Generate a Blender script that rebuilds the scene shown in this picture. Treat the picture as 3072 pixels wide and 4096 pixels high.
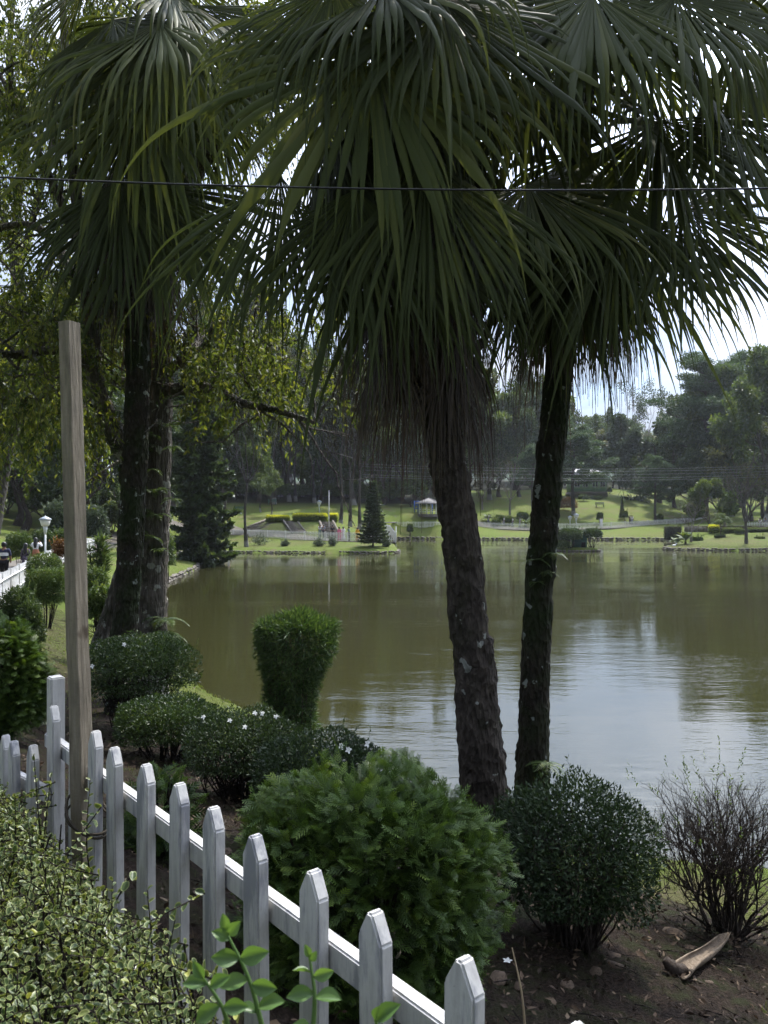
import bpy, bmesh, math, random
import numpy as np
from mathutils import Vector, Matrix, Euler

for o in list(bpy.data.objects):
    bpy.data.objects.remove(o, do_unlink=True)

SC = bpy.context.scene
COL = SC.collection
R = math.radians

# ------------------------------------------------------------------ camera
FPX, CZ = 3078.0, 4.3          # focal length in photo pixels, eye height over the water
cam_d = bpy.data.cameras.new('camera')
cam_d.sensor_fit = 'VERTICAL'
cam_d.sensor_height = 34.6
cam_d.lens = 26.0
cam_d.clip_start = 0.05
cam_d.clip_end = 4000
cam = bpy.data.objects.new('camera', cam_d)
COL.objects.link(cam)
cam.location = (0, 0, CZ)
cam.rotation_euler = (R(90), 0, 0)
cam_d.dof.use_dof = True
cam_d.dof.focus_distance = 6.0
cam_d.dof.aperture_fstop = 13.0
SC.camera = cam

# ------------------------------------------------------------------ sun and sky
SUN_EL, SUN_AZ = 56.0, 30.0     # azimuth measured from straight ahead to the right
sun_d = bpy.data.lights.new('sun', 'SUN')
sun_d.energy = 3.2
sun_d.angle = R(0.6)
sun_d.color = (1.0, 0.95, 0.85)
sun = bpy.data.objects.new('sun', sun_d)
COL.objects.link(sun)
sdir = Vector((math.sin(R(SUN_AZ)) * math.cos(R(SUN_EL)), math.cos(R(SUN_AZ)) * math.cos(R(SUN_EL)), math.sin(R(SUN_EL))))
sun.rotation_euler = (-sdir).to_track_quat('-Z', 'Y').to_euler()
sun.location = (20, 40, 60)

world = bpy.data.worlds.new('World')
SC.world = world
world.use_nodes = True
nt = world.node_tree
nt.nodes.clear()
out = nt.nodes.new('ShaderNodeOutputWorld')
bg = nt.nodes.new('ShaderNodeBackground')
sky = nt.nodes.new('ShaderNodeTexSky')
sky.sky_type = 'NISHITA'
sky.sun_disc = False
sky.sun_elevation = R(SUN_EL)
sky.sun_rotation = R(SUN_AZ)
sky.dust_density = 1.5
sky.altitude = 1500
tc = nt.nodes.new('ShaderNodeTexCoord')
sep = nt.nodes.new('ShaderNodeSeparateXYZ')
nt.links.new(tc.outputs['Generated'], sep.inputs[0])
zc = nt.nodes.new('ShaderNodeMath'); zc.operation = 'MAXIMUM'; zc.inputs[1].default_value = 0.0
nt.links.new(sep.outputs['Z'], zc.inputs[0])
za = nt.nodes.new('ShaderNodeMath'); za.operation = 'ADD'; za.inputs[1].default_value = 0.22
nt.links.new(zc.outputs[0], za.inputs[0])
dx = nt.nodes.new('ShaderNodeMath'); dx.operation = 'DIVIDE'
dy = nt.nodes.new('ShaderNodeMath'); dy.operation = 'DIVIDE'
nt.links.new(sep.outputs['X'], dx.inputs[0]); nt.links.new(za.outputs[0], dx.inputs[1])
nt.links.new(sep.outputs['Y'], dy.inputs[0]); nt.links.new(za.outputs[0], dy.inputs[1])
comb = nt.nodes.new('ShaderNodeCombineXYZ')
nt.links.new(dx.outputs[0], comb.inputs[0]); nt.links.new(dy.outputs[0], comb.inputs[1])
cn = nt.nodes.new('ShaderNodeTexNoise')
cn.inputs['Scale'].default_value = 1.15
cn.inputs['Detail'].default_value = 7
cn.inputs['Roughness'].default_value = 0.55
cn.inputs['Distortion'].default_value = 0.35
nt.links.new(comb.outputs[0], cn.inputs['Vector'])
cr = nt.nodes.new('ShaderNodeValToRGB')
cr.color_ramp.elements[0].position = 0.30
cr.color_ramp.elements[0].color = (0.12, 0.12, 0.12, 1)
cr.color_ramp.elements[1].position = 0.56
cr.color_ramp.elements[1].color = (0.95, 0.95, 0.95, 1)
nt.links.new(cn.outputs['Fac'], cr.inputs[0])
cn2 = nt.nodes.new('ShaderNodeTexNoise')
cn2.inputs['Scale'].default_value = 2.3
cn2.inputs['Detail'].default_value = 6
nt.links.new(comb.outputs[0], cn2.inputs['Vector'])
cc = nt.nodes.new('ShaderNodeValToRGB')
cc.color_ramp.elements[0].position = 0.35
cc.color_ramp.elements[0].color = (0.42, 0.50, 0.68, 1)
cc.color_ramp.elements[1].position = 0.68
cc.color_ramp.elements[1].color = (0.86, 0.90, 1.0, 1)
nt.links.new(cn2.outputs['Fac'], cc.inputs[0])
# thin clouds are brighter towards the sun they let through
dt = nt.nodes.new('ShaderNodeVectorMath'); dt.operation = 'DOT_PRODUCT'
nt.links.new(tc.outputs['Generated'], dt.inputs[0]); dt.inputs[1].default_value = tuple(sdir)
ga_ = nt.nodes.new('ShaderNodeMath'); ga_.operation = 'MULTIPLY_ADD'
nt.links.new(dt.outputs['Value'], ga_.inputs[0]); ga_.inputs[1].default_value = 12.0; ga_.inputs[2].default_value = -12.0
gb_ = nt.nodes.new('ShaderNodeMath'); gb_.operation = 'EXPONENT'
nt.links.new(ga_.outputs[0], gb_.inputs[0])
gc_ = nt.nodes.new('ShaderNodeMath'); gc_.operation = 'MULTIPLY_ADD'
nt.links.new(gb_.outputs[0], gc_.inputs[0]); gc_.inputs[1].default_value = 140.0; gc_.inputs[2].default_value = 5.2
# clouds low over the horizon are seen through more haze and look greyer
hf = nt.nodes.new('ShaderNodeMapRange')
hf.inputs['From Min'].default_value = 0.06; hf.inputs['From Max'].default_value = 0.30
hf.inputs['To Min'].default_value = 0.42; hf.inputs['To Max'].default_value = 1.0
nt.links.new(zc.outputs[0], hf.inputs['Value'])
gm_ = nt.nodes.new('ShaderNodeMath'); gm_.operation = 'MULTIPLY'
nt.links.new(gc_.outputs[0], gm_.inputs[0]); nt.links.new(hf.outputs[0], gm_.inputs[1])
cs = nt.nodes.new('ShaderNodeVectorMath'); cs.operation = 'SCALE'
nt.links.new(gm_.outputs[0], cs.inputs['Scale'])
nt.links.new(cc.outputs[0], cs.inputs[0])
mixc = nt.nodes.new('ShaderNodeMix'); mixc.data_type = 'RGBA'
nt.links.new(cr.outputs[0], mixc.inputs['Factor'])
nt.links.new(sky.outputs[0], mixc.inputs['A'])
nt.links.new(cs.outputs[0], mixc.inputs['B'])
nt.links.new(mixc.outputs['Result'], bg.inputs['Color'])
bg.inputs['Strength'].default_value = 0.10
nt.links.new(bg.outputs[0], out.inputs['Surface'])

SC.view_settings.view_transform = 'Standard'
SC.view_settings.look = 'None'
SC.view_settings.exposure = 1.2
SC.view_settings.gamma = 1.0
SC.view_settings.use_curve_mapping = False

SC.render.engine = 'CYCLES'
cy = SC.cycles
cy.max_bounces = 6
cy.diffuse_bounces = 3
cy.glossy_bounces = 3
cy.transmission_bounces = 3
cy.transparent_max_bounces = 4
cy.caustics_reflective = False
cy.caustics_refractive = False
cy.sample_clamp_indirect = 4.0
cy.use_adaptive_sampling = True
cy.adaptive_threshold = 0.02
cy.use_denoising = True


def P(px, py, D):
    """a point at distance D ahead that the photograph shows at pixel (px, py)"""
    return Vector(((px - 1536.0) / FPX * D, D, CZ - (py - 2048.0) / FPX * D))


# ------------------------------------------------------------------ materials
MATS = {}


def nmat(name):
    m = bpy.data.materials.new(name)
    m.use_nodes = True
    t = m.node_tree
    t.nodes.clear()
    o = t.nodes.new('ShaderNodeOutputMaterial')
    MATS[name] = m
    return m, t, o


def ramp(t, fac, stops):
    n = t.nodes.new('ShaderNodeValToRGB')
    e = n.color_ramp.elements
    while len(e) < len(stops):
        e.new(0.5)
    for i, (p, c) in enumerate(stops):
        e[i].position = p
        e[i].color = (c[0], c[1], c[2], 1)
    t.links.new(fac, n.inputs[0])
    return n.outputs[0]


def noise(t, scale, detail=4, rough=0.55, vec=None, stretch=None, coord='Object'):
    n = t.nodes.new('ShaderNodeTexNoise')
    n.inputs['Scale'].default_value = scale
    n.inputs['Detail'].default_value = detail
    n.inputs['Roughness'].default_value = rough
    if vec is None:
        c = t.nodes.new('ShaderNodeTexCoord')
        vec = c.outputs[coord]
    if stretch:
        mp = t.nodes.new('ShaderNodeMapping')
        mp.inputs['Scale'].default_value = stretch
        t.links.new(vec, mp.inputs[0])
        vec = mp.outputs[0]
    t.links.new(vec, n.inputs['Vector'])
    return n.outputs['Fac']


def bump(t, fac, strength, dist):
    b = t.nodes.new('ShaderNodeBump')
    b.inputs['Strength'].default_value = strength
    b.inputs['Distance'].default_value = dist
    t.links.new(fac, b.inputs['Height'])
    return b.outputs[0]


def mixrgb(t, fac, a, b, mode='MIX'):
    n = t.nodes.new('ShaderNodeMix')
    n.data_type = 'RGBA'
    n.blend_type = mode
    for k, v in (('A', a), ('B', b)):
        if isinstance(v, tuple):
            n.inputs[k].default_value = (v[0], v[1], v[2], 1)
        else:
            t.links.new(v, n.inputs[k])
    if isinstance(fac, float):
        n.inputs['Factor'].default_value = fac
    else:
        t.links.new(fac, n.inputs['Factor'])
    return n.outputs['Result']


def attr(t, name):
    n = t.nodes.new('ShaderNodeAttribute')
    n.attribute_name = name
    return n.outputs['Fac']


def principled(t, col, rough=0.6, spec=0.4, normal=None, metallic=0.0):
    b = t.nodes.new('ShaderNodeBsdfPrincipled')
    if isinstance(col, tuple):
        b.inputs['Base Color'].default_value = (col[0], col[1], col[2], 1)
    else:
        t.links.new(col, b.inputs['Base Color'])
    b.inputs['Roughness'].default_value = rough
    b.inputs['Specular IOR Level'].default_value = spec
    b.inputs['Metallic'].default_value = metallic
    if normal is not None:
        t.links.new(normal, b.inputs['Normal'])
    return b


def leaf_mat(name, stops, trans=0.35, tint=(1.25, 1.2, 0.55), rough=0.5, spec=0.3, extra=None):
    """leaf shading: colour by the per-leaf value 'rnd', some light passing through"""
    m, t, o = nmat(name)
    col = ramp(t, attr(t, 'rnd'), stops)
    if extra:
        col = extra(t, col)
    p = principled(t, col, rough, spec)
    tr = t.nodes.new('ShaderNodeBsdfTranslucent')
    tcol = mixrgb(t, 1.0, col, (tint[0], tint[1], tint[2]), 'MULTIPLY')
    t.links.new(tcol, tr.inputs['Color'])
    mx = t.nodes.new('ShaderNodeMixShader')
    mx.inputs[0].default_value = trans
    t.links.new(p.outputs[0], mx.inputs[1])
    t.links.new(tr.outputs[0], mx.inputs[2])
    t.links.new(mx.outputs[0], o.inputs['Surface'])
    return m


def solid_mat(name, col, rough=0.6, spec=0.4, var=0.18, scale=8.0, bmp=0.0, metallic=0.0):
    m, t, o = nmat(name)
    f = noise(t, scale, 5, 0.6)
    lo = tuple(c * (1 - var) for c in col)
    hi = tuple(min(1, c * (1 + var)) for c in col)
    c = ramp(t, f, [(0.3, lo), (0.7, hi)])
    nrm = bump(t, noise(t, scale * 4, 4), bmp, 0.02) if bmp else None
    p = principled(t, c, rough, spec, nrm, metallic)
    t.links.new(p.outputs[0], o.inputs['Surface'])
    return m


# leaves
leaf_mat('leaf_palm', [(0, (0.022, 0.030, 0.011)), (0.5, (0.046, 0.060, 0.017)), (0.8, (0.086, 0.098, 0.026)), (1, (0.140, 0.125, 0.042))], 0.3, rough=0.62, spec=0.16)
leaf_mat('leaf_palm_dead', [(0, (0.034, 0.025, 0.015)), (0.5, (0.075, 0.053, 0.030)), (1, (0.135, 0.098, 0.055))], 0.22, tint=(1.1, 1.0, 0.7))
leaf_mat('leaf_big', [(0, (0.028, 0.046, 0.013)), (0.5, (0.072, 0.096, 0.022)), (1, (0.160, 0.165, 0.036))], 0.6)
leaf_mat('leaf_dark', [(0, (0.022, 0.040, 0.017)), (0.6, (0.052, 0.080, 0.030)), (1, (0.095, 0.125, 0.044))], 0.35)
leaf_mat('leaf_mid', [(0, (0.032, 0.056, 0.018)), (0.5, (0.068, 0.104, 0.032)), (1, (0.125, 0.160, 0.050))], 0.4)
leaf_mat('leaf_olive', [(0, (0.026, 0.036, 0.012)), (0.5, (0.060, 0.074, 0.024)), (1, (0.120, 0.120, 0.040))], 0.4)
leaf_mat('leaf_silver', [(0, (0.030, 0.046, 0.026)), (0.5, (0.066, 0.090, 0.052)), (1, (0.130, 0.160, 0.100))], 0.3, tint=(1.1, 1.1, 0.8))
leaf_mat('leaf_pine', [(0, (0.026, 0.050, 0.024)), (0.5, (0.056, 0.092, 0.042)), (1, (0.105, 0.145, 0.066))], 0.3, tint=(1.1, 1.15, 0.7))
leaf_mat('leaf_azalea', [(0, (0.012, 0.024, 0.010)), (0.6, (0.028, 0.048, 0.018)), (1, (0.060, 0.085, 0.030))], 0.25, rough=0.55, spec=0.25)
leaf_mat('leaf_azalea_top', [(0, (0.018, 0.036, 0.012)), (0.6, (0.040, 0.068, 0.020)), (1, (0.085, 0.115, 0.034))], 0.3, rough=0.4)
leaf_mat('leaf_bamboo', [(0, (0.020, 0.046, 0.014)), (0.5, (0.046, 0.086, 0.026)), (1, (0.100, 0.140, 0.046))], 0.35)
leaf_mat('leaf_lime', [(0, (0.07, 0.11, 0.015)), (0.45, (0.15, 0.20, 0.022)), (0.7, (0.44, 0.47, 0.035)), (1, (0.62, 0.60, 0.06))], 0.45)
leaf_mat('leaf_rust', [(0, (0.06, 0.025, 0.010)), (0.5, (0.13, 0.06, 0.02)), (1, (0.20, 0.11, 0.04))], 0.3)
leaf_mat('leaf_shrub', [(0, (0.030, 0.056, 0.016)), (0.5, (0.062, 0.098, 0.026)), (1, (0.120, 0.150, 0.040))], 0.35)
leaf_mat('leaf_fern', [(0, (0.022, 0.045, 0.015)), (0.5, (0.048, 0.080, 0.024)), (1, (0.10, 0.13, 0.04))], 0.4)
leaf_mat('grass_blade', [(0, (0.050, 0.082, 0.018)), (0.5, (0.095, 0.135, 0.026)), (1, (0.170, 0.190, 0.050))], 0.4)
leaf_mat('litter', [(0, (0.022, 0.014, 0.009)), (0.45, (0.062, 0.039, 0.023)), (0.8, (0.115, 0.080, 0.048)), (1, (0.25, 0.21, 0.14))], 0.1, tint=(1, 1, 1), rough=0.8)
leaf_mat('petal', [(0, (0.70, 0.70, 0.68)), (1, (0.85, 0.85, 0.82))], 0.3, tint=(1, 1, 1))


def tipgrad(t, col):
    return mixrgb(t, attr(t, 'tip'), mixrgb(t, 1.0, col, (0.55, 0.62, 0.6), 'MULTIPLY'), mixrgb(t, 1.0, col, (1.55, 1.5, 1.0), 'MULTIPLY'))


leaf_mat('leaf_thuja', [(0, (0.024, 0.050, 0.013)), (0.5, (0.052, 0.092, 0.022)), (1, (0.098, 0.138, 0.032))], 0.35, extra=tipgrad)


def varieg(t, col):
    e = attr(t, 'tip')
    nf = noise(t, 90, 3)
    m1 = t.nodes.new('ShaderNodeMath'); m1.operation = 'MULTIPLY_ADD'
    t.links.new(nf, m1.inputs[0]); m1.inputs[1].default_value = 0.9
    t.links.new(e, m1.inputs[2])
    f = ramp(t, m1.outputs[0], [(0.95, (0, 0, 0)), (1.12, (1, 1, 1))])
    return mixrgb(t, f, col, mixrgb(t, attr(t, 'rnd'), (0.13, 0.165, 0.075), (0.27, 0.28, 0.10)))


leaf_mat('leaf_variegated', [(0, (0.030, 0.052, 0.016)), (0.6, (0.060, 0.088, 0.024)), (0.9, (0.110, 0.135, 0.035)), (1, (0.25, 0.26, 0.06))], 0.3, rough=0.42, extra=varieg)
leaf_mat('leaf_sprig', [(0, (0.055, 0.110, 0.030)), (1, (0.105, 0.175, 0.050))], 0.4, rough=0.4)


# bark
def bark_mat(name, stops, scale=6, stretch=(3, 3, 0.6), moss=None, mossr=(0.5, 0.62), lichen=None, wash=None, bstr=0.9):
    m, t, o = nmat(name)
    f = noise(t, scale, 7, 0.65, stretch=stretch)
    col = ramp(t, f, stops)
    if moss:
        mf = ramp(t, noise(t, 2.2, 5, 0.6), [(mossr[0], (0, 0, 0)), (mossr[1], (1, 1, 1))])
        col = mixrgb(t, mf, col, moss)
    if lichen:
        vf = ramp(t, noise(t, lichen[1], 3, 0.5), [(lichen[2], (0, 0, 0)), (lichen[2] + 0.025, (1, 1, 1))])
        col = mixrgb(t, vf, col, lichen[0])
    if wash:   # lime wash painted up to a height above the thing's base
        c = t.nodes.new('ShaderNodeTexCoord')
        s = t.nodes.new('ShaderNodeSeparateXYZ')
        t.links.new(c.outputs['Object'], s.inputs[0])
        ad = t.nodes.new('ShaderNodeMath'); ad.operation = 'MULTIPLY_ADD'
        t.links.new(noise(t, 9, 5, 0.7, stretch=(2, 2, 0.5)), ad.inputs[0]); ad.inputs[1].default_value = wash[2]
        t.links.new(s.outputs['Z'], ad.inputs[2])
        wf = ramp(t, ad.outputs[0], [(0.0, (1, 1, 1)), (1.0, (0, 0, 0))])
        wn = wf.node.color_ramp.elements
        mr = t.nodes.new('ShaderNodeMapRange')
        mr.inputs['From Min'].default_value = wash[0] - 0.12
        mr.inputs['From Max'].default_value = wash[0] + 0.12
        mr.inputs['To Min'].default_value = wash[3] if len(wash) > 3 else 0.9
        mr.inputs['To Max'].default_value = 0.0
        t.links.new(ad.outputs[0], mr.inputs['Value'])
        col = mixrgb(t, mr.outputs[0], col, wash[1])
    v = t.nodes.new('ShaderNodeTexVoronoi')
    v.inputs['Scale'].default_value = scale * 1.6
    c2 = t.nodes.new('ShaderNodeTexCoord')
    mp = t.nodes.new('ShaderNodeMapping'); mp.inputs['Scale'].default_value = stretch
    t.links.new(c2.outputs['Object'], mp.inputs[0]); t.links.new(mp.outputs[0], v.inputs['Vector'])
    ad2 = t.nodes.new('ShaderNodeMath'); ad2.operation = 'ADD'
    t.links.new(v.outputs['Distance'], ad2.inputs[0]); t.links.new(f, ad2.inputs[1])
    p = principled(t, col, 0.9, 0.15, bump(t, ad2.outputs[0], bstr, 0.10))
    t.links.new(p.outputs[0], o.inputs['Surface'])
    return m


bark_mat('bark_palm', [(0.3, (0.022, 0.018, 0.014)), (0.55, (0.064, 0.053, 0.043)), (0.8, (0.135, 0.115, 0.094))], 7, (2.2, 2.2, 0.8), moss=(0.026, 0.026, 0.014), mossr=(0.56, 0.72), lichen=((0.26, 0.27, 0.24), 7.5, 0.655))
bark_mat('bark_palm_mossy', [(0.3, (0.014, 0.012, 0.009)), (0.6, (0.036, 0.030, 0.022)), (0.85, (0.075, 0.062, 0.046))], 7, (2.2, 2.2, 0.8), moss=(0.020, 0.028, 0.010), mossr=(0.40, 0.60), lichen=((0.21, 0.23, 0.20), 8.0, 0.655))
bark_mat('bark_big', [(0.3, (0.040, 0.034, 0.026)), (0.55, (0.105, 0.092, 0.075)), (0.8, (0.22, 0.195, 0.165))], 5, (4, 4, 0.7), moss=(0.022, 0.028, 0.010), mossr=(0.52, 0.68), lichen=((0.24, 0.24, 0.20), 5, 0.62), wash=(1.55, (0.42, 0.41, 0.39), 1.1, 0.6))
bark_mat('bark_grey', [(0.3, (0.045, 0.040, 0.034)), (0.6, (0.105, 0.095, 0.082)), (0.85, (0.17, 0.155, 0.135))], 5, (3, 3, 0.7))
bark_mat('bark_brown', [(0.3, (0.028, 0.022, 0.017)), (0.6, (0.065, 0.052, 0.042)), (0.85, (0.11, 0.09, 0.075))], 5, (3, 3, 0.7))
bark_mat('bark_washed', [(0.3, (0.035, 0.030, 0.025)), (0.6, (0.080, 0.070, 0.060)), (0.85, (0.13, 0.115, 0.10))], 5, (3, 3, 0.7), wash=(1.2, (0.36, 0.35, 0.33), 0.7, 0.65))
bark_mat('bark_pale', [(0.3, (0.11, 0.095, 0.085)), (0.6, (0.20, 0.175, 0.16)), (0.85, (0.29, 0.26, 0.24))], 5, (3, 3, 0.7))
bark_mat('twig_dark', [(0.3, (0.014, 0.010, 0.009)), (0.6, (0.034, 0.026, 0.022)), (0.85, (0.062, 0.050, 0.042))], 20, (1, 1, 1))


# picket paint: white, thin and weathered with bare grey streaks
def paint_mat(name, base=(0.43, 0.42, 0.405), wear=(0.13, 0.135, 0.16), amt=0.55):
    m, t, o = nmat(name)
    oi = t.nodes.new('ShaderNodeObjectInfo')
    c = t.nodes.new('ShaderNodeTexCoord')
    va = t.nodes.new('ShaderNodeVectorMath'); va.operation = 'MULTIPLY_ADD'
    t.links.new(oi.outputs['Location'], va.inputs[0]); va.inputs[1].default_value = (7, 7, 7)
    t.links.new(c.outputs['Object'], va.inputs[2])
    f1 = noise(t, 9, 6, 0.65, vec=va.outputs[0], stretch=(2.2, 2.2, 0.35))
    f2 = noise(t, 45, 4, 0.6, vec=va.outputs[0])
    f3 = noise(t, 130, 3, 0.6, vec=va.outputs[0])
    col = ramp(t, f1, [(0.36, tuple(b * 0.72 for b in base)), (0.5, base), (0.7, tuple(min(0.8, b * 1.12) for b in base))])
    wf = ramp(t, f1, [(amt - 0.04, (0, 0, 0)), (amt + 0.08, (0.75, 0.75, 0.75))])
    col = mixrgb(t, wf, col, wear)
    sp = ramp(t, f3, [(0.70, (0, 0, 0)), (0.76, (0.6, 0.6, 0.6))])
    col = mixrgb(t, sp, col, (0.12, 0.11, 0.09))
    df = ramp(t, f2, [(0.55, (0, 0, 0)), (0.8, (0.5, 0.5, 0.5))])
    col = mixrgb(t, df, col, (0.30, 0.29, 0.25))
    p = principled(t, col, 0.62, 0.3, bump(t, f2, 0.25, 0.004))
    t.links.new(p.outputs[0], o.inputs['Surface'])
    return m


paint_mat('picket_paint')
paint_mat('far_fence_paint', (0.62, 0.61, 0.60), (0.36, 0.35, 0.34), 0.66)

# timber stake
m, t, o = nmat('timber')
f = noise(t, 14, 7, 0.65, stretch=(5, 5, 0.5))
f2 = noise(t, 3.0, 5, 0.6, stretch=(2, 2, 0.7))
f3 = noise(t, 60, 3, 0.6, stretch=(1, 1, 5))
col = ramp(t, f, [(0.3, (0.115, 0.098, 0.072)), (0.5, (0.185, 0.158, 0.118)), (0.72, (0.245, 0.212, 0.165))])
col = mixrgb(t, ramp(t, f2, [(0.52, (0, 0, 0)), (0.66, (0.7, 0.7, 0.7))]), col, (0.085, 0.075, 0.060))
col = mixrgb(t, ramp(t, f3, [(0.3, (0.25, 0.25, 0.25)), (0.5, (0, 0, 0))]), col, (0.10, 0.075, 0.045))
col = mixrgb(t, ramp(t, noise(t, 5, 4, 0.6), [(0.62, (0, 0, 0)), (0.70, (0.55, 0.55, 0.55))]), col, (0.10, 0.10, 0.055))
col = mixrgb(t, ramp(t, noise(t, 11, 2, 0.4, stretch=(1, 1, 0.6)), [(0.70, (0, 0, 0)), (0.74, (0.85, 0.85, 0.85))]), col, (0.055, 0.040, 0.026))
col = mixrgb(t, ramp(t, noise(t, 40, 3, 0.5, stretch=(1, 1, 0.05)), [(0.66, (0, 0, 0)), (0.70, (0.7, 0.7, 0.7))]), col, (0.06, 0.045, 0.03))
t.links.new(principled(t, col, 0.85, 0.2, bump(t, f, 0.9, 0.012)).outputs[0], o.inputs['Surface'])

# ground: bare soil with moss, lawn where the attribute 'grass' says so
m, t, o = nmat('ground')
g = attr(t, 'grass')
fbig = noise(t, 0.9, 6, 0.6)
fmid = noise(t, 5.0, 6, 0.65)
ffin = noise(t, 38.0, 5, 0.7)
soil = ramp(t, ffin, [(0.30, (0.010, 0.007, 0.005)), (0.5, (0.030, 0.021, 0.015)), (0.70, (0.075, 0.052, 0.038))])
soil = mixrgb(t, ramp(t, fmid, [(0.47, (0, 0, 0)), (0.62, (0.8, 0.8, 0.8))]), soil, (0.032, 0.038, 0.013))
floor_ = attr(t, 'wood')
soil = mixrgb(t, ramp(t, fbig, [(0.55, (0, 0, 0)), (0.75, (0.5, 0.5, 0.5))]), soil, (0.055, 0.034, 0.023))
fl = noise(t, 0.18, 6, 0.65)
lawn = ramp(t, ffin, [(0.25, (0.052, 0.080, 0.014)), (0.5, (0.092, 0.126, 0.022)), (0.8, (0.145, 0.172, 0.036))])
lawn = mixrgb(t, ramp(t, fl, [(0.45, (0, 0, 0)), (0.66, (0.6, 0.6, 0.6))]), lawn, (0.125, 0.110, 0.045))
lawn = mixrgb(t, ramp(t, noise(t, 0.45, 5, 0.6), [(0.58, (0, 0, 0)), (0.68, (0.7, 0.7, 0.7))]), lawn, (0.13, 0.10, 0.062))
ga = t.nodes.new('ShaderNodeMath'); ga.operation = 'MULTIPLY_ADD'
t.links.new(fmid, ga.inputs[0]); ga.inputs[1].default_value = 0.55
gs = t.nodes.new('ShaderNodeMath'); gs.operation = 'SUBTRACT'
t.links.new(g, gs.inputs[0]); gs.inputs[1].default_value = 0.275
t.links.new(gs.outputs[0], ga.inputs[2])
col = mixrgb(t, ramp(t, ga.outputs[0], [(0.38, (0, 0, 0)), (0.62, (1, 1, 1))]), soil, lawn)
hb = t.nodes.new('ShaderNodeMath'); hb.operation = 'ADD'
t.links.new(ffin, hb.inputs[0]); t.links.new(fmid, hb.inputs[1])
col = mixrgb(t, floor_, col, (0.030, 0.032, 0.018))
t.links.new(principled(t, col, 0.95, 0.1, bump(t, hb.outputs[0], 1.0, 0.09)).outputs[0], o.inputs['Surface'])

# water: murky olive, small wind ripples in bands
m, t, o = nmat('water')
c = t.nodes.new('ShaderNodeTexCoord')
w1 = noise(t, 2.6, 4, 0.55, stretch=(0.42, 1.25, 1))
w2 = noise(t, 8.5, 3, 0.5, stretch=(0.40, 1.35, 1))
w3 = noise(t, 0.10, 4, 0.55, stretch=(0.35, 1.3, 1))
band = ramp(t, w3, [(0.44, (0.22, 0.22, 0.22)), (0.58, (1, 1, 1))])
wm = t.nodes.new('ShaderNodeMath'); wm.operation = 'MULTIPLY_ADD'
t.links.new(w2, wm.inputs[0]); wm.inputs[1].default_value = 0.30; t.links.new(w1, wm.inputs[2])
wb = t.nodes.new('ShaderNodeMath'); wb.operation = 'MULTIPLY'
t.links.new(wm.outputs[0], wb.inputs[0]); t.links.new(band, wb.inputs[1])
WATER_BUMP = bump(t, wb.outputs[0], 0.30, 0.042)
p = principled(t, (0.023, 0.0225, 0.0075), 0.015, 0.5, WATER_BUMP)
p.inputs['IOR'].default_value = 1.5
t.links.new(p.outputs[0], o.inputs['Surface'])

solid_mat('stone', (0.13, 0.115, 0.095), 0.9, 0.2, 0.5, 6, 0.6)
solid_mat('stone_brown', (0.075, 0.053, 0.036), 0.85, 0.25, 0.4, 9, 0.5)
solid_mat('path_concrete', (0.105, 0.092, 0.076), 0.9, 0.2, 0.2, 3, 0.3)
solid_mat('cable', (0.012, 0.012, 0.013), 0.6, 0.3)
solid_mat('wire_grey', (0.20, 0.21, 0.22), 0.5, 0.4)
solid_mat('lamp_post_paint', (0.55, 0.57, 0.58), 0.5, 0.4)
solid_mat('lamp_hood', (0.22, 0.25, 0.27), 0.45, 0.5)
solid_mat('lamp_glass', (0.62, 0.60, 0.55), 0.35, 0.5, 0.1)
solid_mat('bench_green', (0.035, 0.10, 0.065), 0.5, 0.4)
solid_mat('bench_grey', (0.10, 0.11, 0.12), 0.5, 0.4)
solid_mat('wall_green', (0.24, 0.33, 0.20), 0.8, 0.2)
solid_mat('wall_lime', (0.30, 0.36, 0.09), 0.8, 0.2)
solid_mat('trim_green', (0.05, 0.16, 0.09), 0.6, 0.3)
solid_mat('duck_green', (0.018, 0.060, 0.045), 0.6, 0.3)
solid_mat('roof_white', (0.66, 0.66, 0.68), 0.45, 0.4)
solid_mat('roof_grey', (0.18, 0.17, 0.165), 0.8, 0.2)
solid_mat('glass_dark', (0.02, 0.025, 0.03), 0.15, 0.6)
solid_mat('paint_blue', (0.03, 0.10, 0.36), 0.5, 0.4)
solid_mat('paint_white', (0.66, 0.66, 0.64), 0.6, 0.3)
solid_mat('masonry', (0.13, 0.115, 0.095), 0.9, 0.2, 0.35, 4, 0.4)
solid_mat('dark_opening', (0.012, 0.012, 0.012), 0.9, 0.1)
solid_mat('board_grey', (0.24, 0.245, 0.25), 0.6, 0.3)
solid_mat('rope', (0.040, 0.034, 0.026), 0.95, 0.1, 0.4, 60)
solid_mat('sheath_pale', (0.15, 0.115, 0.082), 0.8, 0.2, 0.4, 14, 0.5)
solid_mat('wood_dark', (0.035, 0.026, 0.020), 0.9, 0.2, 0.5, 14, 0.5)
solid_mat('skin', (0.20, 0.11, 0.07), 0.6, 0.3, 0.08)
solid_mat('hair_black', (0.010, 0.009, 0.009), 0.5, 0.4, 0.3)
for nm, c in dict(navy=(0.030, 0.032, 0.060), white=(0.62, 0.62, 0.64), black=(0.012, 0.012, 0.014), pink=(0.50, 0.12, 0.20), yellow=(0.62, 0.34, 0.03),
                  orange=(0.62, 0.26, 0.04), teal=(0.10, 0.17, 0.15), greyblue=(0.22, 0.24, 0.30), brown=(0.28, 0.12, 0.07), plum=(0.07, 0.05, 0.075), grey=(0.24, 0.25, 0.28)).items():
    solid_mat('cloth_' + nm, c, 0.9, 0.1, 0.15, 10)
m, t, o = nmat('cloth_flowered')
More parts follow.
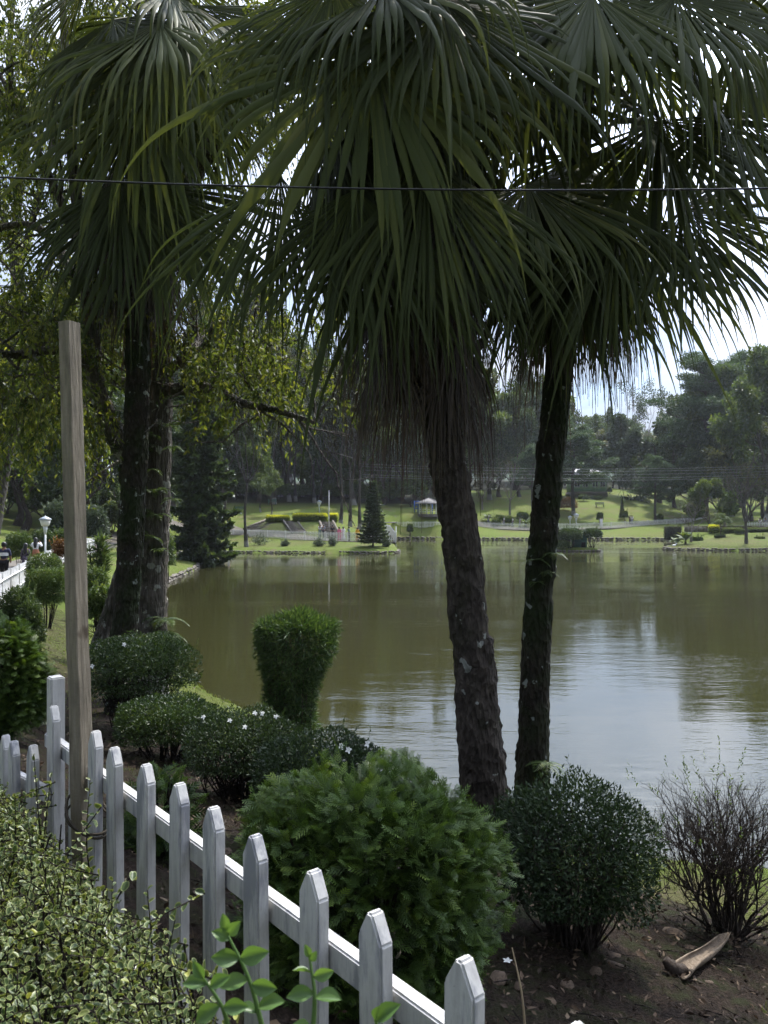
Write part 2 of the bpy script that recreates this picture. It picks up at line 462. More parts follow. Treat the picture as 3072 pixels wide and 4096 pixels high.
v = t.nodes.new('ShaderNodeTexVoronoi'); v.inputs['Scale'].default_value = 22
c = t.nodes.new('ShaderNodeTexCoord'); t.links.new(c.outputs['Object'], v.inputs['Vector'])
col = ramp(t, v.outputs['Distance'], [(0.22, (0.30, 0.24, 0.30)), (0.34, (0.055, 0.045, 0.065))])
t.links.new(principled(t, col, 0.9, 0.1).outputs[0], o.inputs['Surface'])
m, t, o = nmat('hill_forest')
col = ramp(t, noise(t, 0.05, 8, 0.7), [(0.35, (0.020, 0.034, 0.020)), (0.6, (0.042, 0.064, 0.034)), (0.8, (0.07, 0.09, 0.05))])
t.links.new(principled(t, col, 0.95, 0.1, bump(t, noise(t, 0.12, 6), 1.0, 6)).outputs[0], o.inputs['Surface'])


# ------------------------------------------------------------------ mesh helpers
def norm(a):
    return a / np.maximum(np.linalg.norm(a, axis=-1, keepdims=True), 1e-9)


def raw_mesh(name, V, F, attrs=None, smooth=False):
    """V (n,3); F a list of (m,k) index arrays"""
    me = bpy.data.meshes.new(name)
    V = np.ascontiguousarray(V, dtype=np.float32)
    F = [np.asarray(f, dtype=np.int32) for f in F if len(f)]
    me.vertices.add(len(V))
    me.vertices.foreach_set('co', V.ravel())
    li = np.concatenate([f.ravel() for f in F])
    tot = np.concatenate([np.full(f.shape[0], f.shape[1], np.int32) for f in F])
    st = np.concatenate([[0], np.cumsum(tot)[:-1]]).astype(np.int32)
    me.loops.add(len(li))
    me.loops.foreach_set('vertex_index', li)
    me.polygons.add(len(tot))
    me.polygons.foreach_set('loop_start', st)
    me.update(calc_edges=True)
    if smooth:
        me.polygons.foreach_set('use_smooth', np.ones(len(tot), bool))
    for k, a in (attrs or {}).items():
        at = me.attributes.new(k, 'FLOAT', 'POINT')
        at.data.foreach_set('value', np.ascontiguousarray(a, dtype=np.float32))
    return me


class MB:
    """collects pieces of one mesh"""
    def __init__(s):
        s.V, s.F, s.A, s.n = [], [], {}, 0

    def add(s, V, F, **at):
        V = np.asarray(V, dtype=np.float64).reshape(-1, 3)
        for f in (F if isinstance(F, list) else [F]):
            s.F.append(np.asarray(f, dtype=np.int64) + s.n)
        for k in set(s.A) | set(at):
            s.A.setdefault(k, [np.zeros(s.n)] if s.n else [])
            a = at.get(k, 0.5)
            s.A[k].append(np.broadcast_to(np.asarray(a, dtype=np.float64).ravel() if np.ndim(a) else a, (len(V),)))
        s.V.append(V)
        s.n += len(V)
        return s

    def box(s, c, d, rot=None, **at):
        x, y, z = d[0] / 2, d[1] / 2, d[2] / 2
        v = np.array([[i, j, k] for k in (-z, z) for j in (-y, y) for i in (-x, x)])
        if rot is not None:
            v = v @ np.array(rot.to_matrix()).T if hasattr(rot, 'to_matrix') else v @ np.asarray(rot).T
        f = np.array([[0, 2, 3, 1], [4, 5, 7, 6], [0, 1, 5, 4], [2, 6, 7, 3], [0, 4, 6, 2], [1, 3, 7, 5]])
        return s.add(v + np.asarray(c), f, **at)

    def tube(s, pts, rad, k=8, cap=True, wob=0.0, rs=None, **at):
        V, F = tube(pts, rad, k, cap, wob, rs)
        return s.add(V, F, **at)

    def mesh(s, name, smooth=False):
        V = np.concatenate(s.V)
        g = {}
        for f in s.F:
            g.setdefault(f.shape[1], []).append(f)
        return raw_mesh(name, V, [np.concatenate(x) for x in g.values()], {k: np.concatenate(a) for k, a in s.A.items()}, smooth)

    def build(s, name, mat, parent=None, smooth=False, kind=None):
        return obj(name, s.mesh(name, smooth), mat, parent, kind=kind)


def tube(pts, rad, k=8, cap=True, wob=0.0, rs=None):
    p = np.asarray([tuple(q) for q in pts], dtype=np.float64)
    n = len(p)
    r = np.broadcast_to(np.asarray(rad, dtype=np.float64), (n,))
    tg = norm(np.gradient(p, axis=0))
    ref = np.array([1.0, 0, 0]) if abs(tg[0][0]) < 0.9 else np.array([0, 1.0, 0])
    u = np.zeros((n, 3))
    u[0] = norm(ref - tg[0] * (ref @ tg[0]))
    for i in range(1, n):
        q = u[i - 1] - tg[i] * (u[i - 1] @ tg[i])
        u[i] = norm(q)
    w = np.cross(tg, u)
    a = np.arange(k) * 2 * math.pi / k
    rr = r[:, None] * np.ones((1, k))
    if wob and rs is not None:
        rr = rr * (1 + wob * rs.standard_normal((n, k)))
    V = p[:, None] + rr[:, :, None] * (np.cos(a)[None, :, None] * u[:, None] + np.sin(a)[None, :, None] * w[:, None])
    V = V.reshape(-1, 3)
    i = np.arange(n - 1)[:, None] * k
    j = np.arange(k)[None]
    jn = (j + 1) % k
    F = [np.stack([i + j, i + jn, i + k + jn, i + k + j], -1).reshape(-1, 4)]
    if cap:
        V = np.concatenate([V, p[:1], p[-1:]])
        c0, c1 = n * k, n * k + 1
        F.append(np.stack([np.full(k, c0), (np.arange(k) + 1) % k, np.arange(k)], -1))
        F.append(np.stack([np.full(k, c1), (n - 1) * k + np.arange(k), (n - 1) * k + (np.arange(k) + 1) % k], -1))
    return V, F


def smooth_path(pts, m=8):
    """Catmull-Rom through the points"""
    p = np.asarray([tuple(q) for q in pts], dtype=np.float64)
    q = np.concatenate([[2 * p[0] - p[1]], p, [2 * p[-1] - p[-2]]])
    res = []
    for i in range(len(p) - 1):
        for s in np.linspace(0, 1, m, endpoint=False):
            a, b, c, d = q[i:i + 4]
            res.append(0.5 * (2 * b + (c - a) * s + (2 * a - 5 * b + 4 * c - d) * s * s + (-a + 3 * b - 3 * c + d) * s ** 3))
    res.append(p[-1])
    return np.array(res)


def obj(name, mesh, mat=None, parent=None, loc=None, kind=None):
    o = bpy.data.objects.new(name, mesh)
    COL.objects.link(o)
    if mat and mesh is not None and not len(mesh.materials):
        mesh.materials.append(MATS[mat])
    if parent is not None:
        o.parent = parent
    if loc is not None:
        o.location = loc
    if kind:
        o['kind'] = kind
    return o


def tag(o, label, cat, group=None, kind=None):
    o['label'] = label
    o['category'] = cat
    if group:
        o['group'] = group
    if kind:
        o['kind'] = kind
    return o


def thing(name, label, cat, loc=(0, 0, 0), rz=0.0, group=None):
    o = bpy.data.objects.new(name, None)
    o.empty_display_size = 0.2
    COL.objects.link(o)
    o.location = loc
    o.rotation_euler = (0, 0, rz)
    return tag(o, label, cat, group)


def dup(root, loc, rz=0.0, scale=None, label=None, group=None):
    r = root.copy()
    COL.objects.link(r)
    r.location = loc
    r.rotation_euler = (0, 0, rz)
    if scale is not None:
        r.scale = scale if hasattr(scale, '__len__') else (scale,) * 3
    if label:
        r['label'] = label
    if group:
        r['group'] = group
    for ch in list(root.children):
        c = ch.copy()
        COL.objects.link(c)
        c.parent = r
        for gch in list(ch.children):
            d = gch.copy()
            COL.objects.link(d)
            d.parent = c
    return r


# leaf templates: (along, across, lift), faces
TPL = {
    'diamond': (np.array([[0, 0, 0], [.42, -.5, .05], [1, 0, -.04], [.42, .5, .05]]), np.array([[0, 1, 2], [0, 2, 3]])),
    'oval': (np.array([[0, 0, 0], [.3, -.46, .07], [.68, -.40, .05], [1, 0, -.05], [.68, .40, .05], [.3, .46, .07]]), np.array([[0, 1, 2, 3], [0, 3, 4, 5]])),
    'blade': (np.array([[0, -.5, 0], [.55, -.35, .0], [1, 0, -.12], [.55, .35, .0], [0, .5, 0]]), np.array([[0, 1, 3, 4], [1, 2, 3, 3]])),
}
TPL['blade'] = (np.array([[0, -.5, 0], [0, .5, 0], [.55, .38, .02], [.55, -.38, .02], [1, 0, -.12]]), np.array([[0, 3, 2], [0, 2, 1], [3, 4, 2]]))


def leaves(mb, rs, pts, axis, nrm, L, W, tpl='diamond', rnd=None, **at):
    tv, tf = TPL[tpl] if isinstance(tpl, str) else tpl
    n = len(pts)
    u = norm(np.asarray(axis, float))
    v = norm(np.cross(nrm, u) + 1e-6)
    w = np.cross(u, v)
    L = np.broadcast_to(L, (n,)); W = np.broadcast_to(W, (n,))
    V = (pts[:, None] + (L[:, None] * tv[None, :, 0])[..., None] * u[:, None] + (W[:, None] * tv[None, :, 1])[..., None] * v[:, None]
         + (L[:, None] * tv[None, :, 2])[..., None] * w[:, None])
    k = len(tv)
    F = (np.arange(n) * k)[:, None, None] + tf[None]
    if rnd is None:
        rnd = rs.random(n)
    extra = {q: (np.tile(a, n) if len(np.atleast_1d(a)) == k else np.repeat(a, k)) for q, a in at.items()}
    mb.add(V.reshape(-1, 3), F.reshape(-1, tf.shape[1]), rnd=np.repeat(np.clip(rnd, 0, 1), k), **extra)
    return mb


def rdir(rs, n):
    return norm(rs.standard_normal((n, 3)))
# ------------------------------------------------------------------ the lie of the land
SHORE = np.array([(60, -14), (30, -1), (14, 6.2), (6, 8.2), (2.5, 8.9), (0.5, 10.4), (-1.5, 13.4), (-3, 15.6), (-5, 18.8), (-7, 23.4), (-9.6, 31), (-12.3, 41), (-13.3, 48),
                  (-14, 56), (-14.8, 61), (-17.5, 64.5), (-20.5, 71), (-22.5, 78), (-21, 81.5), (-14, 80.8), (-7, 80.0), (0, 79.6), (1.6, 82), (1.0, 88), (-1, 100), (-1, 114), (2, 121),
                  (14, 119), (27, 117.5), (40, 118), (46, 113), (40, 101), (34, 92), (32.2, 87.5), (36, 85.6), (45, 85), (60, 84), (90, 80), (130, 60), (130, 0)], float)
SHORE = np.concatenate([smooth_path(SHORE, 4), SHORE[:1]])
FENCE = np.array([(4.2, -3.7), (0.1225, 1.197), (-1.30, 2.90), (-3.6, 6.6), (-7.2, 13.5), (-10.2, 20), (-12.2, 24.6), (-15.0, 33), (-18.2, 44), (-19.6, 52), (-21.5, 62), (-26, 78), (-31, 96), (-30, 106)], float)
FZ = np.array([2.78, 2.75, 2.72, 2.5, 2.0, 1.50, 1.28, 1.28, 1.45, 1.5, 1.3, 1.15, 1.0, 0.95])


def seg_dist(q, poly):
    """distance, arc parameter of the nearest point and side sign"""
    best = np.full(len(q), 1e9)
    par = np.zeros(len(q)); side = np.zeros(len(q))
    acc = 0.0
    for a, b in zip(poly[:-1], poly[1:]):
        d = b - a
        l2 = d @ d
        t = np.clip(((q - a) @ d) / max(l2, 1e-9), 0, 1)
        e = q - (a + t[:, None] * d)
        dist = np.hypot(e[:, 0], e[:, 1])
        m = dist < best
        best[m] = dist[m]
        par[m] = acc + t[m] * math.sqrt(l2)
        side[m] = np.sign(d[0] * e[m, 1] - d[1] * e[m, 0])
        acc += math.sqrt(l2)
    return best, par, side


def in_lake(q):
    c = np.zeros(len(q), bool)
    for (x0, y0), (x1, y1) in zip(SHORE[:-1], SHORE[1:]):
        k = ((y0 > q[:, 1]) != (y1 > q[:, 1]))
        if y1 != y0:
            k &= q[:, 0] < (x1 - x0) * (q[:, 1] - y0) / (y1 - y0) + x0
        c ^= k
    return c


_cp = []
_arc = np.concatenate([[0], np.cumsum(np.hypot(*np.diff(SHORE, axis=0).T))])
for s in np.arange(0, _arc[-1], 3.0):
    _cp.append((np.interp(s, _arc, SHORE[:, 0]), np.interp(s, _arc, SHORE[:, 1]), 0.36))
_fa = np.concatenate([[0], np.cumsum(np.hypot(*np.diff(FENCE, axis=0).T))])
_fs = np.concatenate([np.arange(0, 12, 0.8), np.arange(12, _fa[-1], 3.0)])
for s in _fs:
    i = min(np.searchsorted(_fa, s, side='right') - 1, len(FENCE) - 2)
    d = norm(FENCE[i + 1] - FENCE[i]); nl = np.array([-d[1], d[0]])       # towards the path, away from the water
    x = np.interp(s, _fa, FENCE[:, 0]); y = np.interp(s, _fa, FENCE[:, 1]); z = np.interp(s, _fa, FZ)
    _cp.append((x, y, z))
    if y < 75:
        _cp.append((x + nl[0] * 3.2, y + nl[1] * 3.2, z + 0.02))
        if s % 6 < 3 and y > 8:
            _cp.append((x + nl[0] * 8, y + nl[1] * 8, z + 0.9 + (0.2 if y > 30 else 0)))
            _cp.append((x + nl[0] * 16, y + nl[1] * 16, z + 2.6))
            _cp.append((x + nl[0] * 34, y + nl[1] * 34, z + 4.5))


_t0 = np.array([0.1225, 1.197]); _td = norm(np.array([-0.928, 2.46]) - _t0); _tn = np.array([_td[1], -_td[0]])
for tt in np.arange(-6, 12.1, 1.0):                    # the near bank falls steeply from the fence, then eases
    for ss, zz in ((0.5, 2.50), (1.4, 2.06), (2.4, 1.73), (3.6, 1.42), (5.0, 1.05), (6.2, 0.66)):
        c_ = _t0 + _td * tt + _tn * ss
        dsh = np.min(np.hypot(SHORE[:, 0] - c_[0], SHORE[:, 1] - c_[1]))
        if dsh > 0.9:
            _cp.append((c_[0], c_[1], zz - (0.05 * max(0, tt - 4) * (1 - ss / 7))))


def cpx(px, py, D):
    p = P(px, py, D)
    _cp.append((p.x, p.y, p.z))


for a in [(700, 2146, 104), (900, 2150, 98), (1150, 2158, 91), (1400, 2166, 87), (1560, 2168, 86), (1540, 2140, 96), (1500, 2120, 110),
          (1080, 2086, 101), (1200, 2086, 100), (1340, 2085, 100), (1000, 2112, 101), (1420, 2110, 102), (830, 2100, 106), (885, 2096, 103),
          (960, 2046, 120), (1100, 2020, 132), (1280, 2030, 125), (900, 2010, 132), (760, 2030, 128), (1000, 1968, 155), (1250, 1975, 155), (1450, 1985, 155), (1400, 2060, 118), (1550, 2075, 122),
          (1715, 2060, 126), (1640, 2085, 123), (1600, 2095, 123), (1760, 2095, 123), (1700, 2000, 155), (1600, 1960, 170),
          (1906, 2113, 127), (2100, 2119, 126), (2443, 2113, 128), (2700, 2099, 140), (1950, 2062, 135), (2050, 2072, 137), (2200, 2052, 140), (2320, 2076, 139), (2480, 2070, 139), (2600, 2088, 140),
          (2400, 2016, 148), (2370, 1980, 160), (2290, 1985, 160), (2440, 1950, 175), (2560, 2000, 160), (2700, 2030, 160), (2850, 2020, 165), (2440, 1935, 230), (2100, 1960, 190), (1900, 1950, 200), (2800, 1930, 230), (3072, 1960, 220),
          (2750, 2165, 92), (2900, 2150, 95), (3072, 2150, 96), (2830, 2128, 104), (3000, 2115, 108), (3072, 2095, 118), (2900, 2085, 125), (3300, 2120, 105), (3600, 2100, 120),
          (0, 2000, 95), (300, 1990, 110), (-500, 1950, 110), (500, 1985, 135), (650, 1960, 170), (1000, 1930, 250), (1500, 1930, 250), (2000, 1920, 290), (2600, 1920, 300), (0, 1900, 250)]:
    cpx(*a)
_cp += [(-40, -20, 4.5), (-8, -10, 2.8), (0, 0, 2.72), (-3, -2, 2.72), (-1.5, 1.5, 2.7), (10, -20, 2.8), (40, -30, 2.8), (150, 120, 10), (150, -20, 2), (-150, 60, 16), (-120, 200, 20), (0, 420, 18), (200, 420, 18), (120, 250, 16), (-250, 420, 20), (0, 620, 18), (300, 600, 18), (-400, 500, 18)]
CP = np.array(_cp)
# drop near-duplicates so that the system stays well behaved
_keep = []
for i, c in enumerate(CP):
    if all((c[0] - CP[j][0]) ** 2 + (c[1] - CP[j][1]) ** 2 > 0.16 for j in _keep):
        _keep.append(i)
CP = CP[_keep]
_A = np.hypot(CP[:, None, 0] - CP[None, :, 0], CP[:, None, 1] - CP[None, :, 1])
_n = len(CP)
_S = np.zeros((_n + 1, _n + 1)); _S[:_n, :_n] = -_A; _S[:_n, _n] = 1; _S[_n, :_n] = 1
_S[:_n, :_n] += np.eye(_n) * -0.02
_w = np.linalg.solve(_S, np.concatenate([CP[:, 2], [0]]))


def land(q):
    """ground height over land, no lake bed"""
    q = np.atleast_2d(np.asarray(q, float))
    z = np.empty(len(q))
    for i in range(0, len(q), 20000):
        b = q[i:i + 20000]
        z[i:i + 20000] = -np.hypot(b[:, None, 0] - CP[None, :, 0], b[:, None, 1] - CP[None, :, 1]) @ _w[:_n] + _w[_n]
    return np.maximum(z, 0.3)


def gz(x, y):
    return float(land([(x, y)])[0])


# one sheet from under the camera out to the hills
_ang = np.unique(np.concatenate([np.linspace(-R(44), R(44), 420), np.linspace(R(44), 2 * math.pi - R(44), 90)[1:-1]]))
_rad = np.concatenate([[0.0], np.geomspace(0.35, 620, 330)])
AA, RR = np.meshgrid(_ang, _rad)
GX, GY = (RR * np.sin(AA)).ravel(), (RR * np.cos(AA)).ravel()
Q = np.stack([GX, GY], 1)
Zl = land(Q)
SD, _, _ = seg_dist(Q, SHORE)
LK = in_lake(Q)
rs = np.random.default_rng(3)
FD, FP, FS = seg_dist(Q, FENCE)
near = np.hypot(GX, GY)
bumpy = (0.5 * np.sin(GX * 1.9 + 1.3 * np.sin(GY * 1.1)) + 0.5 * np.sin(GY * 2.3 + GX * 0.7)) * 0.03 + rs.standard_normal(len(Q)) * 0.006
Zg = np.where(LK, -0.15 - np.minimum(SD * 0.5, 1.2), Zl + np.where(near < 30, bumpy, 0))
na, nr = len(_ang), len(_rad)
ii = np.arange(nr - 1)[:, None] * na
jj = np.arange(na)[None]
jn = (jj + 1) % na
FF = np.stack([ii + jj, ii + jn, ii + na + jn, ii + na + jj], -1).reshape(-1, 4)[:, ::-1]
wateside = FS * 0
strip = (FS < 0) & (GY < 60)                       # between the fence and the water
gr = np.ones(len(Q))
soilbank = strip & (GY < 26) & ~LK
shoreband = np.clip((2.7 - SD) / 1.2, 0, 1)
farness = np.clip((GY - 8) / 6, 0, 1) * np.clip((-GX - 3) / 3, 0, 1)
gr = np.where(soilbank, np.maximum(np.clip(shoreband, 0, 0.9), farness * 0.50), gr)
gr = np.where(strip & (GY >= 26), 0.95, gr)
wood = np.clip((Zl - 5.2) / 1.2, 0, 1) * np.where(GX > 12, np.clip((GY - 175) / 15, 0, 1), np.where(GX < -18, np.clip((GY - 78) / 12, 0, 1), np.clip((GY - 122) / 14, 0, 1)))
gr = np.where(GY > 60, gr - 0.9 * wood, gr)
pen = (GY > 76) & (GY < 99) & (GX > -31) & (GX < 1.5)
gr = np.where(pen & (SD > 1.6), gr - 0.42, gr)
gr = np.where((GX > 31) & (GY > 84) & (GY < 101), 0.56, gr)
gr = np.clip(gr, 0, 1)
ground = obj('ground', raw_mesh('ground', np.stack([GX, GY, Zg], 1), [FF], {'grass': gr, 'wood': np.clip(wood * 1.0, 0, 1) * (GY > 60)}, True), 'ground', kind='structure')

# lake surface
wv = np.array([(-60, -30, 0), (180, -30, 0), (180, 160, 0), (-60, 160, 0)], float)
lake = obj('lake', raw_mesh('lake', wv, [np.array([[0, 1, 2, 3]])]), 'water', kind='structure')


def along(poly, s):
    a = np.concatenate([[0], np.cumsum(np.hypot(*np.diff(poly, axis=0).T))])
    s = np.clip(s, 0, a[-1])
    i = min(np.searchsorted(a, s, side='right') - 1, len(poly) - 2)
    d = norm(poly[i + 1] - poly[i])
    return poly[i] + d * (s - a[i]), d, a[-1]


def strip_path(name, poly, off0, off1, lift, mat, step=1.0):
    mb = MB()
    L = along(poly, 0)[2]
    V = []
    for s in np.arange(0, L, step):
        c, d, _ = along(poly, s)
        nl = np.array([-d[1], d[0]])
        for o in np.linspace(off0, off1, 5):
            V.append(c + nl * o)
    V = np.array(V)
    z = land(V) + lift
    n = len(V) // 5
    i = np.arange(n - 1)[:, None] * 5; j = np.arange(4)[None]
    F = np.stack([i + j, i + j + 1, i + 6 + j, i + 5 + j], -1).reshape(-1, 4)[:, ::-1]
    return obj(name, raw_mesh(name, np.column_stack([V, z]), [F], None, True), mat, kind='structure')


FENCE_S = smooth_path(np.column_stack([FENCE, FZ * 0]), 4)[:, :2]
strip_path('path', FENCE_S[14:], 0.35, 2.9, 0.045, 'path_concrete')

# far hills beyond the trees
hs = np.random.default_rng(12)
def hills(name, px0, px1, D, prof, depth=260):
    xs = np.linspace(px0, px1, 70)
    V = []
    for k, f in enumerate((0, .35, .7, 1.0, .6)):
        for x in xs:
            top = np.interp(x, [a for a, _ in prof], [b for _, b in prof])
            p = P(x, top, D)
            zt = p.z
            V.append((p.x * (1 + 0.12 * k), D + depth * (k - 3) / 3.0, 15 + (zt - 15) * f + 3.5 * math.sin(x * 0.031 + k) + 2.0 * math.sin(x * 0.083 + 2 * k) + hs.standard_normal() * 1.2))
    V = np.array(V); n = 70
    i = np.arange(4)[:, None] * n; j = np.arange(n - 1)[None]
    F = np.stack([i + j, i + j + 1, i + n + j + 1, i + n + j], -1).reshape(-1, 4)
    return obj(name, raw_mesh(name, V, [F], None, True), 'hill_forest', kind='structure')
hills('hill', 900, 3700, 800, [(900, 1700), (1700, 1740), (2150, 1730), (2450, 1700), (2600, 1655), (2720, 1640), (2900, 1660), (3300, 1640), (3700, 1700)])

# island for the duck house
isl = MB()
ang = np.linspace(0, 2 * math.pi, 26, endpoint=False)
irr = np.random.default_rng(8)
rr = 1 + 0.10 * irr.standard_normal(26)
IX, IY = P(2300, 2195, 85).x, 85.0
V = []
for f, z in ((1.06, -0.8), (1.0, 0.16), (0.9, 0.34), (0.5, 0.44), (0.02, 0.48)):
    for a, q in zip(ang, rr):
        V.append((IX + 2.7 * q * f * math.cos(a), IY + 1.7 * q * f * math.sin(a), z))
i = np.arange(4)[:, None] * 26; j = np.arange(26)[None]; jn = (j + 1) % 26
isl.add(V, np.stack([i + j, i + jn, i + 26 + jn, i + 26 + j], -1).reshape(-1, 4), grass=0.7)
o_ = isl.build('island', 'ground', smooth=True, kind='structure')

# ------------------------------------------------------------------ stones of the banks
def rock_mesh(name, seed, sub=2, flat=0.6):
    r_ = np.random.default_rng(seed)
    bm = bmesh.new()
    bmesh.ops.create_icosphere(bm, subdivisions=sub, radius=0.5)
    ds = [(norm(r_.standard_normal(3)), r_.uniform(0.28, 0.46)) for _ in range(7)]
    for v in bm.verts:
        p = np.array(v.co)
        for d, c in ds:
            h = p @ d
            if h > c:
                p = p - d * (h - c) * 0.85
        p = p * (1 + 0.03 * r_.standard_normal())
        v.co = (p[0], p[1], p[2] * flat)
    me = bpy.data.meshes.new(name)
    bm.to_mesh(me); bm.free()
    me.polygons.foreach_set('use_smooth', np.ones(len(me.polygons), bool))
    return me


ROCKS = [rock_mesh('stone', 20 + i, 1, 0.75) for i in range(6)]
for m_ in ROCKS:
    m_.materials.append(MATS['stone'])
bankr = random.Random(5)


def bank(name, label, s0, s1, size, courses, maxn=290):
    t_ = thing(name, label, 'stone edging')
    c0, _, _ = along(SHORE, (s0 + s1) / 2)
    n = 0
    mass = MB()
    for c in range(courses):
        s = s0 + (size * 0.5 if c % 2 else 0)
        while s < s1:
            w = size * bankr.uniform(0.7, 1.4)
            p, d, _ = along(SHORE, s)
            nl = np.array([-d[1], d[0]])
            o = obj('stone', ROCKS[bankr.randrange(6)], None, t_)
            q = p + nl * (0.04 * c + bankr.uniform(-.05, .05))
            o.location = (q[0], q[1], 0.02 + c * size * 0.42 + bankr.uniform(-.03, .03))
            o.scale = (w * 1.25, size * 1.0, size * bankr.uniform(0.6, 0.95))
            o.rotation_euler = (bankr.uniform(-.25, .25), bankr.uniform(-.2, .2), math.atan2(d[1], d[0]) + bankr.uniform(-.3, .3))
            s += w * 1.02
            n += 1
    return t_


def s_at(x, y):
    return float(seg_dist(np.array([[x, y]], float), SHORE)[1][0])


bank('stone_edging', 'rough stone edging along the grassy bank of the small lawn spit', s_at(-9.6, 31), s_at(-20.5, 71), 0.42, 2)
bank('stone_edging', 'low dark stone edging under the fenced point with the layered young pine', s_at(-22.5, 78), s_at(1.0, 90), 0.36, 2)
bank('stone_edging', 'mossy stone wall at the water below the long fence under the lawn hill', s_at(-0.5, 117), s_at(44, 116), 0.62, 2)
bank('stone_edging', 'rough stones edging the brown bank with the broad-leaved plant', s_at(40, 101), s_at(56, 84.3), 0.44, 2)
bank('stone_edging', 'stones edging the shaded near bank behind the clipped bushes', s_at(9, 7.5), s_at(-8, 27), 0.30, 2)
ti = thing('stone_edging', 'ring of rough stones around the duck house island', 'stone edging')
for a in np.arange(0, 2 * math.pi, 0.16):
    q = np.interp(a, np.append(ang, 2 * math.pi), np.append(rr, rr[0]))
    o = obj('stone', ROCKS[bankr.randrange(6)], None, ti)
    o.location = (IX + 2.75 * q * math.cos(a), IY + 1.75 * q * math.sin(a), 0.08)
    o.scale = (0.5, 0.4, 0.42)
    o.rotation_euler = (0, 0, a + 1.5)

# ------------------------------------------------------------------ picket fences
def picket_mesh(name, w, th, h, peak, bev=0.004):
    bm = bmesh.new()
    prof = [(-w / 2, 0), (w / 2, 0), (w / 2, h - peak), (w * 0.10, h), (-w * 0.10, h), (-w / 2, h - peak)]
    a = [bm.verts.new((x, -th / 2, z)) for x, z in prof]
    b = [bm.verts.new((x, th / 2, z)) for x, z in prof]
    bm.faces.new(a); bm.faces.new(b[::-1])
    for i in range(6):
        bm.faces.new((a[i], b[i], b[(i + 1) % 6], a[(i + 1) % 6]))
    bmesh.ops.recalc_face_normals(bm, faces=bm.faces)
    if bev:
        bmesh.ops.bevel(bm, geom=bm.edges[:], offset=bev, segments=2, affect='EDGES')
    me = bpy.data.meshes.new(name)
    bm.to_mesh(me); bm.free()
    return me


def bar_mesh(name, L, w, h, bev=0.004):
    bm = bmesh.new()
    bmesh.ops.create_cube(bm, size=1)
    for v in bm.verts:
        v.co = (v.co.x * L, v.co.y * w, v.co.z * h)
    if bev:
        bmesh.ops.bevel(bm, geom=bm.edges[:], offset=bev, segments=2, affect='EDGES')
    me = bpy.data.meshes.new(name)
    bm.to_mesh(me); bm.free()
    return me


# near fence, running from beside the camera away to the left
fa, fb = np.array([0.1225, 1.197]), np.array([-0.928, 2.46])
fd = norm(fb - fa)
fn = np.array([fd[1], -fd[0]])                          # towards the water
frz = math.atan2(fd[1], fd[0])
STEP = np.linalg.norm(fb - fa) / 8
nf = thing('picket_fence', 'weathered white picket fence beside the variegated shrub', 'fence', (fa[0], fa[1], 2.72), frz)
TOPZ = CZ - 0.70
pm = picket_mesh('picket', 0.067, 0.029, TOPZ - 2.72 + 0.06, 0.047)
prs = random.Random(4)
for i in range(-6, 11):
    o = obj('picket', pm, 'picket_paint', nf)
    o.location = (i * STEP + prs.uniform(-.004, .004), prs.uniform(-.002, .002), -0.06 + prs.uniform(-.004, .004))
    o.rotation_euler = (prs.uniform(-.012, .012), prs.uniform(-.008, .008), prs.uniform(-.03, .03))
rl = bar_mesh('rail', 17.2 * STEP, 0.032, 0.055)
for z in (TOPZ - 2.72 - 0.165, 0.20):
    o = obj('rail', rl, 'picket_paint', nf)
    o.location = (2.25 * STEP, -0.033, z)
# square end post
pp = fa + fd * (10.62 * STEP) + fn * 0.03
obj('post', bar_mesh('post', 0.056, 0.052, TOPZ - 2.72 + 0.14, 0.005), 'picket_paint', nf).location = (10.62 * STEP, -0.045, (TOPZ - 2.72 + 0.14) / 2 - 0.06)

# lower run beyond the post
sa, sb = np.array([-1.275, 2.77]), np.array([-1.50, 3.04])
sd = norm(sb - sa)
nf2 = thing('picket_fence', 'lower run of white picket fence stepping down past the square post', 'fence', (sa[0], sa[1], 2.55), math.atan2(sd[1], sd[0]))
pm2 = picket_mesh('picket', 0.067, 0.029, CZ - 0.84 - 2.55 + 0.05, 0.047)
for i in range(0, 22):
    o = obj('picket', pm2, 'picket_paint', nf2)
    o.location = (i * 0.176, 0, -0.05 - 0.02 * i)
    o.rotation_euler = (prs.uniform(-.012, .012), prs.uniform(-.008, .008), prs.uniform(-.03, .03))
for z in (CZ - 0.84 - 2.55 - 0.17, 0.2):
    o = obj('rail', bar_mesh('rail', 22 * 0.176, 0.03, 0.05), 'picket_paint', nf2)
    o.location = (10.5 * 0.176, -0.035, z - 0.21)
    o.rotation_euler = (0, math.atan(0.02 / 0.176), 0)

far_p = picket_mesh('picket', 0.085, 0.03, 1.0, 0.06, 0)
far_post = bar_mesh('post', 0.11, 0.11, 1.12, 0)


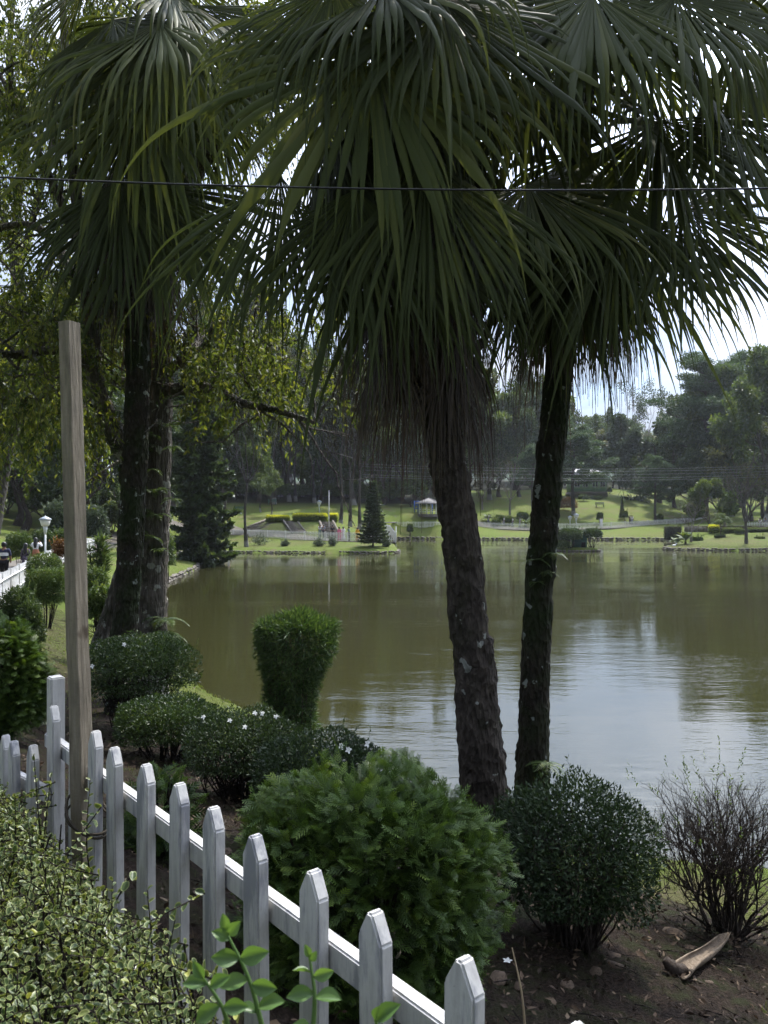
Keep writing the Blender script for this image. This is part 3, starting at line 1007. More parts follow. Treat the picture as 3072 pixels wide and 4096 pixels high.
def far_fence(label, pts, zs, step=0.18, postevery=12, rail_w=0.05):
    poly = np.array(pts, float)
    cum = np.concatenate([[0], np.cumsum(np.hypot(*np.diff(poly, axis=0).T))])
    L = cum[-1]
    t_ = thing('picket_fence', label, 'fence', (0, 0, 0))
    rails = []
    s, k = 0.0, 0
    while s < L:
        c, d, _ = along(poly, s)
        z = float(np.interp(s, cum, zs))
        post = k % postevery == 0
        o = obj('post' if post else 'picket', far_post if post else far_p, 'far_fence_paint', t_)
        o.location = (c[0], c[1], z + (0.5 if post else 0.03))
        o.rotation_euler = (0, 0, math.atan2(d[1], d[0]))
        rails.append((c[0], c[1], z))
        s += step; k += 1
    for zo in (0.28, 0.80):
        mb = MB()
        for a, b in zip(rails[:-1], rails[1:]):
            a, b = np.array(a) + (0, 0, zo), np.array(b) + (0, 0, zo)
            d = norm(b - a); sdv = norm(np.cross(d, (0, 0, 1.0))) * 0.02; up = np.array([0, 0, rail_w / 2])
            off = norm(np.cross(d, (0, 0, 1.0))) * 0.045
            a, b = a + off, b + off
            V = [a - sdv - up, a + sdv - up, a + sdv + up, a - sdv + up, b - sdv - up, b + sdv - up, b + sdv + up, b - sdv + up]
            mb.add(V, np.array([[0, 4, 5, 1], [1, 5, 6, 2], [2, 6, 7, 3], [3, 7, 4, 0]]))
        mb.build('rail', 'far_fence_paint', t_)
    mb = MB()                                        # low kerb under the pickets
    for a, b in zip(rails[:-1], rails[1:]):
        a, b = np.array(a), np.array(b)
        d = norm(b - a); sdv = norm(np.cross(d, (0, 0, 1.0))) * 0.10
        V = [a - sdv - (0, 0, .2), a + sdv - (0, 0, .2), a + sdv + (0, 0, .02), a - sdv + (0, 0, .02), b - sdv - (0, 0, .2), b + sdv - (0, 0, .2), b + sdv + (0, 0, .02), b - sdv + (0, 0, .02)]
        mb.add(V, np.array([[0, 4, 5, 1], [1, 5, 6, 2], [2, 6, 7, 3], [3, 7, 4, 0]]))
    mb.build('kerb', 'path_concrete', t_)
    return t_


k0, k1 = 6, 10
far_fence('white picket fence along the path where three people walk', FENCE[5:10], FZ[5:10] + 0.05, 0.16, 14)
pf = [P(620, 2140, 109), P(760, 2146, 104), P(880, 2150, 100), P(990, 2152, 97), P(1000, 2153, 94), P(1200, 2160, 90), P(1420, 2166, 87), P(1582, 2168, 86)]
far_fence('long white picket fence on the point behind the layered young pine', [(p.x, p.y) for p in pf], [p.z for p in pf], 0.2, 14)
pf = [P(1582, 2168, 86), P(1560, 2135, 97), P(1540, 2128, 103)]
far_fence('short white picket fence turning back at the tip of the point', [(p.x, p.y) for p in pf], [p.z for p in pf], 0.2, 14)
pf = [P(1560, 2112, 123), P(1680, 2112, 122.5), P(1790, 2110, 123)]
far_fence('low pale fence below the small lawn in front of the gazebo', [(p.x, p.y) for p in pf], [p.z for p in pf], 0.24, 12)
pf = [P(1870, 2110, 129), P(2000, 2117, 126), P(2120, 2120, 125), P(2300, 2118, 125.5), P(2443, 2113, 127), P(2560, 2108, 130), P(2700, 2098, 138), P(2830, 2090, 145)]
far_fence('long curving white picket fence at the foot of the lawn hill', [(p.x, p.y) for p in pf], [p.z for p in pf], 0.22, 14)
strip_path('path', np.array([(p.x, p.y + 0.2) for p in pf]), 0.2, 2.4, 0.05, 'path_concrete')
pen_p = np.array([(p.x, p.y) for p in [P(620, 2140, 109), P(760, 2146, 104), P(880, 2150, 100), P(1000, 2153, 95), P(1200, 2160, 90), P(1420, 2166, 87.2), P(1560, 2168, 86.4)]])
strip_path('path', pen_p, 0.2, 2.6, 0.05, 'path_concrete')
pf = [P(2985, 2118, 112), P(3072, 2116, 112), P(3250, 2116, 112)]
far_fence('short white fence beside the picnic seats on the far bank', [(p.x, p.y) for p in pf], [p.z for p in pf], 0.24, 12)
# ------------------------------------------------------------------ fan palms
def fan_leaf(mb, rs, hub, axis, nrm, Rl, nseg=56, spread=230.0, droop=1.0, split=0.46, wid=1.0, K=16, rnd0=0.5, cup=0.25):
    a = norm(np.asarray(axis, float))
    n = np.asarray(nrm, float); n = norm(n - a * (n @ a))
    b = np.cross(n, a)
    th = np.linspace(-R(spread) / 2, R(spread) / 2, nseg) + rs.normal(0, 0.012, nseg)
    d = np.cos(th)[:, None] * a + np.sin(th)[:, None] * b - n[None] * (cup * (1 - np.cos(th))[:, None] * 0.6)
    d = norm(d)
    Ls = Rl * (0.80 + 0.20 * np.cos(th * 0.8)) * (1 + rs.normal(0, 0.09, nseg))
    Ls = Ls * np.where(rs.random(nseg) < 0.22, rs.uniform(1.1, 1.4, nseg), 1.0)
    dth = R(spread) / nseg
    p = np.repeat(np.asarray(hub, float)[None], nseg, 0)
    dro = droop * (1 + rs.normal(0, 0.22, nseg))
    spl = split * (1 + rs.normal(0, 0.06, nseg))
    wsp = 0.5 * dth * Rl * spl * 1.2 * wid
    tw = rs.normal(0, 0.35, nseg)
    rows = []
    down = np.array([0, 0, -1.0])
    for k in range(K + 1):
        s = k / K
        nn = norm(n[None] - d * (d @ n)[:, None])
        sd = np.cross(nn, d)
        # outer parts of the segments twist a little
        ang = tw * max(0, s - 0.5) * 2
        sd = norm(sd * np.cos(ang)[:, None] + nn * np.sin(ang)[:, None])
        w = np.where(s < spl, 0.5 * dth * Ls * s * 1.2 * wid, wsp * np.maximum(0.0, 1 - ((s - spl) / (1 - spl))) ** 1.1)
        w = np.maximum(w, 0.0022)
        lift = w * 0.42
        rows.append(np.stack([p - sd * w[:, None], p + nn * lift[:, None], p + sd * w[:, None]], 1))
        g = dro * np.maximum(0, s - spl * 0.90) ** 0.8 * 0.68 * (13.0 / K)
        d = norm(d + down * g[:, None] + rs.normal(0, 0.012, (nseg, 3)))
        p = p + d * (Ls / K)[:, None]
    V = np.stack(rows, 1)                                   # seg, step, 3, xyz
    ns, nk = V.shape[:2]
    base = (np.arange(ns)[:, None] * nk + np.arange(nk - 1)[None]) * 3
    F = np.concatenate([np.stack([base, base + 1, base + 4, base + 3], -1).reshape(-1, 4), np.stack([base + 1, base + 2, base + 5, base + 4], -1).reshape(-1, 4)])
    rn = np.clip(rnd0 + rs.normal(0, 0.12, ns), 0, 1)
    mb.add(V.reshape(-1, 3), F, rnd=np.repeat(rn, nk * 3))
    return mb


def petiole(mb, frm, hub, r0=0.022, r1=0.012, sag=0.10, rnd=0.6):
    f, h = np.asarray(frm, float), np.asarray(hub, float)
    mid = (f + h) / 2 + np.array([0, 0, sag])
    pts = smooth_path([f, mid, h], 5)
    V, F = tube(pts, np.linspace(r0, r1, len(pts)), 6, False)
    mb.add(V, F, rnd=rnd)


def palm_trunk(name, pts, rads, mat, parent, seed):
    rs = np.random.default_rng(seed)
    pa = smooth_path(pts, 26)
    n = len(pa)
    rad = np.interp(np.linspace(0, 1, n), np.linspace(0, 1, len(rads)), rads)
    k = 30
    V, F = tube(pa, rad, k, False)
    V = V.reshape(n, k, 3)
    c = pa[:, None]
    # leaf scars: irregular rings and vertical flakes
    ring = 0.030 * (((np.arange(n) * 0.31 + rs.normal(0, .12, n)) % 1.0) - 0.5)
    flare = 0.30 * np.exp(-np.arange(n) / 14.0)
    low = np.repeat(np.repeat(rs.normal(0, 0.055, (n // 5 + 1, k // 3)), 5, 0)[:n], 3, 1)
    crack = -0.05 * (rs.random((n // 9 + 1, k)) < 0.2).repeat(9, 0)[:n]
    f = 1 + ring[:, None] + flare[:, None] * 0.6 + low + crack + rs.normal(0, 0.028, (n, k))
    V = c + (V - c) * f[..., None]
    return obj('trunk', raw_mesh(name, V.reshape(-1, 3), F, None, True), mat, parent)


def palm(label, base, pts, rads, mat, crown, seed, fill, skirt, manual, petl=(0.75, 1.15), Rr=(1.25, 1.55), skirt_z=(0.5, 1.9), xs=0.72):
    t_ = thing('fan_palm', label, 'palm tree', (0, 0, 0), 0, 'fan palms')
    rs = np.random.default_rng(seed)
    palm_trunk('palm_trunk', pts, rads, mat, t_, seed)
    C = np.array(crown, float)
    # living crown
    for i in range(fill):
        az = i * 2.399 + rs.normal(0, 0.25)
        el = R(75) - R(118) * ((i + 0.5) / fill) ** 0.8 + rs.normal(0, 0.08)
        d = np.array([math.cos(az) * math.cos(el), math.sin(az) * math.cos(el), math.sin(el)])
        hub = C + d * rs.uniform(*petl) * np.array([xs, 1, 1]) + np.array([0, 0, -0.12])
        ax = norm(d * np.array([xs, 1, 1]) + np.array([0, 0, -0.8 - 0.5 * rs.random()]))
        nr = np.array([d[0], d[1], 0.75]) if el < 0.6 else np.array([d[0] * 0.3, d[1] * 0.3, 1.0])
        mb = MB()
        petiole(mb, C + d * 0.1, hub)
        fan_leaf(mb, rs, hub, ax, nr, rs.uniform(*Rr), 56, rs.uniform(150, 210), rs.uniform(1.7, 2.6), rs.uniform(0.46, 0.56), rnd0=rs.uniform(0.25, 0.6))
        mb.build('leaf', 'leaf_palm', t_)
    # hanging skirt, dead towards the bottom
    pa = smooth_path(pts, 10)
    for i in range(skirt):
        f = (i + rs.random()) / skirt
        az = i * 2.399 + rs.normal(0, 0.3)
        zc = C[2] - skirt_z[0] - (skirt_z[1] - skirt_z[0]) * f
        j = int(np.argmin(np.abs(pa[:, 2] - zc)))
        c = pa[j]
        d = np.array([math.cos(az), math.sin(az), 0])
        hub = c + d * rs.uniform(0.32, 0.80) * (1.15 - 0.55 * f) + np.array([0, 0, -0.25])
        ax = norm(np.array([d[0] * 0.25, d[1] * 0.25, -1.0]))
        mb = MB()
        petiole(mb, c + np.array([0, 0, 0.05]) + d * 0.12, hub, 0.02, 0.012, 0.08)
        dead = f > 0.42 + rs.normal(0, 0.08)
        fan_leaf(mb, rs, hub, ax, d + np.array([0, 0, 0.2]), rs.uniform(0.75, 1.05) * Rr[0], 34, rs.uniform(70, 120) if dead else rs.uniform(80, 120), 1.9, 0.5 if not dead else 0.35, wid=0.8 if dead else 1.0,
                 rnd0=rs.uniform(0.0, 0.4), cup=0.8)  # older leaves, toned darker to paint in shade from the crown above
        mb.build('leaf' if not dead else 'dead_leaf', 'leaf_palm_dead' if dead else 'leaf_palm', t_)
    for (px, py, D, ax, nr, Rl, sp, dr, rn) in manual:
        hub = np.array(P(px, py, D))
        mb = MB()
        petiole(mb, C + (hub - C) * 0.08, hub, 0.026, 0.014, 0.18, rn + 0.15)
        fan_leaf(mb, rs, hub, ax, nr, Rl * 1.06, 60, sp, dr * 1.55, 0.60 if dr < 1.6 else 0.46, rnd0=rn, K=18)
        mb.build('leaf', 'leaf_palm', t_)
    return t_


# centre palm, leaning trunk with a brown skirt
D = 7.0
tp = [P(1968, 3420, D + .1), P(1930, 3060, D), P(1890, 2600, D), P(1835, 2100, D), P(1778, 1780, D), P(1715, 1450, D), P(1640, 950, D), P(1590, 400, D), P(1570, 0, D)]
palm('leaning fan palm with lichen-spotted brown trunk and a thick brown skirt of dead leaves', None, tp, [0.235, 0.20, 0.18, 0.165, 0.165, 0.17, 0.17, 0.16, 0.15], 'bark_palm', P(1590, 120, D), 31, 12, 68,
     [(1482, 190, 5.75, (-0.02, -0.16, -1), (0, -1, 0.15), 1.50, 215, 0.8, 0.62),
      (1120, 700, 6.2, (-0.26, -0.15, -1), (-0.2, -1, 0.2), 1.35, 100, 0.8, 0.35),
      (1700, 640, 6.0, (0.25, -0.15, -1), (0.2, -1, 0.2), 1.5, 105, 0.9, 0.4),
      (1420, 760, 6.0, (-0.1, -0.12, -1), (0, -1, 0.2), 1.35, 115, 1.0, 0.42),
      (1330, -60, 5.9, (-0.2, -0.2, -0.9), (-0.1, -1, 0.3), 1.35, 130, 1.7, 0.45),
      (1760, 0, 5.9, (0.4, -0.25, -0.9), (0.2, -1, 0.4), 1.3, 190, 1.2, 0.4),
      (1600, 900, 6.25, (0.12, -0.1, -1), (0.1, -1, 0.1), 1.3, 120, 1.0, 0.32)],
     petl=(0.8, 1.25), Rr=(1.2, 1.45), skirt_z=(0.5, 2.85), xs=0.42)

# slimmer palm behind it to the right
D = 8.0
tp = [P(2110, 3420, D), P(2128, 3100, D), P(2140, 2700, D), P(2165, 2250, D), P(2200, 1850, D), P(2240, 1450, D), P(2275, 1000, D), P(2310, 500, D), P(2330, 150, D)]
palm('upright fan palm with slender moss-dark trunk and broad drooping fans against the sky', None, tp, [0.20, 0.165, 0.15, 0.145, 0.14, 0.14, 0.145, 0.145, 0.14], 'bark_palm_mossy', P(2330, 150, D), 47, 14, 36,
     [(2110, 735, 6.9, (0.55, -0.3, -0.62), (-0.1, -0.7, 0.9), 1.35, 200, 1.0, 0.6),
      (2480, 800, 7.0, (0.2, -0.1, -1), (0.1, -1, 0.2), 1.55, 115, 0.6, 0.45),
      (2730, 840, 7.2, (0.62, -0.1, -0.65), (0.1, -0.9, 0.5), 1.25, 190, 0.75, 0.3),
      (2370, -30, 6.4, (0.03, -0.35, -0.7), (0, -0.9, 0.6), 1.65, 220, 2.2, 0.55), (2130, -60, 6.6, (-0.3, -0.3, -0.6), (0, -0.9, 0.6), 1.5, 200, 2.2, 0.45),
      (2700, -20, 6.5, (0.4, -0.3, -0.6), (0.1, -0.9, 0.6), 1.6, 220, 2.0, 0.5),
      (2950, 120, 7.6, (0.9, 0.1, 0.1), (0, -1, 0.3), 1.5, 240, 0.5, 0.35),
      (2080, 330, 7.2, (-0.3, -0.2, -0.9), (-0.1, -1, 0.3), 1.25, 180, 1.0, 0.4),
      (2640, 480, 7.3, (0.35, -0.2, -0.9), (0.1, -1, 0.3), 1.5, 170, 0.9, 0.42),
      (2900, 420, 7.6, (0.7, -0.1, -0.5), (0.1, -0.9, 0.5), 1.5, 200, 1.0, 0.38),
      (2240, 900, 7.3, (-0.1, -0.1, -1), (0, -1, 0.2), 1.35, 120, 0.9, 0.35),
      (2330, 1000, 7.2, (0.1, -0.1, -1), (0, -1, 0.2), 1.1, 120, 0.9, 0.3),
      (2080, 980, 7.4, (-0.15, -0.1, -1), (0, -1, 0.2), 1.2, 110, 0.9, 0.3)],
     petl=(0.85, 1.5), Rr=(1.2, 1.5), skirt_z=(1.3, 2.6))

# third palm farther left along the bank
D = 11.6
tp = [P(478, 2900, D), P(500, 2500, D), P(520, 2200, D), P(540, 1800, D), P(552, 1400, D), P(566, 1000, D), P(590, 500, D), P(615, 100, D)]
palm('fan palm with dark ferny trunk rising beside the whitewashed big tree', None, tp, [0.20, 0.19, 0.185, 0.18, 0.18, 0.18, 0.175, 0.165], 'bark_palm_mossy', P(620, 130, D), 63, 10, 28,
     [(640, 90, 10.1, (-0.62, -0.2, -0.5), (-0.2, -0.75, 0.8), 2.3, 190, 1.9, 0.6),
      (700, 110, 10.1, (0.25, -0.2, -0.95), (0.2, -0.9, 0.5), 2.0, 150, 1.2, 0.45),
      (560, 330, 10.2, (-0.25, -0.15, -1), (-0.1, -1, 0.3), 2.1, 150, 1.0, 0.5),
      (600, 740, 10.6, (0.1, -0.1, -1), (0, -1, 0.15), 2.05, 170, 0.5, 0.2),
      (480, 720, 10.5, (-0.25, -0.1, -1), (-0.1, -1, 0.2), 1.7, 110, 0.9, 0.3),
      (760, 20, 11.0, (0.4, -0.1, -0.8), (0.1, -0.9, 0.6), 1.9, 170, 1.4, 0.3)],
     petl=(1.0, 1.5), Rr=(1.6, 2.0), skirt_z=(1.4, 3.3))


# ------------------------------------------------------------------ trees
def limb(mb, pts, rads, k=10, seed=0, wob=0.05, m=8):
    rs = np.random.default_rng(seed)
    pa = smooth_path(pts, m)
    rad = np.interp(np.linspace(0, 1, len(pa)), np.linspace(0, 1, len(rads)), rads)
    mb.tube(pa, rad, k, True, wob, rs)
    return pa


def grow(rs, mb, p, d, L, r, depth, tips, up=0.05, spread=0.75, nch=(3, 4), wander=0.16, kmin=4, taper=0.55, along_tips=True):
    n = 5
    pts = [np.array(p, float)]
    d = norm(np.array(d, float))
    dirs = [d]
    for i in range(n):
        d = norm(d + rs.normal(0, wander, 3) + np.array([0, 0, up]))
        pts.append(pts[-1] + d * L / n)
        dirs.append(d)
    mb.tube(pts, np.linspace(r, r * taper, n + 1), max(kmin, 4 + depth), False)
    if depth == 0:
        tips.append((pts[-1], dirs[-1]))
        if along_tips:
            tips.append((pts[3], dirs[3]))
        return
    for c in range(rs.integers(nch[0], nch[1] + 1)):
        j = n if c == 0 else rs.integers(2, n + 1)
        q = dirs[j]
        side = norm(np.cross(q, rs.normal(0, 1, 3)))
        nd = norm(q + side * spread * rs.uniform(0.7, 1.2))
        grow(rs, mb, pts[j], nd, L * rs.uniform(0.58, 0.8), r * taper * rs.uniform(0.7, 0.95), depth - 1, tips, up, spread, nch, wander, kmin, taper, along_tips)


def clump(rs, mb, c, rad, n, L, W, tpl='diamond', flat=0.8, hang=0.0, tone=0.0, outward=0.6):
    """a ball of leaves; the upper outer ones are lighter kinds of green by chance only"""
    d = rdir(rs, n)
    q = rs.random(n) ** 0.45
    pts = c + d * q[:, None] * rad * np.array([1, 1, flat])
    ax = norm(d * outward + rdir(rs, n) * 0.8 + np.array([0, 0, -hang]))
    nr = norm(rdir(rs, n) * 0.9 + np.array([0, 0, 0.8]))
    leaves(mb, rs, pts, ax, nr, rs.uniform(0.7, 1.25, n) * L, rs.uniform(0.7, 1.25, n) * W, tpl, rnd=rs.normal(0.42 + tone, 0.22, n))


def broad_tree(seed, h, crown_w, trunk_r, n_leaf, Lf, fork=0.35, depth=3, clumpr=1.0, lean=0.0, up=0.06, spread=0.75, flat=0.75):
    rs = np.random.default_rng(seed)
    tb, lb = MB(), MB()
    tips = []
    top = np.array([lean * h * fork, 0, h * fork])
    limb(tb, [(0, 0, -0.4), (0.02 * h * rs.normal(), 0.02 * h * rs.normal(), h * fork * 0.5), top], [trunk_r * 1.25, trunk_r, trunk_r * 0.8], 9, seed, 0.05, 6)
    nl = rs.integers(4, 6)
    for i in range(nl):
        az = i * 2 * math.pi / nl + rs.normal(0, 0.3)
        el = rs.uniform(0.5, 1.15) if i else 1.4
        d = (math.cos(az) * math.cos(el), math.sin(az) * math.cos(el), math.sin(el))
        grow(rs, tb, top, d, h * (1 - fork) * rs.uniform(0.42, 0.52), trunk_r * 0.55, depth, tips, up, spread, (2, 3), 0.14)
    tips = tips if len(tips) < 240 else [tips[i] for i in rs.permutation(len(tips))[:240]]
    pts = np.array([t_[0] for t_ in tips])
    # bring the crown to the wanted width and height
    for (p, d) in tips:
        clump(rs, lb, p, clumpr * rs.uniform(0.7, 1.2), max(8, n_leaf // len(tips)), Lf, Lf * 0.6, 'diamond', flat, 0.1, rs.normal(0, 0.13))
    V = np.concatenate(lb.V)
    w = np.percentile(np.abs(V[:, :2] - np.median(V[:, :2], 0)), 97); zt = np.percentile(V[:, 2], 99.5)
    sx, sz = crown_w / 2 / w, h / zt
    return tb, lb, sx, sz


def finish_tree(proto, barkm, leafm, tb, lb, sx, sz):
    """meshes for a kind of tree (scaled so that the crown has its size)"""
    out_ = []
    for mb, nm in ((tb, 'trunk'), (lb, 'crown')):
        for i, v in enumerate(mb.V):
            f = np.clip(v[:, 2:3] / 3.0, 0, 1) if nm == 'trunk' else 1.0
            s = 1 + (sx - 1) * f
            mb.V[i] = np.concatenate([v[:, :2] * s, v[:, 2:3] * sz], 1)
        me = mb.mesh(nm, nm == 'trunk')
        me.materials.append(MATS[barkm if nm == 'trunk' else leafm])
        out_.append(me)
    PROTO[proto] = out_


PROTO = {}
for nm, seed, bark, leaf, kw in (
        ('broad_a', 101, 'bark_washed', 'leaf_mid', dict(h=16, crown_w=11, trunk_r=0.33, n_leaf=22000, Lf=0.50, clumpr=1.25)),
        ('broad_b', 102, 'bark_brown', 'leaf_dark', dict(h=18, crown_w=12, trunk_r=0.36, n_leaf=24000, Lf=0.52, clumpr=1.4, fork=0.22)),
        ('broad_c', 103, 'bark_washed', 'leaf_olive', dict(h=17, crown_w=11, trunk_r=0.3, n_leaf=21000, Lf=0.48, clumpr=1.2, fork=0.34)),
        ('round', 104, 'bark_brown', 'leaf_silver', dict(h=12, crown_w=13, trunk_r=0.3, n_leaf=26000, Lf=0.46, clumpr=1.05, fork=0.16, up=0.0, spread=0.85, flat=0.7)),
        ('tall', 105, 'bark_washed', 'leaf_olive', dict(h=22, crown_w=8.5, trunk_r=0.32, n_leaf=20000, Lf=0.46, clumpr=1.1, fork=0.42, up=0.12, spread=0.6)),
        ('low', 106, 'bark_brown', 'leaf_mid', dict(h=6, crown_w=6.5, trunk_r=0.14, n_leaf=15000, Lf=0.34, clumpr=0.8, fork=0.10, depth=2)),
        ('small', 107, 'bark_washed', 'leaf_mid', dict(h=7, crown_w=4, trunk_r=0.10, n_leaf=5000, Lf=0.22, clumpr=0.5, fork=0.35, depth=2)),
        ('wispy', 108, 'bark_pale', 'leaf_silver', dict(h=16, crown_w=7, trunk_r=0.16, n_leaf=2600, Lf=0.30, clumpr=0.8, fork=0.35, up=0.15, spread=0.5))):
    tb, lb, sx, sz = broad_tree(seed, **kw)
    finish_tree(nm, bark, leaf, tb, lb, sx, sz)


def pine_tree(nm, seed, h, w, r, leafm, barkm, tiers=11, start=0.38, tuft=1.0):
    rs = np.random.default_rng(seed)
    tb, lb = MB(), MB()
    limb(tb, [(0, 0, -0.4), (0.2, 0.1, h * 0.35), (-0.15, 0.1, h * 0.7), (0.1, 0, h * 0.97)], [r * 1.2, r, r * 0.6, r * 0.15], 9, seed, 0.05, 6)
    for i in range(tiers):
        f = start + (1 - start) * (i + 0.3) / tiers
        nb = rs.integers(3, 5)
        for b in range(nb):
            az = rs.uniform(0, 2 * math.pi)
            prof = (1 - ((f - start) / (1 - start)) ** 1.6) * 0.75 + 0.3
            L = w / 2 * prof * rs.uniform(0.65, 1.1)
            c = np.array([0, 0, h * f])
            dirv = np.array([math.cos(az), math.sin(az), 0.0])
            e = c + dirv * L + np.array([0, 0, L * rs.uniform(0.12, 0.4)])
            tb.tube(smooth_path([c, c + dirv * L * 0.5 + np.array([0, 0, L * 0.05]), e], 4), np.linspace(r * 0.28, 0.03, 9), 5, False)
            for q in np.linspace(0.35, 1.0, 5):
                pc = c + (e - c) * q + rs.normal(0, 0.35, 3)
                n = 260
                d = rdir(rs, n)
                d[:, 2] = np.abs(d[:, 2]) * 0.8 + 0.1
                pts = pc + rdir(rs, n) * (rs.random(n) ** 0.5)[:, None] * np.array([0.95, 0.95, 0.38]) * tuft
                leaves(lb, rs, pts, d, rdir(rs, n), rs.uniform(0.30, 0.55, n), rs.uniform(0.08, 0.15, n), 'diamond', rnd=rs.normal(0.42, 0.22, n) + rs.normal(0, 0.1))
    finish_tree(nm, barkm, leafm, tb, lb, 1.0, 1.0)


pine_tree('pine', 201, 16, 13, 0.32, 'leaf_pine', 'bark_washed', 10, 0.34, 1.25)
pine_tree('pine_b', 202, 21, 15, 0.36, 'leaf_pine', 'bark_brown', 11, 0.36, 1.45)


def conifer(nm, seed, h, w, r, leafm, n_per=46, tiers=26, droop=0.25, start=0.05, dense=1.0, Lf=0.3, bark='bark_brown', wf=0.28, pw=0.85, vr=0.18):
    """layered conifer: rings of boughs getting shorter to the top"""
    rs = np.random.default_rng(seed)
    tb, lb = MB(), MB()
    tb.tube([(0, 0, -0.3), (0, 0, h * 0.5), (0, 0, h)], [r, r * 0.6, 0.02], 8, False)
    for i in range(tiers):
        f = start + (1 - start) * i / tiers
        L = w / 2 * (1 - f) ** pw * rs.uniform(0.88, 1.06) + 0.08
        nb = 7
        a0 = rs.uniform(0, 6)
        for b in range(nb):
            az = a0 + b * 2 * math.pi / nb + rs.normal(0, 0.12)
            Lb = L * rs.uniform(1 - vr, 1 + vr * 0.5)
            dv = np.array([math.cos(az), math.sin(az), 0])
            c = np.array([0, 0, h * f])
            e = c + dv * Lb + np.array([0, 0, -droop * Lb * 0.6])
            mid = c + dv * Lb * 0.55 + np.array([0, 0, -droop * Lb * 0.5])
            tip = e + np.array([0, 0, 0.10 * Lb])
            pa = smooth_path([c, mid, tip], 5)
            tb.tube(pa, np.linspace(0.035 * h / 8, 0.01, len(pa)), 4, False)
            n = int(n_per * dense * (0.35 + Lb / (w / 2)))
            s = rs.uniform(0.12, 1, n)
            j = s * (len(pa) - 1)
            pt = pa[np.floor(j).astype(int).clip(0, len(pa) - 2)] * (1 - (j % 1))[:, None] + pa[(np.floor(j).astype(int) + 1).clip(0, len(pa) - 1)] * (j % 1)[:, None]
            side = np.cross(dv, (0, 0, 1.0)) * rs.choice([-1, 1], n)[:, None]
            ax = norm(dv * 0.6 + side * rs.uniform(0.3, 1, n)[:, None] + np.array([0, 0, 0.15]) + rs.normal(0, 0.2, (n, 3)))
            leaves(lb, rs, pt, ax, np.array([0, 0, 1.0]) + rs.normal(0, 0.35, (n, 3)), Lf * (1.1 - 0.5 * s) * rs.uniform(0.7, 1.2, n), Lf * wf * rs.uniform(0.7, 1.2, n), 'diamond', rnd=rs.normal(0.4, 0.2, n))
    finish_tree(nm, bark, leafm, tb, lb, 1.0, 1.0)


conifer('layered', 301, 6.6, 4.6, 0.14, 'leaf_dark', 90, 19, 0.12, 0.10, 1.0, 0.55, wf=0.42)
conifer('dark_conifer', 302, 15, 8.5, 0.3, 'leaf_dark', 170, 34, 0.6, 0.0, 1.0, 0.9, wf=0.45, pw=0.35, vr=0.55)


def bare_tree(nm, seed, h, w, r, bark, depth=4):
    rs = np.random.default_rng(seed)
    tb = MB(); lb = MB(); tips = []
    limb(tb, [(0, 0, -0.3), (0.1, 0, h * 0.15), (0.0, 0.1, h * 0.3)], [r * 1.2, r, r * 0.85], 8, seed, 0.05, 5)
    for i in range(5):
        az = i * 1.257 + rs.normal(0, 0.3); el = rs.uniform(0.5, 1.2)
        grow(rs, tb, (0, 0.1, h * rs.uniform(0.22, 0.3)), (math.cos(az) * math.cos(el), math.sin(az) * math.cos(el), math.sin(el)), h * 0.36, r * 0.5, depth, tips, 0.05, 0.65, (3, 3), 0.13, 3, 0.6)
    V = np.concatenate(tb.V)
    sx = w / 2 / np.percentile(np.abs(V[:, :2]), 98); sz = h / np.percentile(V[:, 2], 99.5)
    pts = np.array([t_[0] for t_ in tips])
    pick = rs.permutation(len(pts))[:260]
    leaves(lb, rs, pts[pick], rdir(rs, len(pick)), rdir(rs, len(pick)), 0.22, 0.10)
    finish_tree(nm, bark, 'leaf_olive', tb, lb, sx, sz)


bare_tree('bare', 401, 8, 7, 0.16, 'bark_pale')
bare_tree('bare_b', 402, 9, 7.5, 0.22, 'bark_grey')

TR = random.Random(77)


def plant_tree(kind, name, label, px, D, h=None, w=None, ref=(1, 1), group=None, base=None, rz=None, sink=0.1, cat='tree'):
    """stand a tree at image column px and distance D; h and w in metres"""
    x = (px - 1536) / FPX * D
    z = gz(x, D) - sink if base is None else base
    rt = thing(name, label, cat, (x, D, z), TR.uniform(0, 6.28) if rz is None else rz, group)
    tm, cm = PROTO[kind]
    obj('trunk', tm, None, rt)
    obj('crown', cm, None, rt)
    hh = max(v.co.z for v in tm.vertices) if False else HT[kind]
    sz = (h / hh[0]) if h else 1.0
    sx = (w / hh[1]) if w else sz
    rt.scale = (sx, sx, sz)
    return rt


HT = dict(broad_a=(16, 11), broad_b=(18, 12), broad_c=(17, 11), round=(12, 13), tall=(22, 8.5), low=(6, 6.5), small=(7, 4), wispy=(16, 7), pine=(16, 13), pine_b=(21, 15), layered=(6.6, 4.6), dark_conifer=(15, 8.5), bare=(8, 7), bare_b=(9, 7.5))


def top_h(px, py, D):
    x = (px - 1536) / FPX * D
    return (CZ - (py - 2048) / FPX * D) - gz(x, D)


G1 = 'trees of the wood above the far lawn'
G2 = 'trees of the wood on the shaded slope by the path'
G3 = 'trees covering the far hillside'
LB = {'broad_a': 'mid green leafy tree', 'broad_b': 'dark green leafy tree', 'broad_c': 'olive leafy tree', 'tall': 'tall slender tree with thin crown', 'round': 'dense rounded grey-green tree', 'pine': 'clumpy pine', 'pine_b': 'big clumpy pine', 'wispy': 'thin wispy tree'}
NMS = {'pine': 'pine_tree', 'pine_b': 'pine_tree', 'round': 'rounded_tree', 'tall': 'slender_tree', 'wispy': 'wispy_tree'}


def wood(kind, px, py_top, D, place, group, w=None):
    h = top_h(px, py_top, D)
    return plant_tree(kind, NMS.get(kind, 'leafy_tree'), LB[kind] + ' ' + place, px, D, h, w, group=group)


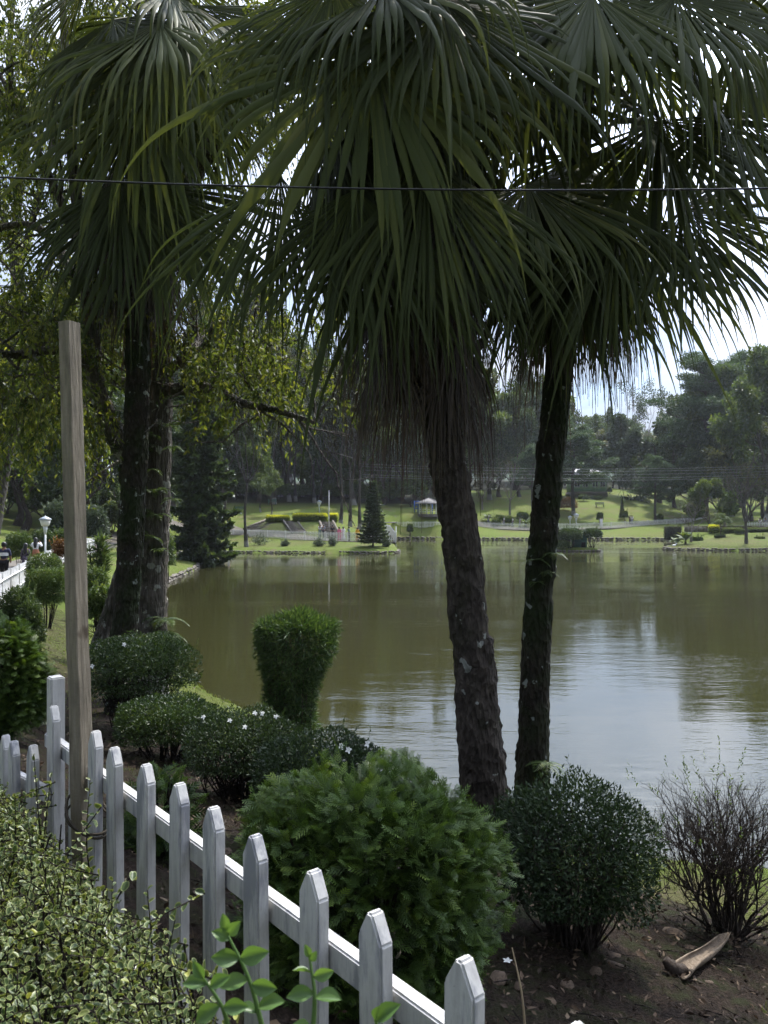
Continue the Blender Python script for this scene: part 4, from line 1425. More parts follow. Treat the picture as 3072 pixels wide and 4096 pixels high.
# behind the left lawn and the path
for a in [('broad_b', 60, 1380, 78), ('broad_a', 260, 1330, 84), ('broad_c', 420, 1250, 92), ('broad_b', 150, 1300, 100), ('tall', 330, 1050, 105), ('broad_a', -150, 1200, 88), ('broad_c', 20, 1200, 110),
          ('tall', 560, 1050, 112), ('broad_b', 640, 1250, 118), ('broad_a', 480, 1200, 128), ('broad_b', 330, 1500, 70), ('broad_b', 480, 1450, 78), ('broad_c', -60, 1400, 68), ('broad_b', 220, 1250, 92), ('broad_b', 560, 1300, 96), ('broad_b', 90, 1500, 74)]:
    wood(*a, 'in the wood beside the path and its lawn', G2, 13 if a[0] != 'tall' else 10)
# above the far lawn
for a in [('tall', 820, 1150, 142), ('broad_c', 940, 1250, 150), ('tall', 1040, 1100, 152), ('broad_a', 1120, 1300, 146), ('tall', 1210, 1350, 148), ('broad_c', 1300, 1430, 150), ('tall', 1390, 1380, 150), ('broad_a', 1480, 1430, 152),
          ('broad_c', 1570, 1420, 160), ('tall', 1650, 1400, 165), ('broad_b', 1740, 1400, 170), ('broad_b', 1010, 1350, 170), ('broad_b', 1250, 1400, 172), ('broad_b', 1440, 1450, 175), ('broad_b', 800, 1300, 160), ('broad_b', 1600, 1550, 150), ('broad_b', 1140, 1550, 165), ('broad_b', 1330, 1600, 168), ('broad_b', 900, 1550, 165)]:
    wood(*a, 'in the wood above the far lawn', G1, 15 if a[0] != 'tall' else 11)
# far hillside to the right
for a in [('broad_b', 1850, 1450, 165), ('broad_c', 1950, 1480, 175), ('broad_b', 2060, 1450, 180), ('broad_a', 2160, 1500, 190), ('broad_b', 2280, 1560, 200), ('broad_b', 2420, 1640, 210), ('broad_b', 2000, 1700, 160), ('broad_b', 1880, 1750, 150),
          ('broad_b', 2760, 1620, 205), ('broad_b', 2900, 1560, 200), ('broad_b', 2480, 1790, 230), ('broad_b', 2580, 1780, 215), ('broad_b', 3150, 1500, 190), ('broad_b', 2950, 1750, 160), ('broad_b', 2780, 1820, 170), ('broad_b', 3100, 1800, 150)]:
    wood(*a, 'on the far wooded hillside beyond the green house', G3, 17)

ur = random.Random(9)
for a in [('broad_b', 1030, 1500, 136), ('broad_c', 1160, 1420, 137), ('tall', 1100, 1300, 133), ('broad_b', 1290, 1500, 134), ('broad_a', 1420, 1520, 132), ('broad_b', 1530, 1560, 136), ('broad_b', 1620, 1600, 142), ('broad_c', 1760, 1500, 142), ('broad_b', 880, 1500, 138), ('broad_a', 760, 1480, 132), ('broad_b', 690, 1500, 124)]:
    wood(*a, 'close behind the lawn with the lime hedges', 'trees close behind the lime hedge lawn', 13 if a[0] != 'tall' else 9)
for a in [('broad_b', 1850, 1560, 150), ('broad_a', 1960, 1580, 156), ('broad_b', 2080, 1560, 160), ('pine_b', 2180, 1560, 165), ('broad_b', 2300, 1640, 172), ('broad_c', 2420, 1720, 182), ('broad_b', 2700, 1600, 158), ('broad_b', 2800, 1560, 150), ('broad_a', 2930, 1480, 146), ('broad_b', 3060, 1420, 140), ('pine_b', 2940, 1430, 152), ('broad_b', 2770, 1800, 142), ('broad_b', 2870, 1830, 138), ('broad_b', 3000, 1800, 134)]:
    wood(*a, 'around the lawn hill with the green house', 'trees around the lawn hill', 14)
for i in range(34):      # undergrowth at the foot of the woods
    px = 560 + i * 36 + ur.uniform(-15, 15); d_ = ur.uniform(146, 176)
    plant_tree('low', 'undergrowth_tree', 'low dark tree of the undergrowth above the far lawn', px, d_, ur.uniform(8, 12), ur.uniform(10, 13), group='undergrowth of the far wood')
for i in range(30):
    px = 640 + i * 33 + ur.uniform(-14, 14); d_ = ur.uniform(137, 147)
    plant_tree('low', 'undergrowth_bush', 'leafy bush at the foot of the far wood', px, d_, ur.uniform(2.6, 5.0), ur.uniform(4.5, 7.5), group='bushes at the foot of the far wood', cat='bush')
for i in range(20):
    px = -120 + i * 38 + ur.uniform(-15, 15); d_ = ur.uniform(80, 105)
    plant_tree('low', 'undergrowth_tree', 'low dark tree of the undergrowth behind the path lawn', px, d_, ur.uniform(4.5, 7.5), ur.uniform(6, 9), group='undergrowth of the path wood')
for i in range(30):
    px = 1800 + i * 46 + ur.uniform(-18, 18); d_ = ur.uniform(178, 215)
    plant_tree('low', 'undergrowth_tree', 'low dark tree of the undergrowth on the far hillside', px, d_, ur.uniform(9, 14), ur.uniform(12, 16), group='undergrowth of the far hillside')
for i in range(26):
    px = 300 + i * 112 + ur.uniform(-40, 40); d_ = ur.uniform(225, 265)
    wood(ur.choice(['broad_a', 'broad_b', 'broad_c']), px, ur.uniform(1400, 1560) if px < 1900 else ur.uniform(1660, 1760), d_, 'in the farthest row of the woods', 'farthest row of the woods', 22)

# single trees that stand out
plant_tree('pine', 'pine_tree', 'clumpy dark pine standing in front of the pale green house', 2295, 141, top_h(2295, 1715, 141), 13)
plant_tree('pine', 'pine_tree', 'small pine with leaning trunk at the edge of the lawn hill', 2620, 138, top_h(2620, 1830, 138), 8.5)
plant_tree('pine', 'pine_tree', 'bright green pine beside the bare trees left of the mossy palm', 2130, 140, top_h(2130, 1790, 140), 8)
plant_tree('round', 'rounded_tree', 'dense rounded grey-green tree at the top of the lawn hill', 2640, 162, top_h(2640, 1610, 162), 22)
plant_tree('pine_b', 'pine_tree', 'largest spreading pine over the rounded grey-green tree', 2820, 147, top_h(2820, 1430, 147), 21)
plant_tree('broad_a', 'leafy_tree', 'tall leafy tree rising above the big pine at the water side', 3060, 120, top_h(3060, 1380, 120), 15)
plant_tree('broad_c', 'leafy_tree', 'olive leafy tree behind the bare tree with whitewashed foot', 2990, 128, top_h(2990, 1650, 128), 14)
plant_tree('wispy', 'wispy_tree', 'thin wispy tree seen against the sky and distant hill', 2555, 190, top_h(2555, 1520, 190), 13)
plant_tree('low', 'low_tree', 'low spreading olive tree behind the yellow clipped shrub', 2850, 112, top_h(2850, 1920, 112), 8.5)
plant_tree('bare', 'bare_tree', 'leafless grey-brown tree left of the mossy palm trunk', 2040, 139, top_h(2040, 1790, 139), 8.5)
plant_tree('bare', 'bare_tree', 'leafless pinkish tree above the spiky cycad', 1930, 142, top_h(1930, 1850, 142), 8)
plant_tree('bare', 'bare_tree', 'small leafless tree beside the broad-leaved plant', 2765, 91.5, top_h(2765, 1965, 91.5), 6)
plant_tree('bare_b', 'bare_tree', 'bare tree with whitewashed foot on the brown bank', 2985, 88.5, top_h(2985, 1800, 88.5), 6.5)
plant_tree('bare', 'bare_tree', 'leafless twiggy tree behind the low olive tree', 2900, 118, top_h(2900, 1850, 118), 8)
plant_tree('layered', 'conifer_tree', 'young conifer with level layered branches at the tip of the point', 1492, 82.3, top_h(1492, 1915, 82.3), 3.7)
plant_tree('dark_conifer', 'conifer_tree', 'broad dark drooping conifer behind the whitewashed big tree', 800, 62, top_h(800, 1300, 62), 5.4, base=0.9)
plant_tree('broad_a', 'leafy_tree', 'forked tree with whitewashed foot behind the point fence', 885, 103, top_h(885, 1600, 103), 9)
plant_tree('tall', 'slender_tree', 'slender tree with whitewashed foot in front of the point fence', 988, 84, top_h(988, 1500, 84), 6)
plant_tree('small', 'young_tree', 'young tree with dark stem behind the lime hedge on the lawn', 1082, 112, top_h(1082, 1880, 112), 4.5)
plant_tree('small', 'young_tree', 'young tree with thin curved stem beside the green bench', 1045, 118, top_h(1045, 1890, 118), 4)
for px, d_, tp_ in ((1360, 108, 1430), (1400, 112, 1450), (1440, 114, 1470), (1185, 138, 1400), (1260, 135, 1420)):
    plant_tree('tall', 'slender_tree', 'tall slender whitewashed tree at the edge of the wood', px, d_, top_h(px, tp_, d_), 8, group='slender trees at the edge of the wood')
plant_tree('low', 'low_tree', 'leafy bush tree hanging over the gazebo', 1640, 136, top_h(1640, 1900, 136), 9)

# ------------------------------------------------------------------ big whitewashed tree by the near bank
D = 13.2
bx_, by_ = (575 - 1536) / FPX * D, D
bz = gz(bx_, by_)
bt = thing('big_tree', 'big old tree with whitewashed foot, mossy limbs and ferny trunk on the near bank', 'tree', (bx_, by_, bz))


def PB(px, py, d=D):
    return P(px, py, d) - Vector((bx_, by_, bz))


tb = MB()
limb(tb, [PB(580, 2900), PB(590, 2560), PB(603, 2300), PB(618, 2000), PB(632, 1700), PB(640, 1350), PB(655, 950), PB(690, 400), PB(720, -200)], [0.42, 0.33, 0.28, 0.26, 0.235, 0.225, 0.21, 0.17, 0.13], 22, 1, 0.035, 14)
limb(tb, [PB(385, 2600, D - .2), PB(430, 2480, D), PB(480, 2330), PB(540, 2100)], [0.13, 0.13, 0.15, 0.10], 12, 2, 0.05)
PL = {}
PL['a'] = limb(tb, [PB(600, 1930), PB(520, 1830, D - .3), PB(430, 1680, D - .5), PB(375, 1480, D - .6), PB(365, 1250, D - .7), PB(330, 1000, D - .8), PB(280, 500, D - 1), PB(250, 0, D - 1.2)], [0.22, 0.19, 0.16, 0.145, 0.13, 0.11, 0.08, 0.05], 12, 3, 0.06, 10)
PL['b'] = limb(tb, [PB(375, 1470, D - .6), PB(300, 1430, D - 1), PB(200, 1400, D - 1.6), PB(90, 1420, D - 2), PB(-60, 1410, D - 2.4)], [0.10, 0.085, 0.07, 0.06, 0.045], 10, 4, 0.05)
PL['c'] = limb(tb, [PB(640, 1560), PB(740, 1555, D - .4), PB(850, 1555, D - .8), PB(960, 1610, D - 1), PB(1100, 1640, D - 1.3), PB(1260, 1690, D - 1.6)], [0.13, 0.10, 0.085, 0.07, 0.055, 0.03], 10, 5, 0.06)
PL['d'] = limb(tb, [PB(645, 1500), PB(740, 1430, D - .3), PB(830, 1330, D + .3), PB(940, 1290, D + .3), PB(1080, 1400, D + .4)], [0.10, 0.08, 0.065, 0.05, 0.03], 10, 6, 0.06)
PL['e'] = limb(tb, [PB(560, 1560, D + .4), PB(470, 1520, D + .6), PB(380, 1510, D + .8), PB(300, 1520, D + 1)], [0.10, 0.085, 0.07, 0.04], 10, 7, 0.06)
PL['f'] = limb(tb, [PB(650, 1050), PB(780, 700, D - .3), PB(950, 420, D - .5), PB(1200, 180, D - .7), PB(1420, 60, D - .9)], [0.15, 0.13, 0.12, 0.10, 0.08], 10, 8, 0.05)
PL['g'] = limb(tb, [PB(680, 500), PB(620, 100, D + 1), PB(500, -300, D + 2)], [0.14, 0.1, 0.06], 8, 9, 0.05)
PL['h'] = limb(tb, [PB(370, 1250, D - .7), PB(200, 950, D - .5), PB(60, 900, D - .4), PB(-100, 950, D - .3)], [0.09, 0.075, 0.06, 0.04], 8, 10, 0.05)
PL['i'] = limb(tb, [PB(495, 1830), PB(420, 1880, D - .4), PB(340, 1930, D - .7)], [0.03, 0.02, 0.012], 6, 11, 0.05)
PL['j'] = limb(tb, [PB(330, 1000, D - .8), PB(150, 600, D - 1), PB(0, 300, D - 1.2)], [0.08, 0.06, 0.03], 8, 12, 0.05)
tips = []
rs = np.random.default_rng(500)
for k_, pa in PL.items():
    if k_ == 'i':
        continue
    for q in np.linspace(0.3, 1, 8):
        p = pa[int(q * (len(pa) - 1))]
        for _ in range(1 if k_ in 'ahj' else 2):
            dv = norm(rs.normal(0, 1, 3) + np.array([0, 0, 0.35]))
            grow(rs, tb, p, dv, rs.uniform(0.7, 1.2), 0.024, 1, tips, 0.0, 0.8, (2, 3), 0.2, 4)
tb.build('trunk', 'bark_big', bt, True)
# hanging leafy sprays
lb = MB(); twig = MB()
for (p, d) in tips:
    w_ = np.array(p) + np.array([bx_, by_, bz])
    wpx, wpy = w_[0] / w_[1] * FPX + 1536, 2048 - (w_[2] - CZ) / w_[1] * FPX
    if 400 < wpx < 730 and wpy > 1380:
        continue
    if 2048 - (w_[2] - CZ) / w_[1] * FPX > 1660 and w_[0] / w_[1] * FPX + 1536 > 660:
        continue
    for _ in range(3):
        L_ = rs.uniform(0.35, 0.8) * (0.4 if p[0] > 0.3 and p[2] < 5.2 else 1)
        n = 24
        s = np.linspace(0.05, 1, n)
        q = p + rs.normal(0, 0.18, 3)
        dd = norm(d + rs.normal(0, 0.5, 3))
        pts = q + dd * (s * L_ * 0.6)[:, None] + np.array([0, 0, -1.0]) * (s ** 1.6 * L_)[:, None] + rs.normal(0, 0.03, (n, 3))
        ax = rs.normal(0, 0.55, (n, 3)) + np.array([0, 0, -0.9]) + dd * 0.3
        twig.tube(pts[::4], np.linspace(0.006, 0.002, len(pts[::4])), 3, False)
        leaves(lb, rs, pts, ax, rdir(rs, n), rs.uniform(0.07, 0.13, n), rs.uniform(0.028, 0.046, n), 'oval', rnd=rs.normal(0.5, 0.22, n) + rs.normal(0, 0.1))
lb.build('crown', 'leaf_big', bt)
twig.build('twigs', 'bark_brown', bt)
# a second tree of the same wood, its grey trunk leaning in at the edge
D2 = 27.0
lx, ly = (-70 - 1536) / FPX * D2, D2
lz = gz(lx, ly)
lt = thing('leaning_tree', 'grey-trunked leaning tree with hanging foliage left of the timber stake', 'tree', (lx, ly, lz))


def PL2(px, py, d=D2):
    return P(px, py, d) - Vector((lx, ly, lz))


tb = MB(); lb = MB(); tips = []
limb(tb, [PL2(-80, 2280), PL2(-40, 2100), PL2(0, 1900), PL2(40, 1720), PL2(75, 1540), PL2(90, 1350), PL2(60, 1000), PL2(100, 500)], [0.42, 0.36, 0.31, 0.29, 0.26, 0.22, 0.17, 0.1], 14, 21, 0.04, 8)
for q in ([PL2(35, 1750), PL2(95, 1640), PL2(140, 1500), PL2(230, 1350)], [PL2(80, 1500), PL2(20, 1300), PL2(-80, 1100)], [PL2(85, 1300), PL2(180, 1100), PL2(260, 900)], [PL2(70, 1100), PL2(150, 800), PL2(220, 500), PL2(200, 200)], [PL2(60, 1000), PL2(-40, 700), PL2(-80, 400)],
          [PL2(90, 600), PL2(40, 250), PL2(60, -100)], [PL2(200, 500), PL2(330, 300), PL2(420, 100)]):
    pa = limb(tb, q, [0.14, 0.11, 0.08, 0.05][:len(q)], 8, 22, 0.05)
    for f in np.linspace(0.35, 1, 6):
        for _ in range(2):
            grow(rs, tb, pa[int(f * (len(pa) - 1))], norm(rs.normal(0, 1, 3) + np.array([0, 0, 0.2])), rs.uniform(0.9, 1.6), 0.03, 1, tips, 0, 0.8, (2, 3), 0.2, 4)
tb.build('trunk', 'bark_grey', lt, True)
for (p, d) in tips:
    for _ in range(2):
        L_ = rs.uniform(0.6, 1.3)
        n = 26
        s = np.linspace(0.05, 1, n)
        q = p + rs.normal(0, 0.25, 3)
        dd = norm(d + rs.normal(0, 0.5, 3))
        pts = q + dd * (s * L_ * 0.6)[:, None] + np.array([0, 0, -1.0]) * (s ** 1.5 * L_)[:, None] + rs.normal(0, 0.08, (n, 3))
        leaves(lb, rs, pts, rs.normal(0, 0.55, (n, 3)) + np.array([0, 0, -0.9]), rdir(rs, n), rs.uniform(0.14, 0.24, n), rs.uniform(0.06, 0.10, n), 'oval', rnd=rs.normal(0.45, 0.22, n) + rs.normal(0, 0.12))
lb.build('crown', 'leaf_big', lt)
# ------------------------------------------------------------------ shrubs
def dome_pts(rs, n, w, dpt, z0, z1, shell=0.25, noise_amp=0.06, flat_top=2.6, under=0.35):
    """points near the surface of a clipped dome between heights z0 and z1"""
    u = rs.uniform(0, 2 * math.pi, n)
    v = np.arccos(np.clip(rs.uniform(-under, 1, n), -1, 1))
    ph = math.pi / 2 - v
    e = 2.0 / flat_top
    cx = np.sign(np.cos(ph)) * np.abs(np.cos(ph)) ** e
    sz = np.sign(np.sin(ph)) * np.abs(np.sin(ph)) ** e
    lob = 1 + noise_amp * (np.sin(3 * u + 1.1) * np.cos(4 * ph) + np.sin(5 * u + 2 * ph) * 0.7 + np.sin(9 * u - 5 * ph) * 0.45)
    q = (1 - shell * rs.random(n) ** 1.8) * lob
    zc = z0 + (z1 - z0) * 0.42
    up, dn = z1 - zc, zc - z0
    x = w / 2 * cx * np.cos(u) * q
    y = dpt / 2 * cx * np.sin(u) * q
    z = zc + np.where(sz > 0, up, dn) * sz * q
    nrm = norm(np.stack([x / (w / 2) ** 2, y / (dpt / 2) ** 2, (z - zc) / np.where(sz > 0, up, dn) ** 2], 1))
    return np.stack([x, y, z], 1), nrm


def shrub(name, label, px, D, py_top, w_px, leafm, n=8000, L=0.035, W=0.014, z0=0.3, stems=26, tpl='diamond', shell=0.3, flat=2.6, group=None, dpt=None, py_base=None, barkm='twig_dark', sprouts=14,
          noise_amp=0.06, rough=0.9, seed=None, stem_r=0.012, under=0.35, sink=0.03, cat='shrub', h=None):
    sd_ = seed or (int(px) * 7 + int(py_top))
    rs = np.random.default_rng(sd_)
    x = (px - 1536) / FPX * D
    z = gz(x, D) - sink
    if h is None:
        h = (CZ - (py_top - 2048) / FPX * D) - z
    w = w_px / FPX * D
    dp = dpt or w * 0.9
    t_ = thing(name, label, cat, (x, D, z), 0, group)
    sb = MB()
    for i in range(stems):
        a = rs.uniform(0, 2 * math.pi)
        f = math.sqrt(rs.random())
        b = np.array([math.cos(a) * 0.07 * w, math.sin(a) * 0.07 * w, 0])
        e = np.array([math.cos(a) * w * 0.42 * f, math.sin(a) * dp * 0.42 * f, h * rs.uniform(0.6, 0.88) * (1 - 0.2 * f)])
        m_ = b + (e - b) * 0.45 + rs.normal(0, 0.07 * w, 3) + np.array([0, 0, 0.05 * h])
        pa = smooth_path([b - np.array([0, 0, 0.1]), m_, e], 4)
        sb.tube(pa, np.linspace(stem_r, stem_r * 0.35, len(pa)), 5, False)
        for _ in range(3):
            j = rs.integers(3, len(pa))
            e2 = pa[j] + norm(rs.normal(0, 1, 3) + np.array([0, 0, 0.9])) * h * rs.uniform(0.12, 0.3)
            sb.tube([pa[j], (pa[j] + e2) / 2 + rs.normal(0, 0.01, 3), e2], [stem_r * 0.4, stem_r * 0.3, stem_r * 0.15], 4, False)
    sb.build('stems', barkm, t_)
    lb = MB()
    pts, nr = dome_pts(rs, n, w, dp, h * z0, h, shell, noise_amp, flat, under)
    ax = norm(nr * 0.75 + rdir(rs, n) * rough + np.array([0, 0, 0.25]))
    tone = 0.10 * np.sin(pts[:, 0] * 9 / w + 1.7) + 0.10 * np.sin(pts[:, 1] * 8 / w + pts[:, 2] * 7 / w)
    leaves(lb, rs, pts, ax, rdir(rs, n) + nr, L * rs.uniform(0.7, 1.3, n), W * rs.uniform(0.75, 1.25, n), tpl, rnd=rs.normal(0.42, 0.2, n) + tone)
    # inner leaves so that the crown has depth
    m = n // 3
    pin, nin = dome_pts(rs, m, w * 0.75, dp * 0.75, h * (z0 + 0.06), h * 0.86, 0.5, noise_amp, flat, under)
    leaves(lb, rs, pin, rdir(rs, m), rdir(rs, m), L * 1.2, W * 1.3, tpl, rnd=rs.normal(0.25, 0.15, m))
    for _ in range(sprouts):
        k = rs.integers(0, n)
        if nr[k][2] < 0.2:
            continue
        ns = 9
        d_ = norm(nr[k] * 0.5 + np.array([0, 0, 1.0]) + rs.normal(0, 0.25, 3))
        s = np.linspace(0, 1, ns)
        q = pts[k] + d_ * (s * L * rs.uniform(2, 3.8))[:, None]
        leaves(lb, rs, q, d_ + rdir(rs, ns) * 0.8, rdir(rs, ns), L * 0.9, W, tpl, rnd=rs.normal(0.75, 0.15, ns))
    lb.build('foliage', leafm, t_, kind='stuff')
    return t_


def flowers(label, host, pts, size=0.05):
    for i, (px, py, D) in enumerate(pts):
        rs = np.random.default_rng(int(px) + 11)
        p = P(px, py, D)
        f = thing('azalea_flower', label, 'flower', p, 0, label)
        mb = MB()
        for k in range(5):
            a = k * 1.2566 + rs.normal(0, 0.15)
            d_ = np.array([math.cos(a) * 0.9, -0.5, math.sin(a) * 0.9 + 0.3])
            leaves(mb, rs, np.zeros((1, 3)), d_[None], np.array([[0, -1, 0.6]]) + rs.normal(0, .2, (1, 3)), size, size * 0.62, 'oval', rnd=np.array([0.7]))
        mb.build('petals', 'petal', f)


AZ = 'clipped azalea bushes on the near bank'
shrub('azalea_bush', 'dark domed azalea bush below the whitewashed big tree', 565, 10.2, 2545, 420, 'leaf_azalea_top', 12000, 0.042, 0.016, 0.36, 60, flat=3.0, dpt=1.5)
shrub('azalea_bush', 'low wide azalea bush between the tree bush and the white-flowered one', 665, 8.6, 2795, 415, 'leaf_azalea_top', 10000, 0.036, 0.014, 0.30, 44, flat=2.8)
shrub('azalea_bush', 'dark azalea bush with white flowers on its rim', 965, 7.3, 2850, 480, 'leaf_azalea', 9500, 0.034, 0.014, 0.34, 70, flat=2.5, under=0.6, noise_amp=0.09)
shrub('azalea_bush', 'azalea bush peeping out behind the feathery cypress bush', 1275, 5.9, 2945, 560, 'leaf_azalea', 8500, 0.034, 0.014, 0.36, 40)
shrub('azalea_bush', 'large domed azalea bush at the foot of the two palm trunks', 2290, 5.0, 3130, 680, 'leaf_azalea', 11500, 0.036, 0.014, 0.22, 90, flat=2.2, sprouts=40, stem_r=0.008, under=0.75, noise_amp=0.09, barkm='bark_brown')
flowers('white azalea flower on the bush below the bamboo', None, [(815, 2868, 7.05), (920, 2882, 6.95), (980, 2908, 6.75), (1020, 2852, 7.1), (1050, 2854, 7.1), (1105, 2866, 7.1)], 0.028)
flowers('white azalea flower beside the feathery cypress tips', None, [(1365, 2985, 5.5), (1470, 2975, 5.6), (1395, 3000, 5.5)], 0.03)
flowers('white azalea flower on the bush below the big tree', None, [(370, 2665, 9.5), (498, 2578, 9.7)], 0.036)

# bamboo clipped to a goblet
bxp = (1160 - 1536) / FPX * 13.2
bb = thing('bamboo_clump', 'bamboo clump clipped into a goblet shape at the water edge', 'bamboo', (bxp, 13.2, gz(bxp, 13.2) - 0.03))
rs = np.random.default_rng(9)
H = CZ - (2455 - 2048) / FPX * 13.2 - (gz(bxp, 13.2))
lb, sb = MB(), MB()
n = 15000
f = rs.random(n) ** 0.75
u = rs.uniform(0, 2 * math.pi, n)
def gob(f):
    return np.interp(f, [0, .06, .2, .4, .55, .7, .82, .93, 1.0], [0.60, .48, .45, .47, .58, .74, .82, .76, .40])
shell = 1 - 0.3 * rs.random(n) ** 2
topm = rs.random(n) < 0.22
rad = 0.84 * gob(f) * (1 + 0.05 * np.sin(3 * u) + 0.04 * np.sin(7 * f * 3 + u * 2)) * shell
rad = np.where(topm, 0.64 * np.sqrt(rs.random(n)), rad)
zz = np.where(topm, H * (0.99 - 0.13 * (rad / 0.72) ** 2) + rs.normal(0, 0.035, n), H * f)
pts = np.stack([rad * np.cos(u) + 0.20 * np.clip(zz / H - 0.3, 0, 1), rad * np.sin(u), zz], 1)
pts += rs.normal(0, 0.02, pts.shape) + (0.035 * np.sin(pts[:, [1, 2, 0]] * 9))
nr = np.stack([np.cos(u), np.sin(u), np.where(topm, 1.5, 0.1)], 1)
ax = norm(nr * 0.5 + rdir(rs, n) * 0.8 + np.array([0, 0, -0.35])[None] * np.where(topm, -1.2, 1.0)[:, None])
leaves(lb, rs, pts, ax, rdir(rs, n) + nr, rs.uniform(0.08, 0.16, n), rs.uniform(0.014, 0.024, n), 'diamond', rnd=rs.normal(0.42, 0.25, n) + np.where(topm, 0.1, 0.0))
lb.build('foliage', 'leaf_bamboo', bb, kind='stuff')
for i in range(70):
    a = rs.uniform(0, 6.28); q = math.sqrt(rs.random())
    e = np.array([math.cos(a) * 0.55 * q, math.sin(a) * 0.55 * q, H * rs.uniform(0.8, 1.03 if i > 8 else 1.1)])
    sb.tube([(math.cos(a) * 0.36 * q, math.sin(a) * 0.36 * q, -0.05), (math.cos(a) * 0.42 * q, math.sin(a) * 0.42 * q, H * 0.5), e], [0.011, 0.009, 0.004], 5, False)
sb.build('canes', 'bark_brown', bb)

# feathery cypress bush
def spray_template():
    V, F, tip = [], [], []
    def blade(p, d, L, w, lift=0.0):
        i = len(V)
        nx = np.array([-d[1], d[0]])
        for s, k in ((0, 0.35), (0.5, 1.0), (1.0, 0.05)):
            for sg in (-1, 1):
                q = p + d * L * s + nx * w * k * sg
                V.append((q[0], q[1], -0.10 * q[0] ** 2 - 0.5 * q[1] ** 2 + 0.02)); tip.append(min(1, q[0] * 0.75 + s * 0.25))
        F.extend([(i, i + 1, i + 3), (i, i + 3, i + 2), (i + 2, i + 3, i + 5), (i + 2, i + 5, i + 4)])
    blade(np.array([0, 0]), np.array([1.0, 0]), 1.0, 0.024)
    for k, s in enumerate(np.linspace(0.16, 0.84, 5)):
        for sg in (-1, 1):
            s2 = s + (0.03 if sg > 0 else 0)
            d = norm(np.array([0.80, 0.62 * sg]))
            L = 0.40 * (1 - s2) ** 0.6 + 0.10
            blade(np.array([s2, 0.0]), d, L, 0.034)
    return np.array(V), np.array(F), np.array(tip)


SPV, SPF, SPT = spray_template()


def cypress(name, label, px, D, w_px, py_top, n, L, z0=0.02, dpt=None, seed=1, flat=2.3, leafm='leaf_thuja', py_base=None, drop=0.0, noise_amp=0.08):
    rs = np.random.default_rng(seed)
    x = (px - 1536) / FPX * D
    z = gz(x, D) - 0.04
    h = (CZ - (py_top - 2048) / FPX * D) - z
    w = w_px / FPX * D
    t_ = thing(name, label, 'shrub', (x, D, z))
    sb, lb = MB(), MB()
    for i in range(34):
        a = rs.uniform(0, 6.28); q = math.sqrt(rs.random())
        e = np.array([math.cos(a) * w * .4 * q, math.sin(a) * w * .36 * q, h * rs.uniform(0.5, 0.88)])
        sb.tube(smooth_path([(0.03 * math.cos(a), 0.03 * math.sin(a), -0.1), e * np.array([.5, .5, .4]), e], 4), np.linspace(0.016, 0.005, 9), 5, False)
    sb.build('stems', 'twig_dark', t_)
    pts, nr = dome_pts(rs, n, w, dpt or w * 0.85, h * z0, h, 0.28, noise_amp, flat, 0.6)
    ax = norm(nr * 0.75 + rdir(rs, n) * 0.8 + np.array([0, 0, 0.18 - drop]))
    pn = norm(np.array([0, 0, 1.0]) + rdir(rs, n) * 0.6)
    pts = pts - ax * L * 0.45
    leaves(lb, rs, pts, ax, pn, L * rs.uniform(0.65, 1.25, n), L * rs.uniform(0.75, 1.2, n), (SPV, SPF), rnd=rs.normal(0.42, 0.2, n), tip=SPT)
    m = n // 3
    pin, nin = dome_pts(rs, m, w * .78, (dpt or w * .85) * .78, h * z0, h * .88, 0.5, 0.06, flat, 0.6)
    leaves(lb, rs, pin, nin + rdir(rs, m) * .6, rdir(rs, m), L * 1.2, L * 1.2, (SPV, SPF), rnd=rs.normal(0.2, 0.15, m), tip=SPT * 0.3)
    lb.build('foliage', leafm, t_, kind='stuff')
    return t_


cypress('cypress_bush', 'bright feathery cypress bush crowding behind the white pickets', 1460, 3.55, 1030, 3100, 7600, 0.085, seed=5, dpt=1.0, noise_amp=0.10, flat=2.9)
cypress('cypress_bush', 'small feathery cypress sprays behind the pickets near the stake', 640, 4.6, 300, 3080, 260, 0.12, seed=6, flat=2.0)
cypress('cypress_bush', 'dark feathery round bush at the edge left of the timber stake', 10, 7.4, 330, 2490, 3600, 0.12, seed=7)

# round clipped shrubs along the path
shrub('clipped_shrub', 'bright mounded conifer shrub beside the path fence', 180, 27, 2215, 145, 'leaf_shrub', 5500, 0.09, 0.03, 0.12, 10)
shrub('clipped_shrub', 'flat-topped goblet conifer shrub with bare foot beside the path fence', 188, 20.5, 2275, 160, 'leaf_shrub', 6000, 0.075, 0.025, 0.30, 20, flat=3.0)
shrub('clipped_shrub', 'small loose conifer shrub with twin stems below the path fence', 75, 14.0, 2350, 150, 'leaf_dark', 3600, 0.07, 0.02, 0.30, 6, flat=2.0, stem_r=0.02)
shrub('clipped_shrub', 'loose green shrublet in front of the twin-stemmed conifer shrub', 115, 13.0, 2410, 110, 'leaf_dark', 2200, 0.07, 0.02, 0.25, 4, flat=2.0, stem_r=0.015)
shrub('clipped_shrub', 'yellow-tipped round shrub between the stake and the big tree', 385, 24, 2270, 95, 'leaf_shrub', 3800, 0.08, 0.03, 0.1, 8)
shrub('loose_shrub', 'open twiggy shrub with pale green top beside the buttress root', 410, 15.5, 2350, 125, 'leaf_shrub', 1900, 0.07, 0.035, 0.55, 22, 'oval', flat=3, stem_r=0.014)
shrub('loose_shrub', 'twiggy shrub with rust-tipped leaves beside the lamp', 250, 32, 2160, 75, 'leaf_rust', 1300, 0.10, 0.05, 0.6, 26, 'oval', stem_r=0.02)
shrub('clipped_shrub', 'dark round shrub in front of the lawn behind the man', 78, 40, 2130, 105, 'leaf_shrub', 4000, 0.12, 0.04, 0.1, 8)
